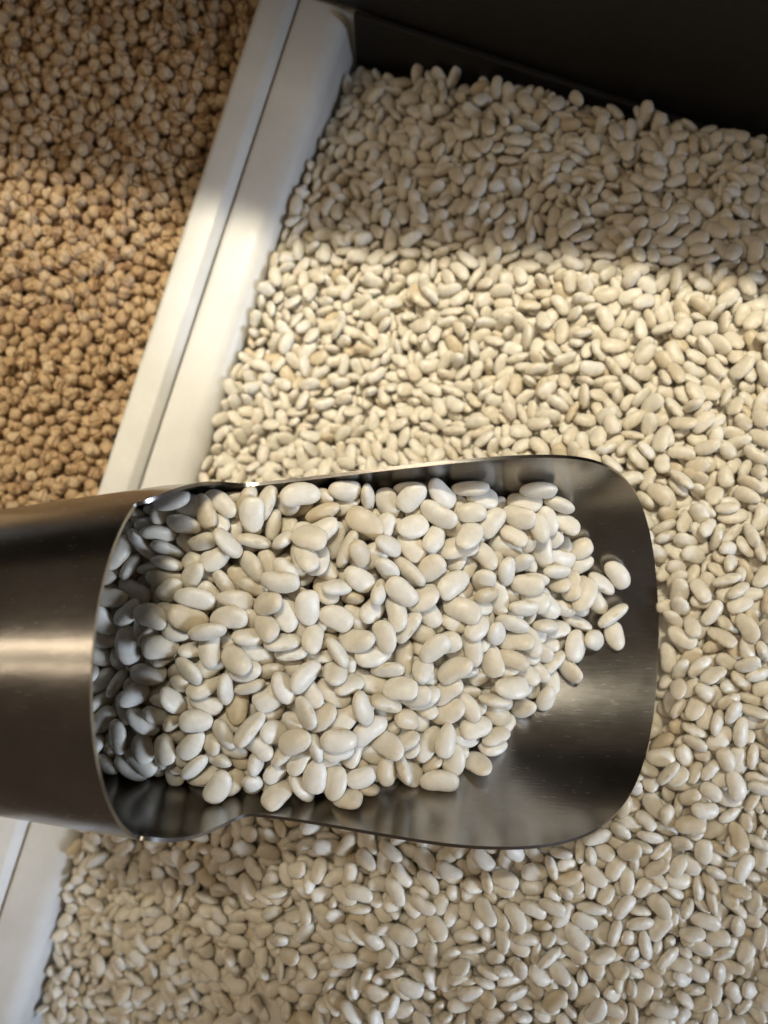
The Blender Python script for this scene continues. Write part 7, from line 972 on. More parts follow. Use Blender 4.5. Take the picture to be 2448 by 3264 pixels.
-130,835,-89,-28,-10,54,3,392,643,108,-19,-7,50,0,731,541,226,-13,23,-25,2,339,707,81,15,-39,-86,1,17,965,-45,-31,-18,43,5,204,968,9,5,-17,-41,0,361,926,40,-8,6,76,3,-581,-1006,155,26,61,41,3,
601,-642,501,1,-98,13,9,113,150,95,-3,23,-88,6,-342,354,-72,-37,86,-18,2,149,333,49,52,-10,-35,6,-8,443,-8,39,84,1,8,316,412,106,-11,-9,72,6,973,214,384,-87,34,-1,7,-252,687,-83,-12,7,94,9,
-157,652,-67,77,-58,-5,2,-74,631,-40,13,-11,-95,2,-59,746,-49,25,24,58,5,504,559,164,4,-13,51,1,862,504,264,-71,-64,-11,8,-172,1145,-197,33,-43,-42,6,138,1039,-25,87,0,12,4,356,1104,-12,-10,-9,-32,0,
1077,845,130,-3,7,-9,6,465,1179,-30,-52,-68,8,7,579,1170,-15,0,-13,82,6,-990,-1435,-150,-22,-69,-37,3,-580,-1135,108,23,-13,66,2,61,-1318,413,67,37,-15,9,725,-1109,448,85,44,5,6,631,-592,502,13,-14,12,0,
78,142,124,-5,0,56,9,972,47,454,-10,-3,-14,5,-12,393,-4,-4,-2,-22,4,-178,620,-58,-11,-20,75,8,-264,965,-96,-74,44,27,9,-249,920,-96,-3,-13,-2,2,510,685,167,-49,-79,23,9,-164,1058,-128,2,11,-76,1,
-199,1160,-188,66,48,17,6,-67,1155,-149,-26,-94,1,5,-81,1273,-202,74,-53,-5,6,556,1075,23,11,7,60,4,1054,947,115,79,-58,-1,0,265,1253,-33,-11,24,31,0,766,1171,5,-7,10,66,0,-904,-1543,-132,-52,-67,10,8,
-827,-1575,-99,-17,-1,-26,4,-833,-1387,-69,-16,-19,48,1,87,-1293,429,17,7,-19,0,-128,81,91,-24,6,-25,7,929,-327,507,7,25,-18,7,-294,217,-32,85,-36,-5,6,-306,511,-44,43,-35,-33,9,-220,1104,-149,-74,-54,1,8,
891,1010,96,-33,80,1,7,24,1341,-167,0,-83,33,5,748,1131,13,-48,66,8,7,-879,-1065,-26,71,13,-42,0,335,-1243,508,-33,-52,-30,0,954,-956,467,79,2,-39,8,-39,569,-22,-28,-47,-43,8,-96,-1043,359,-11,-3,95,0,
203,-1017,444,-4,-11,35,2,631,-1074,438,3,-8,67,1,360,-908,458,1,-3,12,9,267,-814,443,-67,62,-29,3,885,-776,469,-38,-78,-14,1,819,-498,495,-47,75,-8,8,-286,285,-78,24,3,38,1,-222,258,-74,10,-7,-39,0,
242,224,114,75,-12,20,9,322,212,176,78,51,-10,0,-410,522,-121,10,-8,-55,2,38,354,-14,-3,-9,13,2,-142,460,-75,-2,-8,-3,8,731,294,311,-11,-5,31,0,815,267,340,8,87,-20,1,3,586,-32,12,80,-25,3,
291,549,85,2,-9,-22,2,124,677,16,13,-12,-75,9,220,719,46,59,21,19,8,329,665,84,-4,91,-7,9,-79,923,-87,-21,-3,52,0,247,795,41,-20,2,14,0,1062,616,211,-3,14,73,9,177,1081,-28,79,-40,29,5,
284,1053,3,57,-4,3,3,-981,-1506,-171,71,49,5,3,-436,-1253,167,42,66,8,1,-55,-1032,392,26,-5,-80,8,454,-1089,454,-26,15,-71,1,403,-1036,461,-4,-5,-54,9,859,-789,496,-85,-6,9,3,124,198,82,78,-59,10,3,
117,299,45,4,6,13,1,-246,448,-57,1,5,-2,0,-312,500,-82,28,24,2,2,-231,518,-71,95,-8,7,8,-137,527,-62,-9,-4,-27,2,187,544,61,20,-2,41,1,-269,786,-104,-31,-18,12,3,435,581,130,26,-29,-35,4,
268,751,80,-11,-7,-74,3,691,684,212,-33,88,0,4,-20,987,-77,47,44,10,7,812,728,199,80,-36,15,0,1013,938,117,-2,22,61,9,496,1211,-35,-7,-8,47,4,-1054,-1656,-170,-7,35,53,3,-972,-1582,-156,51,33,11,3,
-796,-1648,-100,-11,-12,87,6,-962,-1455,-147,15,9,16,4,-1004,-1318,-147,-26,74,7,6,-617,-1514,-16,-15,6,60,0,-968,-1144,-91,2,45,-15,9,-792,-1253,-39,21,5,67,1,-797,-1093,-40,23,12,33,2,-781,-974,30,32,92,12,4,
-28,-1087,397,-13,10,-75,8,569,-1225,473,-2,-24,-60,7,-96,-964,399,-5,-17,-5,6,957,-1178,423,90,9,9,1,208,-815,448,-4,62,72,6,827,-891,454,-56,32,-14,3,981,-975,442,91,6,8,9,719,-635,498,-23,1,48,6,
-310,188,-53,16,4,-8,1,-391,302,-50,-82,7,-32,8,-384,345,-68,-7,-21,36,3,0,238,28,-39,25,-23,5,-71,417,-20,93,3,-22,3,-135,673,-52,-15,-93,-3,7,-30,690,-38,-13,35,63,0,897,456,316,-1,-32,-76,0,
-308,855,-113,-37,56,-34,4,579,606,206,-9,-92,14,2,-94,1394,-244,3,-6,42,0,723,1179,1,-31,20,-29,2,-905,-1421,-106,77,48,-37,8,-971,-1191,-103,-39,88,-7,8,-784,-1272,-17,-26,9,-93,6,-832,-1078,-11,-18,-88,40,6,
-482,-1123,181,-41,6,12,0,-856,-933,38,49,40,60,2,951,-914,443,58,-38,1,2,933,-596,533,17,-18,-3,2,297,475,115,-4,-4,94,9,-161,989,-112,55,18,-39,8,646,1096,34,-10,16,-26,2,130,-788,451,7,-23,-74,5,
922,-822,496,14,-19,-45,9,-39,1033,-70,25,27,64,2,192,-1282,426,-12,11,87,3,-667,-982,84,71,-52,-12,8,-574,-969,141,28,-1,-86,2,-483,-998,183,22,-12,-38,8,3,-1046,391,12,-9,-51,8,114,-1024,430,51,77,12,2,
901,-1142,396,-5,96,-6,0,871,-1081,399,-18,90,-6,7,981,-1045,397,-5,10,-7,2,773,-793,486,30,7,27,2,872,-465,496,5,-4,-68,8,786,-377,488,-13,-3,34,6,-421,381,-113,-18,86,-12,5,-315,333,-90,73,-46,-4,6,
224,279,92,33,14,1,8,56,401,-8,21,-12,-95,9,-27,489,-43,15,-8,-83,6,717,246,326,-20,-95,3,6,-283,628,-111,29,-90,-22,7,153,550,45,4,12,-71,6,-24,650,-46,63,67,1,5,472,571,143,-6,-12,67,7,
-45,835,-51,-16,-9,25,4,424,772,101,-74,-7,-33,7,799,632,202,86,18,1,2,1007,663,202,0,9,81,6,921,719,196,40,-88,5,3,597,906,98,-26,-20,-31,5,932,858,154,75,-40,2,6,249,1172,-52,65,37,0,5,
183,1323,-131,9,-29,-31,6,-933,-1481,-158,3,8,-80,2,-932,-1354,-148,-37,-24,21,8,-664,-1201,25,-21,23,-8,0,-755,-1176,-18,49,-37,-52,2,-771,-1103,-20,-13,-5,53,7,-399,-1141,206,71,48,24,7,798,-1223,408,-34,79,21,1,
-416,-813,248,71,-51,-21,0,548,-1087,465,12,0,-76,6,927,-1136,421,-17,-93,-17,2,928,-1069,399,-17,6,-15,0,691,-967,469,57,-32,-35,5,895,-994,426,-21,-2,-31,1,569,-761,503,8,17,75,5,795,-815,477,38,8,14,6,
784,-546,493,14,-23,-73,7,840,-533,502,23,-26,-90,4,-494,118,-85,10,-1,53,6,-416,397,-85,58,-41,-9,6,308,162,190,59,-42,29,9,-352,390,-74,71,8,0,7,788,84,402,-48,8,-44,5,-338,445,-81,9,90,6,4,
28,425,-8,55,30,7,5,-78,491,-57,-6,11,-64,0,-64,505,-33,-4,2,70,2,-325,620,-105,8,-22,34,3,-287,728,-84,27,6,-24,2,-184,688,-87,16,-77,38,2,65,644,-3,-6,-6,63,1,-214,815,-85,12,3,-6,8,
413,657,135,10,-19,-87,1,868,557,241,85,-23,-20,6,345,782,81,26,75,-24,5,501,721,134,4,-17,-44,2,-80,1002,-104,-29,-59,38,7,342,832,52,57,-75,9,9,977,743,205,-25,-1,1,2,218,1023,20,2,3,-43,5,
313,1019,22,23,-11,-44,5,5,1165,-154,54,75,19,1,124,1324,-147,20,6,-34,8,1112,971,91,-93,-4,34,3,-1104,-1640,-185,-2,-1,-17,5,-900,-1681,-175,83,-17,-11,6,-784,-1057,-7,-66,-68,9,4,494,-1258,480,-85,12,2,0,
-160,-926,355,-60,-61,-14,0,815,-992,451,-30,-78,20,7,-386,111,-49,-45,70,-37,8,-497,285,-88,30,-59,-17,2,-444,239,-68,10,89,12,8,-403,253,-49,-13,29,-56,3,-329,278,-44,-79,-18,23,6,-99,282,-12,20,-19,33,8,
516,151,311,-91,18,-13,4,124,292,69,-10,-88,-6,0,622,554,220,7,-91,20,4,225,686,69,-23,56,7,0,644,600,211,72,17,15,1,-54,944,-72,-13,-20,-61,0,12,1217,-154,-84,8,9,2,57,1211,-130,74,3,17,0,
557,1150,-3,-64,38,-2,0,-741,-1526,-63,-10,-10,-24,6,-1013,-1303,-114,-2,-18,-57,3,-724,-1346,9,-16,-8,34,4,-713,-1083,36,64,67,4,8,92,181,97,-4,-10,14,5,296,847,65,14,-34,-51,7,-55,1193,-145,71,-49,41,7,
-108,1374,-225,-18,-1,86,1,-1056,-1559,-160,-14,52,52,3,-938,-1110,-64,-38,-54,-1,3,-513,-1196,134,-44,-68,-48,2,980,79,407,5,1,-58,3,-562,-1364,69,-70,60,-12,4,-391,-1479,140,-71,28,18,8,559,96,357,76,8,39,2,
264,-1273,464,13,-75,-8,3,-444,59,-26,-13,92,5,2,972,243,421,22,-42,-69,7,-681,-1752,-51,42,-6,82,3,-468,-1603,76,84,-43,-14,7,-445,-1516,98,0,-33,-87,6,-183,-1450,324,82,18,18,4,-130,-1368,343,4,40,69,3,
-660,-845,113,5,3,-45,4,-632,-875,130,-9,-31,47,1,-686,-825,96,11,0,-54,4,-673,-849,137,7,-18,3,3,-538,-858,175,-40,75,-6,2,-619,-761,124,-53,42,-46,7,-596,-778,145,7,8,41,2,-514,-810,187,0,85,-4,0,
-475,-814,214,-3,7,-77,2,-590,-713,109,-17,-26,-38,4,-548,-722,143,12,-19,-74,6,-435,-767,223,-28,-7,52,4,-394,-775,249,-85,19,-37,0,-337,-786,278,93,-7,25,6,-325,-731,273,-30,-18,21,2,-259,-761,320,17,-85,13,0,
-184,-780,336,15,-22,-37,9,-122,-780,346,32,87,-6,1,-100,-708,335,-37,-1,-25,1,-63,-696,327,44,64,6,7,964,-633,497,-85,44,5,8,639,-463,467,66,-63,9,7,-106,-64,139,1,-24,-77,5,948,-428,497,91,-37,1,4,
-106,-11,102,-16,-10,9,3,-75,-26,136,-19,-23,82,6,975,-389,498,-1,2,55,9,38,-10,155,-6,78,-46,4,91,-46,182,60,26,-3,7,60,57,122,51,45,3,9,1164,560,249,2,-8,50,0,-396,-1711,25,37,7,-62,1,
-422,-1608,76,-11,-21,10,8,-419,-1655,63,-51,22,-5,6,-341,-1603,123,18,-3,-82,5,-216,-1409,312,-50,70,-9,6,-158,-1340,356,-24,38,74,1,392,-1364,450,-59,64,9,1,368,-1287,460,-64,-25,9,5,567,-1328,445,-31,-44,-71,3,
-712,-868,92,12,65,-3,1,666,-1298,467,-16,8,-56,2,-777,-753,60,-57,-67,15,3,-701,-759,73,-53,81,-8,3,-668,-746,91,82,-39,3,8,-629,-820,133,-5,-4,-12,4,-599,-863,147,12,-3,-34,2,-526,-895,191,-19,87,-40,3,
-504,-872,218,89,32,10,6,-638,-794,147,73,-34,6,8,-582,-794,165,1,9,-12,7,-569,-692,117,-34,4,-12,4,-398,-699,233,-69,-59,-25,3,244,-1001,471,-6,20,-97,2,-279,-733,295,-23,-4,48,5,-325,-745,301,-90,-12,-8,4,
-211,-742,329,-35,46,-48,2,-63,-787,383,-19,18,-12,6,-227,-702,298,23,80,-14,4,-166,-729,332,7,-54,-65,7,-110,-739,358,-41,-44,49,4,-32,-741,359,-56,-69,-3,3,88,-754,407,84,-43,11,2,-28,-681,343,-22,3,50,9,
185,-780,430,14,4,-37,6,262,-732,441,-19,-18,25,9,1025,-1020,422,60,-51,-12,9,1000,-706,503,77,61,-13,3,-446,-124,38,25,9,73,1,969,-651,517,-81,-33,-13,9,-501,-101,-24,37,19,-26,5,-365,-102,36,55,50,-3,9,
-268,-68,72,79,-19,-1,1,-216,-90,106,3,-4,24,9,-287,31,16,20,67,60,1,-189,-35,92,-5,-1,48,6,985,-477,513,9,70,-5,2,-153,33,81,-17,22,9,0,-143,54,93,76,10,-27,0,-13,-37,153,-13,4,40,3,
977,-397,527,70,-5,-7,4,-33,1,126,-9,6,43,6,58,18,158,28,-57,44,5,81,-14,178,-30,-20,-58,9,955,-287,517,15,-1,-23,9,207,-23,214,38,57,10,7,221,56,204,-38,-3,79,3,303,39,223,98,11,-11,6,
641,-43,418,48,-23,-2,1,224,99,195,-54,18,-42,1,272,101,207,-84,-37,-7,6,424,48,302,82,-38,3,2,573,2,367,5,1,-73,8,971,-133,496,77,51,-4,7,515,109,315,0,9,-97,9,983,47,425,-50,-74,-10,9,
1015,137,410,-11,-28,65,3,1056,158,393,42,74,-7,4,1049,236,381,51,-1,-22,1,1061,264,380,27,94,-1,5,1046,337,372,-35,-87,16,1,1068,387,341,55,57,8,6,1078,461,337,69,64,-2,2,1157,636,211,6,-10,40,1,
1149,623,238,72,-20,-12,6,1226,865,110,16,66,44,4,-1002,-1679,-156,17,39,79,9,-708,-1744,-68,-20,-33,-62,8,-724,-1721,-73,-9,-45,-51,5,-536,-1696,-12,67,-5,9,7,-544,-1576,45,6,7,13,4,-446,-1713,43,12,1,-79,3,
-485,-1589,53,73,53,8,3,-380,-1551,99,23,10,51,7,-367,-1589,100,44,-71,-38,8,-194,-1424,331,17,-60,-46,8,-122,-1415,363,86,-34,32,6,-391,-1518,129,-25,-12,-89,7,-108,-1383,377,-55,36,-3,7,-68,-1405,382,-45,79,-27,5,
22,-1426,407,75,-21,-6,5,-64,-1347,403,-30,59,-12,0,-45,-1350,380,41,-14,-48,7,11,-1377,405,21,-17,-45,5,55,-1386,405,-2,12,18,7,169,-1403,429,-84,-44,27,1,15,-1327,420,-36,-75,15,3,204,-1363,463,45,-78,23,9,
293,-1291,470,-31,48,79,3,355,-1373,467,3,-89,-38,8,-910,-869,3,83,-9,-48,9,346,-1270,477,19,-10,-95,4,601,-1355,465,53,-11,-20,3,641,-1382,446,-63,37,-33,6,654,-1340,461,-22,23,78,0,872,-1386,439,-43,79,-9,3,
-873,-733,7,31,19,30,5,-809,-804,56,-73,-35,14,6,-717,-811,81,5,-7,65,2,-758,-763,85,1,14,70,2,-692,-776,112,-3,16,-77,7,-581,-831,159,75,-25,3,7,-510,-845,201,8,14,-34,5,730,-1297,451,55,-80,-3,8,
922,-1338,437,80,34,22,6,-770,-691,41,24,10,-9,3,-742,-708,60,-21,87,-5,3,-650,-768,117,-20,26,-54,0,-634,-725,100,-51,-21,-14,8,-568,-756,163,97,-17,-6,3,-564,-716,166,31,55,19,5,1049,-1295,443,-42,8,1,9,
-513,-730,171,-29,84,3,5,-504,-749,199,13,-88,27,3,-387,-735,246,18,90,10,4,1002,-1228,439,-27,-58,40,3,-283,-688,296,25,89,-26,6,-245,-707,322,-81,-47,-8,1,-181,-689,311,72,62,-15,6,-74,-719,371,67,-2,-33,1,
-19,-751,383,-55,66,1,4,21,-713,392,-10,-49,-85,9,92,-726,420,42,-71,20,0,-3,-720,366,-52,-64,21,5,147,-732,416,-18,-88,23,4,201,-731,417,-3,12,-12,7,221,-730,437,-16,30,-18,7,307,-753,462,0,9,55,6,
1041,-1008,439,-24,8,-47,1,522,-695,512,80,-41,19,8,990,-866,465,6,-21,-6,9,-515,-123,5,18,77,16,0,974,-695,514,86,21,17,4,-546,-115,-26,20,-83,-25,5,-327,-104,60,-46,80,-8,3,931,-627,507,17,71,10,8,
-338,-66,62,67,0,25,3,978,-577,529,22,26,36,4,-598,-16,-63,-71,35,52,1,-323,-67,30,83,-11,30,9,-283,-99,84,-80,-37,-38,8,947,-501,533,-20,-8,-73,9,982,-515,535,-4,24,-36,0,-308,-31,17,1,18,77,1,
-327,13,23,-14,5,76,3,-230,3,70,8,78,1,4,952,-424,546,-7,10,80,1,997,-437,534,54,-67,35,6,-318,42,-5,-10,15,-68,4,-235,59,59,1,18,-27,4,-135,-29,120,28,-25,-46,6,-57,-53,159,13,1,-34,4,
9,-49,183,43,73,11,2,-61,79,106,-72,53,13,0,22,18,152,9,35,14,3,88,16,187,40,-4,-19,6,920,-282,533,78,26,53,0,978,-320,541,10,-30,8,0,27,68,127,20,-8,35,2,86,35,153,47,-34,-23,7,
112,48,174,16,-7,-42,6,180,-5,215,59,50,19,6,971,-249,524,-19,-15,-37,0,121,103,162,-21,-11,-70,8,177,40,192,-29,-93,4,5,281,81,226,-51,-72,-11,7,348,40,275,7,3,-50,0,451,-1,336,-38,-68,4,5,
188,111,188,21,72,8,2,309,109,244,43,-34,33,5,387,77,271,50,-75,-8,7,418,21,324,42,82,31,0,443,61,318,47,-58,7,1,603,9,398,-3,11,77,3,1003,-114,505,-29,29,-1,0,473,109,331,-57,46,-17,1,
593,65,383,-68,56,-14,1,966,-57,480,-31,-66,-4,9,1001,-81,489,-3,92,-27,1,1015,56,445,60,55,28,6,1020,99,427,-7,62,22,3,1037,167,407,85,-7,26,2,1005,338,377,-18,-24,59,2,1043,393,358,62,-49,5,1,
1082,543,300,2,67,14,9,1118,601,267,-34,-26,47,2,1162,592,277,12,17,81,6,1094,844,173,-16,1,-75,6,1167,801,158,-1,-7,-49,6,1274,863,92,-20,48,49,5,1267,1019,67,18,-2,44,4,-762,-1757,-87,-22,36,65,4,
-887,-1659,-98,-34,-68,0,1,-768,-1715,-76,35,55,49,1,-709,-1689,-67,-57,0,25,5,-653,-1794,-66,-39,50,39,5,-703,-1661,-55,-22,84,-42,0,-604,-1744,-44,-8,2,16,8,-555,-1736,-43,75,-32,14,5,-611,-1615,-4,11,-57,-70,0,
-565,-1763,-19,19,-2,-95,6,-450,-1623,41,-30,32,-23,3,-512,-1648,30,8,0,27,0,-355,-1619,85,31,-21,-73,0,-511,-1579,64,3,-21,-52,0,-509,-1552,87,-94,-16,-20,9,-235,-1460,301,40,16,-89,0,-163,-1371,372,-16,-84,-28,8,
-40,-1386,410,27,69,-9,5,-18,-1385,390,37,-24,-46,9,-916,-948,-11,-25,26,1,3,87,-1335,437,33,28,56,5,151,-1325,452,2,25,79,4,193,-1327,461,-18,23,28,7,-871,-936,4,47,39,55,4,235,-1320,473,-32,70,54,5,
303,-1354,476,-2,-17,-70,1,363,-1325,476,-22,13,8,9,426,-1344,481,79,-28,8,1,474,-1322,482,-11,13,6,3,519,-1336,478,-75,-39,0,4,565,-1363,465,28,13,73,1,674,-1368,454,80,36,-32,3,-850,-823,61,17,52,19,7,
-824,-912,46,94,-29,-5,6,-810,-899,80,-81,-34,-20,3,-729,-902,100,33,-7,55,1,-681,-910,132,-1,-17,-16,6,423,-1301,490,52,73,4,4,482,-1291,488,76,-15,-4,5,583,-1275,488,48,-68,-20,4,622,-1294,475,3,10,26,6,
701,-1338,468,-64,65,-27,9,-817,-718,58,26,39,10,1,-788,-805,75,20,4,44,1,-760,-851,86,-32,-76,-23,2,-733,-829,106,26,-8,74,2,-659,-881,145,34,-19,1,0,-586,-879,171,-33,83,6,1,770,-1292,458,61,62,0,2,
799,-1317,453,-75,-49,15,7,845,-1304,448,-2,-9,-70,1,894,-1320,457,29,-12,-40,3,969,-1346,440,28,-47,65,3,982,-1378,449,3,3,18,6,-727,-728,81,-55,-23,-11,0,-704,-689,81,-12,2,-28,1,-638,-686,106,9,4,33,2,
-522,-772,182,-22,-6,7,2,-532,-800,207,5,-18,5,1,927,-1285,462,16,3,-66,9,969,-1310,442,-66,24,-1,9,-481,-707,187,-27,-82,21,2,-388,-739,272,-2,-17,19,0,1030,-1240,460,3,1,-21,2,-344,-687,251,21,-3,35,2,
-226,-721,349,10,-23,-84,9,-234,-773,353,2,-9,-1,1,1014,-1184,442,40,60,18,6,-146,-743,360,-64,-4,36,1,-80,-684,356,-94,-13,13,9,-67,-749,389,-20,-71,-25,3,52,-756,396,-86,-29,35,4,63,-770,431,-9,-28,45,1,
98,-767,440,-1,26,-51,5,975,-1126,465,13,-2,-2,5,1018,-1120,451,28,-23,-72,6,-45,-674,371,12,28,77,5,136,-771,425,-86,38,-6,2,192,-742,452,66,-31,-11,6,225,-769,492,87,-30,29,1,273,-757,475,41,36,40,0,
982,-1056,456,64,-43,-40,7,1012,-1077,443,79,53,9,5,167,-682,429,26,-44,-27,6,321,-752,490,42,64,33,1,361,-773,497,76,54,-3,5,393,-711,487,-13,-1,-65,6,476,-732,498,-25,84,-2,6,429,-746,510,-24,-5,-31,9,
1007,-939,444,62,-17,7,6,993,-823,474,31,-10,-89,1,1023,-863,465,61,49,39,7,948,-754,503,-64,69,19,2,1014,-749,512,20,-70,-25,6,-641,-135,-26,58,-51,-50,7,-596,-97,-35,13,15,27,7,-541,-146,-16,-37,-42,-61,3,
970,-670,540,53,69,22,1,-612,-51,-47,-7,30,-33,5,-462,-94,11,56,-18,12,0,-393,-55,40,7,-22,76,6,-588,18,-60,-34,-48,-17,8,-528,-12,-30,37,-12,8,0,-456,11,-17,90,31,-18,5,926,-464,535,-5,-15,-33,7,
-407,42,-9,-83,-29,-19,1,-379,19,-8,-13,64,-51,6,-268,-23,57,87,-6,-5,2,-236,-26,83,-6,-34,60,1,-167,-1,111,-4,3,-72,0,-206,57,67,-79,-11,28,7,-55,5,157,-3,43,-84,3,-13,9,177,8,25,45,3,
-89,31,115,13,22,17,4,0,18,135,-5,27,26,3,114,-22,197,-10,-77,4,3,138,-13,210,72,-16,-29,5,954,-301,556,-52,-23,75,0,119,31,201,16,14,72,2,170,-17,240,13,80,5,7,936,-229,532,57,71,2,6,
143,66,194,-63,50,-48,7,194,69,215,23,66,-33,6,268,54,246,84,49,0,4,312,19,269,28,-11,-31,9,331,-11,291,-69,47,3,4,322,75,286,1,31,29,1,367,26,329,44,-78,24,5,521,12,391,3,6,-12,9,
609,-49,438,71,-22,21,7,960,-169,525,-17,-8,-8,4,1002,-205,528,79,49,7,6,303,79,253,48,-11,-28,9,377,40,296,-11,-21,-90,4,426,89,281,10,-95,-2,8,436,105,312,59,-36,6,1,553,38,368,-21,-12,24,7,
547,60,395,3,17,-72,9,958,-67,510,14,-82,-26,9,1003,-148,513,24,10,-14,9,504,103,360,11,-7,-1,0,523,75,375,-84,9,1,6,1013,-57,468,-36,73,30,4,960,-2,473,-2,1,-88,9,993,87,458,78,-26,41,1,
989,128,422,87,-16,43,5,1018,179,422,-3,-18,-33,3,1017,406,381,23,-16,-51,6,1101,506,307,-38,59,-46,3,1077,640,258,-22,-33,81,7,1088,577,281,-12,-19,-3,6,1111,661,249,-4,61,70,7,1135,671,225,0,-12,24,4,
1084,697,238,10,7,-66,9,1116,745,209,26,3,30,0,1215,785,157,-86,20,-15,4,1122,805,169,11,4,1,7,1223,812,142,-95,6,-11,0,1163,861,154,-84,-36,-21,6,1204,896,135,33,-21,-52,0,1165,952,136,-29,68,3,4,
1253,916,108,-24,-77,-21,3,1244,967,114,-4,9,39,0,1231,1018,90,-54,-68,24,3,-962,-1687,-123,-27,-68,-32,5,-925,-1691,-119,-9,15,-70,7,-900,-1702,-93,-23,-32,7,0,-857,-1706,-79,-17,14,68,4,-787,-1742,-75,46,-25,16,3,
-848,-1653,-102,-49,45,-55,0,-814,-1699,-77,35,44,82,6,-781,-1681,-53,-19,1,14,8,-690,-1716,-66,8,-51,-7,8,-808,-1661,-78,-3,-5,90,9,-668,-1676,-46,40,24,31,3,-602,-1811,-59,-33,2,-6,3,-760,-1614,-53,-42,-3,48,3,
-725,-1641,-31,80,-18,-13,4,-683,-1598,-21,23,-74,17,2,-593,-1670,3,1,19,67,1,-525,-1768,-28,1,-2,-68,8,-524,-1724,-15,86,-21,35,7,-568,-1655,15,11,21,86,0,-459,-1670,31,7,24,42,0,-573,-1614,24,38,91,3,9,
-544,-1622,47,-68,-51,0,1,-632,-1732,-27,57,-28,44,0,-481,-1641,55,-90,11,-1,1,-647,-1667,-8,-89,-17,-22,2,-227,-1366,344,-71,-12,14,1,-196,-1391,345,22,2,-90,7,-145,-1389,392,71,-47,-22,6,-37,-1422,406,15,84,49,1,
-387,-1577,126,-23,70,-4,9,-70,-1311,431,68,41,22,9,59,-1356,437,-41,-55,-2,7,74,-1392,437,14,-24,-68,9,101,-1321,462,65,61,-31,1,138,-1375,433,0,31,-74,5,193,-1309,489,-43,19,-31,1,-899,-924,3,33,19,62,4,
141,-1295,472,20,-36,-66,3,237,-1348,487,-62,-60,-31,1,275,-1326,486,23,-10,-60,9,321,-1308,479,-30,41,-82,8,-882,-877,31,-1,8,20,6,-860,-870,53,29,23,37,5,261,-1270,497,86,-2,-25,8,487,-1370,478,-69,-28,65,4,
535,-1364,499,82,-39,4,2,584,-1377,485,-50,-74,-18,6,-888,-832,37,52,3,-19,3,-869,-792,53,-41,40,-69,5,-807,-855,72,-23,-84,26,9,-754,-878,94,-74,-32,-11,6,-773,-919,85,27,11,-13,2,405,-1293,511,3,0,-84,6,
538,-1267,501,0,-10,-73,3,628,-1275,499,1,1,-5,6,689,-1302,488,53,-77,-28,0,737,-1346,475,-43,-61,29,6,774,-1353,472,-55,-65,-1,8,804,-1368,457,-42,-12,75,8,-884,-770,40,-42,-17,30,6,-847,-746,45,-24,-42,25,2,
-839,-774,65,-53,-67,-6,7,-784,-709,75,-12,5,24,5,-813,-766,80,13,9,36,9,-733,-757,101,-6,8,-13,6,-756,-801,101,-22,88,24,9,-549,-868,198,1,20,-79,8,744,-1294,482,13,-94,-5,7,815,-1303,472,-8,9,-44,7,
851,-1324,475,0,9,27,1,852,-1351,454,1,8,13,6,1003,-1334,456,-13,-11,-94,3,1022,-1391,436,81,56,2,3,-858,-698,43,71,-33,-49,9,-821,-672,58,-13,-11,29,6,-672,-679,102,-30,40,-31,3,-666,-717,119,23,-11,12,1,
-567,-819,182,26,21,84,5,-473,-775,217,6,62,-30,9,-489,-727,217,-9,-1,1,1,856,-1286,484,39,-68,29,6,914,-1379,459,9,-15,-64,9,1000,-1281,441,63,-58,-8,8,-441,-710,202,3,2,-72,2,-439,-725,232,63,-21,-13,2,
-457,-812,257,65,-31,26,5,975,-1235,459,11,4,-56,4,-464,-747,250,-49,34,62,5,-420,-780,277,33,55,14,6,-282,-739,336,-26,-14,-26,9,-188,-752,363,22,-23,-34,5,1007,-1159,466,-93,-15,-11,4,-152,-700,346,-47,-11,-39,0,
-11,-752,410,7,-1,42,0,31,-707,418,-22,-88,26,9,15,-753,424,35,-68,-27,8,76,-691,430,77,48,7,7,120,-725,444,3,-6,87,1,299,-781,498,-26,79,2,7,1051,-1066,451,-49,51,-33,8,244,-709,449,30,-55,-36,7,
342,-731,512,13,46,71,9,986,-955,474,53,-17,-18,9,999,-1022,449,-21,-30,66,5,294,-710,481,-36,-17,-5,2,365,-696,491,15,-39,-58,2,438,-705,495,77,-19,41,8,981,-919,473,28,81,39,5,482,-690,512,19,-29,-73,2,
957,-861,494,-10,-14,44,6,1032,-910,468,69,22,16,0,1005,-801,503,-16,34,90,0,538,-650,538,76,-55,-12,6,-657,-138,5,-69,46,-28,2,959,-728,531,-83,47,18,2,-597,-102,-9,12,3,71,7,-585,-139,-24,57,-34,22,7,
-561,-74,-28,15,20,-40,8,934,-659,545,20,29,40,5,-582,-21,-39,32,-62,-36,7,-557,-32,-16,-8,-98,-3,2,-509,-64,-3,-25,-57,-3,0,-469,-41,8,-15,7,-19,6,-440,-22,8,-12,55,29,8,-441,-71,26,28,12,-15,7,
999,-573,547,44,44,38,6,-570,46,-47,-35,13,-25,8,-537,16,-32,22,32,-72,8,-487,21,3,8,-12,13,6,-410,-105,22,-12,76,-9,9,-382,-31,22,13,-2,86,3,-372,-16,45,43,-20,-23,3,-330,-31,43,28,-23,-65,3,
-187,-89,132,-21,12,-5,7,-535,47,-48,-26,12,-23,3,-543,48,-22,-11,97,5,8,-478,41,-15,19,-8,23,4,-420,20,5,19,13,-69,8,-286,15,44,8,8,-27,4,-348,19,43,57,66,2,2,-234,-43,113,18,28,90,2,
-171,-60,120,8,40,72,3,-80,-78,166,20,32,63,6,942,-445,567,0,-25,59,9,-269,32,64,-22,-2,-93,8,-202,28,88,-10,37,-5,3,-177,68,85,-49,76,28,4,-115,38,107,-68,-48,8,4,43,-28,193,62,-59,5,6,
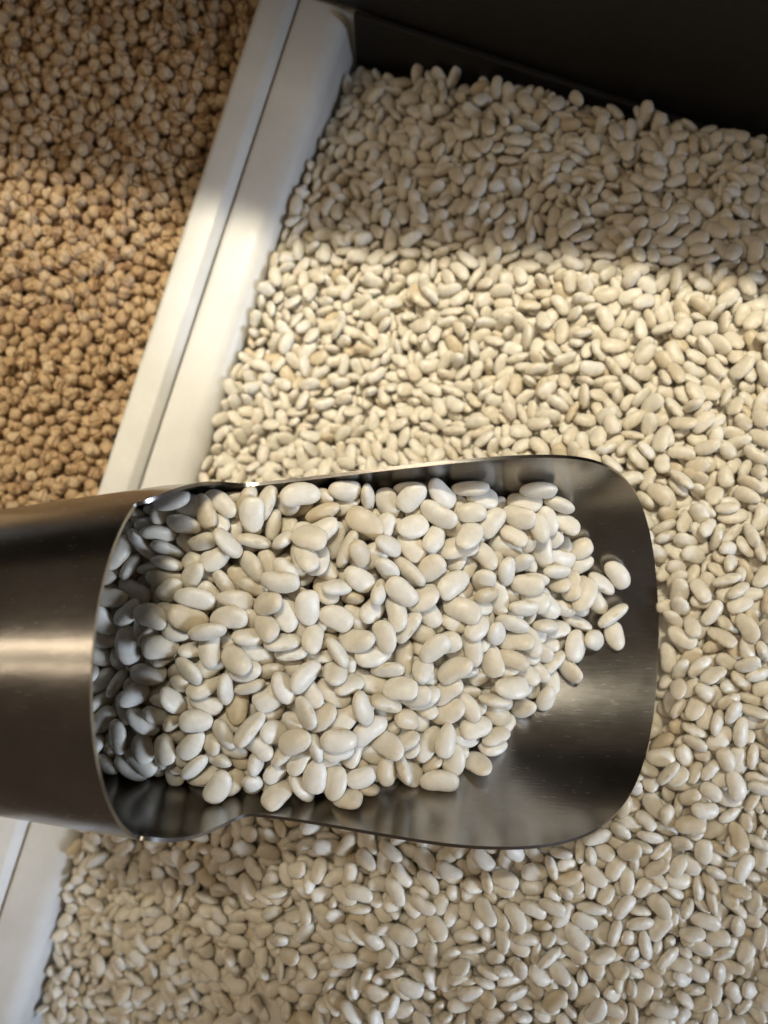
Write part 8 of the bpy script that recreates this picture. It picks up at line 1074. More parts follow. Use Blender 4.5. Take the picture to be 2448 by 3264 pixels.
959,-366,545,-24,88,24,3,-193,85,47,-62,23,27,2,-62,65,130,-52,-56,0,2,-52,37,139,-12,5,-82,1,3,55,148,-78,-3,2,2,932,-335,540,35,27,-2,4,-17,85,129,-87,19,-22,4,142,27,220,-5,-89,-17,2,
211,24,219,26,55,42,0,239,4,250,-51,-83,14,6,965,-216,547,-48,-65,38,0,276,20,260,-70,40,33,1,282,-3,275,-3,86,48,2,307,-23,306,1,-14,-7,1,245,87,230,14,12,43,5,341,109,279,-3,42,1,3,
367,88,299,-77,-54,-2,0,464,43,348,-18,2,-35,7,488,39,376,97,11,4,1,589,-8,420,26,86,20,5,483,70,353,78,-28,-2,5,1005,2,493,22,-48,55,3,994,-27,474,-40,-22,-12,5,1008,36,476,85,20,-7,7,
1002,170,443,11,-20,-39,2,1033,220,415,-6,6,-6,5,1006,277,406,4,-3,-33,6,1043,302,397,69,-6,6,2,1070,261,408,-5,13,62,4,1065,384,386,-11,7,-53,1,1082,320,398,40,-23,-17,3,1047,434,373,12,-12,-63,4,
1074,425,362,-26,-10,84,9,1183,671,234,56,-71,-3,4,1040,487,352,-39,-90,-6,9,1046,552,303,47,44,5,1,1100,688,262,-7,-12,-94,2,1187,736,189,49,75,-4,1,1135,791,200,-31,-10,18,9,1179,734,217,-16,-3,6,6,
1121,837,193,-36,20,-52,3,1152,840,170,11,-14,0,8,1144,887,162,-27,-22,23,6,1157,919,141,11,-12,19,9,1260,885,116,-46,9,11,1,1183,984,136,-8,-25,54,7,1310,966,105,-28,3,76,6,1161,1052,115,-22,9,-39,4,
1203,1052,112,10,37,66,1,1285,1002,78,28,0,45,5,
]
CHICKPEA_POSES = [
-1055,1586,-67,1,-1169,1491,-80,1,-1070,1450,-72,1,-660,1538,-33,1,-1026,1425,-74,1,-1068,1522,-89,1,-1137,1339,-71,1,-905,1400,-69,1,
-969,1506,-71,1,-792,1490,-74,1,-1155,1081,-71,1,-1176,1280,-64,1,-1040,1330,-57,1,-773,1283,-52,1,-832,1477,-68,1,-975,1598,-88,1,
-984,1056,-67,1,-889,1052,-46,1,-1064,1283,-68,1,-789,1151,-30,1,-719,1463,-61,1,-496,1598,-89,1,-929,1037,-61,1,-1167,758,-57,1,
-651,1132,-47,1,-1125,1143,-90,1,-998,793,-44,1,-542,1341,-56,1,-1009,1550,-67,3,-695,979,-57,1,-822,999,-41,1,-611,1271,-56,1,
-952,977,-54,1,-843,1315,-44,3,-752,1443,-73,1,-1000,1345,-76,1,-857,876,-58,1,-652,1279,-61,1,-1001,1461,-70,3,-869,1542,-64,3,
-577,1166,-58,1,-642,1518,-63,1,-1102,1254,-69,3,-819,1416,-61,3,-753,1229,-69,1,-744,1392,-62,3,-688,1489,-67,3,-1074,46,-81,1,
-1022,876,-68,1,-835,1246,-50,3,-613,1424,-56,3,-552,1428,-46,3,-1108,347,-71,1,-1190,689,-75,1,-771,752,-71,1,-995,1387,-82,1,
-795,1561,-62,3,-544,1542,-59,3,-805,817,-70,1,-1130,184,-72,1,-823,607,-70,1,-436,1581,-65,3,-947,877,-74,1,-999,204,-70,1,
-1106,489,-72,1,-1023,976,-55,3,-953,1079,-48,3,-650,1409,-55,3,-601,1568,-62,3,-1171,275,-98,1,-630,1330,-54,3,-761,1121,-32,3,
-1179,1430,-89,3,-689,1300,-64,1,-671,1074,-58,3,-685,1373,-61,0,-497,1423,-75,3,-1085,677,-97,1,-807,1384,-80,1,-1105,225,-99,1,
-1140,608,-64,3,-1051,780,-60,3,-891,1204,-56,3,-750,1496,-68,3,-943,1386,-78,1,-920,1460,-96,3,-545,1488,-72,3,-969,492,-73,1,
-860,589,-82,1,-1089,766,-56,3,-1002,1135,-75,3,-867,1095,-52,3,-736,1086,-44,3,-1091,1342,-63,0,-840,1380,-60,0,-573,1269,-72,3,
-930,1492,-73,0,-517,1555,-84,1,-927,1176,-70,3,-1178,469,-74,3,-1016,393,-72,1,-745,923,-76,1,-955,1446,-82,0,-1109,149,-89,1,
-896,773,-47,3,-876,985,-52,3,-1058,1097,-78,3,-757,992,-45,3,-964,1237,-64,3,-1066,742,-78,1,-912,1088,-58,1,-619,1380,-62,0,
-1088,708,-70,3,-706,1019,-51,3,-588,1329,-52,0,-1190,1598,-95,0,-645,1476,-60,0,-1178,961,-92,1,-761,1324,-60,1,-537,1594,-79,0,
-652,964,-61,3,-849,811,-72,3,-1038,218,-75,1,-947,751,-55,3,-601,1128,-55,3,-739,792,-92,1,-848,707,-48,3,-1109,920,-62,0,
-1091,1018,-77,3,-958,1198,-61,0,-834,1591,-65,0,-692,1213,-71,0,-1108,1405,-102,0,-574,1406,-73,1,-1116,425,-78,3,-1051,451,-68,3,
-715,886,-59,3,-1062,1224,-65,0,-924,123,-109,1,-1056,412,-65,3,-1124,979,-77,0,-1042,941,-61,0,-798,1068,-43,0,-904,1267,-61,0,
-717,1515,-54,4,-821,692,-72,3,-1106,382,-95,1,-947,695,-70,3,-1080,1060,-78,0,-873,1155,-61,0,-1077,123,-94,3,-774,1042,-77,1,
-1035,495,-84,3,-1182,571,-60,0,-1162,715,-80,0,-1058,849,-73,0,-1026,1207,-64,0,-579,1368,-62,3,-912,253,-100,1,-793,586,-88,3,
-727,1125,-50,3,-923,194,-82,3,-1032,614,-67,0,-766,851,-56,0,-869,1236,-62,0,-1174,1541,-102,3,-1185,821,-80,0,-713,1553,-69,1,
-961,334,-90,3,-1060,590,-70,0,-771,620,-81,3,-994,740,-61,0,-1114,1441,-96,4,-972,173,-91,3,-950,836,-81,1,-1009,1098,-85,3,
-1153,1495,-117,3,-472,1531,-100,3,-1176,131,-68,0,-1043,252,-103,1,-983,371,-69,0,-983,416,-72,3,-820,515,-64,3,-907,940,-61,0,
-867,939,-57,0,-1157,1244,-69,4,-1139,1295,-69,4,-864,1276,-59,3,-898,1323,-68,4,-882,1470,-93,0,-993,135,-97,3,-777,698,-78,3,
-848,1032,-58,1,-880,1521,-96,0,-1170,74,-92,3,-1062,295,-102,3,-1118,664,-82,0,-981,861,-59,0,-915,718,-83,0,-784,1528,-78,0,
-1021,73,-66,0,-1168,355,-78,0,-1174,546,-88,0,-991,614,-94,3,-1117,855,-66,4,-1136,1024,-75,4,-967,950,-81,0,-693,808,-50,0,
-644,923,-69,3,-1175,505,-91,3,-903,477,-88,1,-803,1249,-68,4,-1084,263,-98,3,-1139,467,-81,0,-1157,670,-84,0,-644,1229,-56,4,
-774,1095,-62,1,-830,1224,-82,1,-946,1308,-85,3,-885,443,-62,0,-1133,889,-74,3,-998,935,-66,4,-681,940,-77,0,-692,1107,-47,4,
-1201,1233,-91,4,-606,1085,-65,0,-1135,1522,-94,2,-870,770,-79,0,-856,331,-94,0,-923,661,-72,0,-801,725,-63,0,-833,846,-66,4,
-1064,1190,-84,4,-933,1325,-54,2,-562,1216,-69,4,-871,1419,-66,2,-720,1587,-51,3,-1126,566,-84,0,-655,1202,-79,0,-971,1547,-82,3,
-855,454,-82,0,-912,628,-85,0,-985,1423,-90,4,-753,1554,-56,2,-903,403,-102,0,-864,369,-108,3,-1041,533,-81,0,-860,542,-78,0,
-825,556,-79,0,-1091,839,-96,1,-982,301,-93,0,-1005,349,-97,1,-1191,415,-105,0,-1036,350,-70,4,-941,536,-62,0,-982,578,-92,0,
-990,898,-71,0,-1166,1219,-96,0,-995,1189,-73,4,-978,1278,-55,2,-603,1525,-66,2,-794,900,-69,0,-716,1242,-78,3,-1172,14,-84,1,
-954,139,-87,0,-910,287,-79,0,-992,677,-58,4,-1032,723,-72,4,-806,642,-86,0,-1132,781,-78,3,-915,855,-75,4,-1191,994,-72,0,
-1029,1047,-71,4,-835,1520,-71,2,-1172,234,-89,4,-1139,251,-101,0,-1003,651,-88,0,-1070,926,-82,3,-953,1269,-81,3,-539,1291,-80,0,
-1158,1594,-114,0,-1163,310,-80,4,-830,389,-103,1,-1109,530,-71,4,-774,799,-79,4,-723,829,-61,3,-1009,1255,-57,2,-798,1335,-56,2,
-501,1460,-80,0,-958,251,-107,0,-1100,1179,-87,2,-1020,307,-97,0,-912,369,-87,0,-715,1158,-36,2,-1145,1414,-94,4,-660,1312,-42,2,
-1210,1565,-90,1,-534,1380,-74,1,-991,55,-93,0,-807,476,-84,1,-733,1045,-59,3,-1099,1502,-96,2,-1055,1483,-93,0,-955,1573,-113,1,
-935,412,-78,4,-949,617,-82,4,-853,667,-54,4,-1164,1366,-69,2,-731,1303,-55,2,-894,563,-93,3,-736,639,-76,1,-736,740,-76,4,
-1033,1386,-85,2,-1056,1562,-97,0,-872,257,-91,0,-943,1130,-51,2,-679,869,-70,4,-1138,1106,-98,3,-1129,1240,-96,1,-582,1596,-90,0,
-769,662,-80,4,-713,940,-99,1,-719,1369,-84,4,-986,92,-86,4,-1078,515,-95,4,-1149,835,-73,2,-816,911,-28,2,-1164,1148,-85,2,
-875,1366,-65,2,-911,1523,-79,2,-943,799,-79,4,-998,1231,-83,3,-1000,267,-102,4,-882,511,-79,4,-966,812,-56,2,-1096,884,-71,2,
-814,879,-44,2,-912,978,-68,0,-1126,1203,-82,2,-632,1062,-52,2,-612,1193,-58,2,-914,1355,-70,4,-1098,1553,-92,2,-1166,870,-72,2,
-835,738,-78,1,-845,1118,-72,4,-1109,110,-73,2,-780,965,-58,2,-672,1034,-60,2,-1023,1290,-73,3,-571,1314,-90,3,-1091,552,-96,4,
-699,787,-86,1,-1067,327,-70,2,-1095,589,-79,0,-972,672,-92,3,-1076,967,-76,4,-1119,1065,-87,2,-967,109,-116,1,-853,488,-96,4,
-886,899,-64,4,-1189,196,-97,2,-936,456,-72,2,-1005,517,-76,2,-1013,569,-72,2,-918,592,-92,4,-746,961,-65,2,-1038,1141,-96,3,
-743,1266,-70,2,-682,1430,-69,0,-836,1556,-75,2,-1140,134,-76,2,-1029,147,-64,2,-1093,292,-77,2,-805,1032,-45,2,-1106,460,-97,4,
-1002,476,-92,0,-672,901,-94,1,-621,1004,-75,3,-966,1157,-71,1,-977,220,-99,4,-1062,634,-77,0,-1147,1177,-92,2,-851,1186,-73,1,
-587,1502,-92,1,-1074,177,-103,0,-1096,1095,-90,3,-626,1157,-63,4,-536,1421,-80,0,-1064,888,-86,0,-934,932,-89,3,-1056,90,-86,0,
-974,452,-86,4,-738,698,-78,2,-802,935,-51,4,-1074,1130,-86,4,-836,1074,-60,2,-709,1083,-71,4,-1147,36,-106,4,-1162,163,-84,4,
-935,85,-110,0,-883,303,-95,2,-1097,802,-69,2,-717,1286,-86,2,-779,559,-112,0,-1219,1074,-111,3,-756,1156,-55,3,-921,510,-81,2,
-486,1565,-107,0,-799,532,-91,4,-858,634,-73,2,-1209,1103,-83,1,-1030,1185,-94,4,-1202,1350,-72,0,-1132,1560,-103,4,-1126,289,-97,3,
-1177,613,-80,0,-1157,756,-97,3,-1022,1010,-74,4,-826,967,-60,2,-657,1001,-67,2,-689,1147,-62,4,-827,1320,-79,1,-515,1526,-106,2,
-931,342,-110,4,-973,776,-71,0,-678,1532,-67,3,-1010,168,-87,2,-937,168,-109,3,-1196,38,-107,3,-1166,444,-111,4,-1017,770,-75,3,
-589,1110,-89,1,-1093,83,-91,2,-1134,83,-91,2,-1215,1188,-96,3,-1026,1527,-90,0,-571,1458,-62,3,-489,1495,-101,0,-575,1545,-80,2,
-828,457,-112,1,-914,755,-74,4,-1200,159,-88,3,-1057,700,-89,2,-886,836,-83,2,-960,1348,-71,3,-742,1009,-76,3,-633,1122,-84,3,
-808,1285,-69,2,-1208,445,-86,3,-673,1245,-70,4,-1133,1624,-96,3,-838,775,-100,0,-1093,1310,-82,4,-1196,957,-56,3,-646,1595,-55,0,
-1162,411,-128,4,-975,375,-107,1,-747,874,-77,2,-922,1226,-72,4,-1199,376,-84,2,-1129,1376,-89,4,-1020,1493,-76,2,-804,782,-93,2,
-893,336,-110,0,-965,735,-86,0,-1216,1528,-98,0,-587,1237,-84,4,-799,1421,-96,4,-645,1564,-83,3,-1054,996,-65,2,-891,1615,-88,4,
-783,1222,-91,0,-627,1513,-100,3,-1041,184,-95,2,-946,286,-102,4,-972,528,-91,1,-1156,998,-88,2,-885,1021,-70,2,-820,1173,-47,4,
-886,658,-86,0,-1187,1024,-94,0,-955,1017,-80,2,-1201,250,-106,3,-1095,625,-91,2,-894,1121,-73,1,-992,1021,-94,0,-1159,581,-88,2,
-837,662,-89,2,-892,801,-74,3,-789,1006,-65,4,-610,1303,-81,1,-756,1357,-83,1,-878,201,-91,1,-492,1328,-49,3,-902,1558,-81,4,
-1159,110,-100,0,-987,706,-82,2,-751,832,-87,1,-952,1617,-122,2,-1137,516,-92,3,-1194,750,-86,3,-1208,891,-94,2,-1206,324,-76,3,
-1070,478,-90,0,-714,859,-90,1,-931,1139,-85,1,-1114,189,-107,2,-1171,377,-110,0,-874,427,-98,2,-1122,721,-90,0,-919,688,-107,1,
-1091,1215,-90,4,-1180,1464,-108,4,-957,1481,-99,3,-999,829,-70,0,-710,1442,-95,1,-854,408,-128,1,-812,1470,-108,3,-1010,439,-95,0,
-1006,549,-102,0,-1142,642,-109,2,-1034,1245,-83,3,-1208,1390,-75,3,-1020,98,-97,0,-944,491,-105,3,-658,1052,-89,0,-841,1370,-96,1,
-1028,1619,-97,1,-621,1042,-83,4,-666,1108,-72,2,-1202,118,-92,1,-440,1548,-81,2,-1037,49,-91,2,-1084,1590,-99,3,-1113,19,-89,0,
-1199,926,-106,3,-806,1144,-64,0,-986,1309,-79,0,-1227,1480,-133,2,-1021,686,-83,3,-1177,1120,-100,2,-986,930,-108,0,-720,976,-87,0,
-908,1496,-107,0,-1138,341,-95,3,-1002,965,-94,1,-782,1457,-92,2,-1019,1582,-86,3,-807,674,-108,0,-771,941,-103,1,-1105,948,-84,2,
-537,1329,-91,4,-504,1289,-61,1,-1045,813,-82,2,-770,896,-99,1,-1061,1431,-111,1,-549,1521,-89,4,-866,1576,-82,0,-457,1595,-98,1,
-918,824,-97,0,-1113,59,-113,1,-684,830,-79,4,-1214,522,-79,1,-942,559,-91,4,-800,1614,-70,1,-731,1185,-57,4,-1201,1344,-107,2,
-1174,1630,-123,3,-753,1585,-73,4,-759,589,-107,2,-1177,643,-104,2,-874,729,-73,4,-935,236,-133,0,-1121,1005,-107,1,-667,1461,-88,4,
-1197,88,-119,1,-1215,284,-86,3,-1069,396,-97,4,-930,1627,-98,4,-1060,1359,-82,1,-993,1494,-101,4,-1220,216,-108,3,-903,157,-116,2,
-1071,358,-97,3,-952,590,-111,0,-631,1258,-88,2,-728,1331,-79,2,-1179,1186,-111,0,-701,1209,-115,2,-1038,668,-111,4,-731,671,-104,1,
-1046,565,-98,2,-1023,927,-94,0,-601,1454,-81,2,-879,619,-100,4,-1168,902,-92,4,-882,872,-91,3,-808,1109,-80,4,-434,1512,-73,1,
-918,886,-99,4,-911,439,-92,0,-1206,923,-70,2,-1139,934,-83,2,-870,1070,-81,0,-1147,1451,-113,2,-835,1154,-85,2,-612,1605,-70,0,
-728,758,-109,4,-916,1010,-89,3,-1151,1054,-102,0,-776,1267,-89,4,-452,1484,-97,1,-957,33,-82,1,-901,370,-124,3,-1212,1219,-125,1,
-1228,64,-115,2,-1205,662,-118,4,-1173,786,-84,2,-589,1031,-65,3,-1155,1269,-96,4,-1066,1394,-100,0,-503,1361,-67,2,-525,1492,-103,2,
-533,1457,-98,2,-950,313,-128,4,-1040,1104,-115,3,-768,1393,-93,0,-884,233,-116,4,-1041,336,-107,4,-1222,1148,-91,1,-759,721,-102,3,
-1125,815,-93,0,-1091,1153,-113,1,-913,1593,-110,4,-854,299,-119,0,-1047,449,-105,4,-1208,634,-87,0,-1023,592,-98,2,-552,1244,-93,2,
-735,1410,-93,4,-894,1182,-88,0,-1126,603,-97,2,-836,912,-63,1,-778,501,-91,2,-1210,547,-109,0,-1138,1623,-133,4,-628,1473,-93,4,
-960,1106,-76,3,-872,692,-76,0,-1174,216,-122,3,-1032,628,-107,1,-1228,1517,-132,0,-662,1166,-77,4,-939,378,-125,1,-962,419,-103,0,
-477,1457,-113,2,-711,719,-102,0,-1117,1495,-128,4,-1090,324,-99,3,-1040,866,-100,2,-948,1071,-86,4,-1179,1083,-102,3,-949,48,-118,4,
-1040,1321,-94,0,-864,1309,-77,4,-698,1400,-86,3,-651,1313,-86,1,-809,1550,-96,2,-647,1357,-80,0,-762,1186,-80,1,-995,239,-127,0,
-1181,329,-107,0,-942,651,-103,3,-991,1456,-108,1,-744,1533,-88,3,-681,1598,-72,2,-772,466,-67,3,-1104,162,-127,0,-1201,298,-118,0,
-1152,305,-120,4,-922,563,-122,4,-1159,828,-113,1,-1213,870,-124,2,-792,1076,-94,4,-622,1219,-83,4,-557,1281,-113,3,-1078,1032,-109,0,
-910,1294,-86,2,-958,914,-130,3,-1170,57,-127,4,-1096,875,-109,3,-1042,143,-99,1,-1035,375,-101,0,-821,877,-80,4,-867,804,-105,3,
-1105,1616,-121,0,-904,193,-117,4,-876,965,-88,0,-946,204,-111,4,-1036,414,-99,2,-944,980,-95,0,-846,988,-83,4,-1081,432,-95,4,
-470,1629,-103,2,-888,396,-152,1,-1126,748,-117,4,-690,1335,-82,0,-1193,1269,-101,4,-1117,1282,-95,4,-883,1221,-95,3,-1163,1349,-101,3,
-1063,213,-104,0,-987,190,-123,3,-1207,610,-55,0,-605,972,-60,4,-1023,122,-129,3,-888,274,-123,0,-822,574,-112,0,-1119,694,-116,0,
-1224,857,-87,3,-1102,910,-96,2,-1223,1296,-115,2,-1072,1333,-110,0,-587,1194,-86,0,-947,1452,-122,0,-642,1393,-89,0,-812,1003,-94,3,
-748,1071,-81,4,-708,1047,-89,0,-785,858,-87,3,-1049,1066,-104,1,-694,1008,-88,0,-1069,1251,-91,2,-1216,784,-78,2,-671,1569,-56,2,
-1014,38,-118,3,-1134,213,-129,1,-1110,254,-129,3,-935,734,-113,1,-599,1423,-101,0,-1037,298,-131,4,-1185,1049,-121,4,-649,847,-74,0,
-543,1191,-94,3,-919,1179,-125,0,-975,274,-131,4,-837,346,-124,3,-893,494,-121,2,-880,531,-113,1,-827,813,-102,2,-638,1438,-81,3,
-1192,1148,-121,3,-1121,326,-126,3,-1107,649,-115,4,-803,615,-113,3,-1088,1194,-120,4,-725,1204,-89,2,-1176,1387,-98,1,-1187,1567,-129,3,
-664,794,-71,3,-906,1250,-97,0,-626,1181,-94,3,-1008,732,-98,0,-1142,968,-111,0,-1234,1041,-122,1,-977,989,-81,2,-1112,1533,-120,4,
-830,1441,-86,0,-943,1525,-99,2,-402,1601,-76,1,-1001,1164,-102,4,-1020,996,-111,1,-896,920,-93,3,-1006,1062,-100,3,-1098,761,-96,1,
-947,1237,-100,4,-700,910,-124,0,-1048,909,-115,3,-814,857,-109,2,-867,1137,-93,2,-1076,235,-129,4,-566,1359,-97,3,-851,1498,-95,0,
-1223,19,-84,3,-688,722,-74,0,-1232,1435,-107,1,-926,618,-122,1,-1161,933,-111,4,-930,1204,-101,4,-807,1189,-80,1,-569,1168,-107,4,
-1109,1338,-98,3,-993,1272,-86,2,-792,414,-89,1,-1164,377,-156,3,-692,1415,-121,3,-1071,563,-126,1,-843,944,-88,1,-596,1268,-99,2,
-678,1366,-97,2,-608,1343,-84,1,-1072,66,-116,0,-1224,482,-90,4,-1188,1306,-97,3,-1213,1616,-121,3,-1219,410,-80,2,-790,823,-108,1,
-1209,1180,-135,2,-1124,1178,-121,3,-849,1465,-111,2,-915,305,-115,4,-586,1632,-103,3,-997,80,-124,1,-1203,800,-109,0,-690,1485,-107,2,
-890,749,-101,2,-1040,964,-90,2,-1145,1315,-102,4,-999,1579,-120,0,-1227,726,-86,1,-873,1343,-92,3,-962,71,-146,4,-1205,355,-120,3,
-769,682,-118,1,-770,770,-103,2,-1223,1333,-134,0,-727,1153,-83,1,-750,1461,-116,1,-994,1539,-112,1,-1059,270,-133,2,-842,627,-107,1,
-1033,1453,-98,2,-1223,189,-84,2,-1155,733,-142,3,-970,223,-153,4,-1204,500,-116,0,-893,589,-124,3,-647,1017,-101,0,-1143,158,-116,3,
-1060,781,-98,3,-705,1515,-91,3,-787,1583,-94,2,-718,1605,-84,2,-972,410,-161,4,-741,966,-119,1,-953,771,-103,3,-1116,1455,-131,2,
-812,1511,-100,4,-805,500,-117,3,-515,1397,-115,3,-466,1391,-69,2,-525,1221,-79,0,-806,938,-123,4,-608,1091,-123,4,-796,1389,-121,1,
-1066,325,-133,1,-966,1331,-110,1,-1021,1422,-115,3,-495,1429,-131,2,-665,1507,-92,4,-992,859,-98,3,-1186,696,-140,1,-1139,408,-157,0,
-1225,723,-127,0,-1173,867,-108,1,-816,1047,-79,1,-1050,1166,-124,0,-1088,1300,-118,3,-1191,1414,-123,4,-1095,1421,-133,3,-764,1504,-101,2,
-1194,1636,-89,1,-1088,197,-134,3,-1147,269,-132,0,-1155,482,-116,1,-799,746,-99,4,-1175,986,-121,2,-931,1278,-111,3,-827,1245,-117,2,
-1041,232,-137,2,-1135,857,-98,4,-777,1618,-102,2,-1016,16,-81,3,-590,1059,-94,0,-784,533,-142,3,-1120,1157,-152,4,-684,1302,-113,1,
-785,1451,-127,4,-1101,422,-129,2,-670,978,-92,0,-871,1314,-117,0,-772,1552,-109,3,-1085,25,-116,1,-1064,602,-110,1,-803,952,-84,4,
-880,1385,-96,3,-1191,1501,-109,2,-811,453,-146,4,-583,1138,-123,2,-1068,144,-130,3,-1031,760,-113,3,-807,711,-102,2,-1118,1041,-115,2,
-1151,1532,-134,0,-1207,-1,-114,1,-905,651,-118,3,-1091,800,-103,4,-602,1148,-90,4,-909,57,-95,1,-691,749,-100,2,-934,161,-149,1,
-970,372,-155,1,-876,433,-148,0,-803,895,-123,1,-542,1369,-126,0,-530,1431,-129,2,-997,392,-136,4,-1178,530,-120,2,-1098,532,-130,3,
-951,541,-124,2,-971,632,-122,1,-876,1003,-101,4,-876,1246,-123,4,-1151,194,-101,2,-1020,266,-131,2,-949,454,-114,4,-856,594,-121,2,
-1078,7,-78,4,-855,840,-99,2,-908,540,-148,1,-769,611,-138,1,-981,1061,-131,4,-701,1261,-113,1,-1236,101,-126,4,-838,522,-104,1,
-1064,695,-124,2,-1057,1385,-136,2,-915,1369,-103,2,-1024,472,-123,4,-1154,1152,-119,4,-609,1547,-96,1,-553,1613,-109,2,-728,602,-89,1,
-847,455,-148,4,-593,1558,-132,1,-1157,0,-119,1,-1206,432,-151,2,-1053,837,-118,0,-1007,1129,-117,4,-1140,1340,-131,1,-1115,110,-109,3,
-647,948,-96,2,-914,1324,-105,4,-1226,666,-79,1,-1186,235,-156,1,-906,1522,-137,1,-1193,394,-136,4,-1010,347,-137,4,-1093,727,-113,4,
-984,807,-100,1,-970,1130,-103,3,-566,1205,-121,4,-795,1347,-89,4,-1203,584,-88,0,-636,884,-85,2,-1048,1291,-114,2,-1058,938,-138,4,
-878,1481,-136,4,-1225,1620,-158,1,-788,1496,-129,3,-993,1619,-118,0,-509,1632,-108,4,-989,1396,-123,3,-847,1409,-94,3,-1001,641,-148,0,
-1016,161,-125,1,-855,558,-114,2,-1029,705,-114,2,-1221,1087,-153,1,-745,1006,-117,3,-1104,1265,-125,0,-753,1591,-110,0,-697,1580,-100,4,
-1107,493,-119,1,-985,577,-137,0,-846,709,-100,4,-1069,996,-100,3,-614,944,-82,4,-1228,353,-91,2,-1233,72,-150,4,-695,971,-121,3,
-1087,1173,-149,2,-495,1539,-133,2,-1035,72,-120,4,-1181,574,-119,3,-968,510,-130,0,-1099,593,-119,2,-922,918,-121,2,-863,906,-92,2,
-1088,1066,-119,4,-850,1175,-118,0,-674,1230,-108,2,-1007,1342,-116,1,-969,1201,-100,4,-639,1082,-82,2,-1166,543,-150,2,-977,1463,-146,3,
-528,1301,-127,2,-1102,971,-111,4,-648,971,-126,2,-909,1061,-87,3,-740,1110,-83,1,-667,1270,-97,4,-916,1414,-104,1,-1195,1590,-158,4,
-919,1553,-116,1,-835,1578,-109,0,-1227,419,-125,4,-616,1587,-107,3,-1226,1255,-109,4,-545,1156,-81,2,-1036,1357,-150,3,-533,1548,-133,1,
-1082,109,-128,0,-1096,358,-128,0,-927,273,-133,0,-986,474,-129,1,-1158,674,-123,1,-886,712,-111,1,-992,768,-104,0,-1035,1031,-104,2,
-1074,1229,-122,3,-951,1169,-104,4,-741,1254,-108,2,-552,1396,-104,2,-659,1594,-103,3,-1003,512,-113,3,-963,1041,-105,2,-823,1127,-107,2,
-833,1265,-83,2,-827,1617,-99,3,-1034,328,-161,1,-1210,474,-146,0,-1076,494,-153,0,-1094,685,-142,3,-757,839,-126,1,-1064,1047,-140,0,
-895,1115,-119,1,-704,1072,-117,0,-741,1293,-114,1,-707,1366,-119,4,-744,1539,-130,2,-493,1589,-136,3,-1226,268,-125,2,-1098,294,-124,0,
-929,424,-125,1,-1243,825,-114,4,-777,644,-109,2,-682,870,-115,2,-771,987,-93,1,-775,1132,-80,4,-1215,1372,-141,0,-790,1310,-86,2,
-599,1382,-94,4,-969,891,-103,4,-1091,1370,-117,0,-881,1433,-98,4,-991,47,-149,3,-983,101,-153,4,-870,868,-128,0,-810,1210,-114,3,
-633,1442,-122,1,-603,1512,-129,0,-1047,11,-109,1,-934,202,-150,3,-999,307,-130,1,-1202,609,-115,4,-852,489,-133,3,-947,1011,-116,4,
-670,935,-123,1,-1227,1143,-139,4,-670,1134,-97,0,-601,1219,-113,2,-1205,1447,-133,3,-1224,961,-111,2,-1186,1485,-143,3,-1073,1539,-123,0,
-1114,1653,-123,4,-761,1616,-51,3,-968,184,-155,0,-991,329,-163,2,-863,277,-148,4,-1144,771,-143,4,-1222,838,-143,2,-1084,848,-138,1,
-817,757,-132,1,-753,786,-132,4,-701,766,-133,0,-758,1088,-113,1,-1056,1201,-144,1,-1027,253,-163,2,-1077,389,-133,2,-1075,1499,-127,1,
-659,1421,-107,2,-1033,1642,-130,3,-969,1654,-110,1,-524,1585,-113,0,-412,1567,-95,3,-1085,1463,-111,0,-451,1442,-89,4,-851,372,-149,0,
-973,668,-146,3,-804,587,-142,3,-755,745,-132,3,-886,937,-124,0,-1021,1065,-135,4,-917,1037,-120,1,-856,1108,-117,0,-788,1247,-117,2,
-936,1347,-134,3,-716,1327,-114,1,-1037,1490,-155,2,-743,1382,-120,0,-920,1476,-139,3,-983,431,-131,3,-924,512,-126,2,-881,1551,-119,4,
-957,702,-113,0,-1020,833,-100,4,-426,1641,-102,0,-1047,122,-158,2,-928,103,-144,1,-1142,624,-146,4,-841,804,-133,2,-727,810,-129,2,
-595,1340,-121,3,-587,1447,-125,4,-471,1490,-134,2,-1141,85,-129,1,-1126,460,-128,2,-1040,533,-119,3,-1005,609,-132,2,-1215,762,-117,3,
-1199,836,-115,3,-910,958,-100,4,-860,1035,-93,2,-1153,1206,-130,3,-864,1636,-108,3,-1229,180,-122,3,-1225,244,-153,0,-954,259,-157,4,
-824,413,-148,2,-876,514,-150,3,-1247,868,-143,3,-912,756,-137,1,-992,874,-133,3,-746,883,-125,4,-899,1072,-122,4,-753,1047,-116,0,
-888,1157,-117,1,-1231,1577,-162,0,-1218,31,-136,2,-1142,125,-135,0,-951,476,-146,4,-1131,554,-121,1,-861,676,-113,1,-948,862,-130,1,
-817,916,-94,2,-1196,1105,-127,4,-1131,1079,-125,3,-879,1277,-94,2,-1227,1577,-125,4,-619,1397,-120,2,-1221,142,-118,4,-1134,426,-113,4,
-1234,579,-114,0,-698,684,-89,4,-1103,1568,-124,2,-1098,1642,-89,0,-561,1432,-107,4,-1253,37,-148,0,-1197,55,-152,0,-1094,36,-153,0,
-956,128,-151,2,-1014,291,-163,4,-1181,503,-147,1,-823,521,-144,1,-1224,687,-140,2,-832,560,-145,4,-1193,742,-142,4,-837,614,-145,0,
-1093,1008,-140,1,-649,898,-128,1,-1101,1094,-145,1,-1010,1622,-151,2,-972,1635,-146,3,-551,1507,-127,1,-646,1577,-133,0,-1185,270,-136,2,
-890,307,-150,2,-1058,730,-114,2,-1120,834,-125,4,-1159,1153,-156,2,-1221,1412,-143,0,-1034,1548,-125,0,-841,1538,-109,4,-424,1600,-117,4,
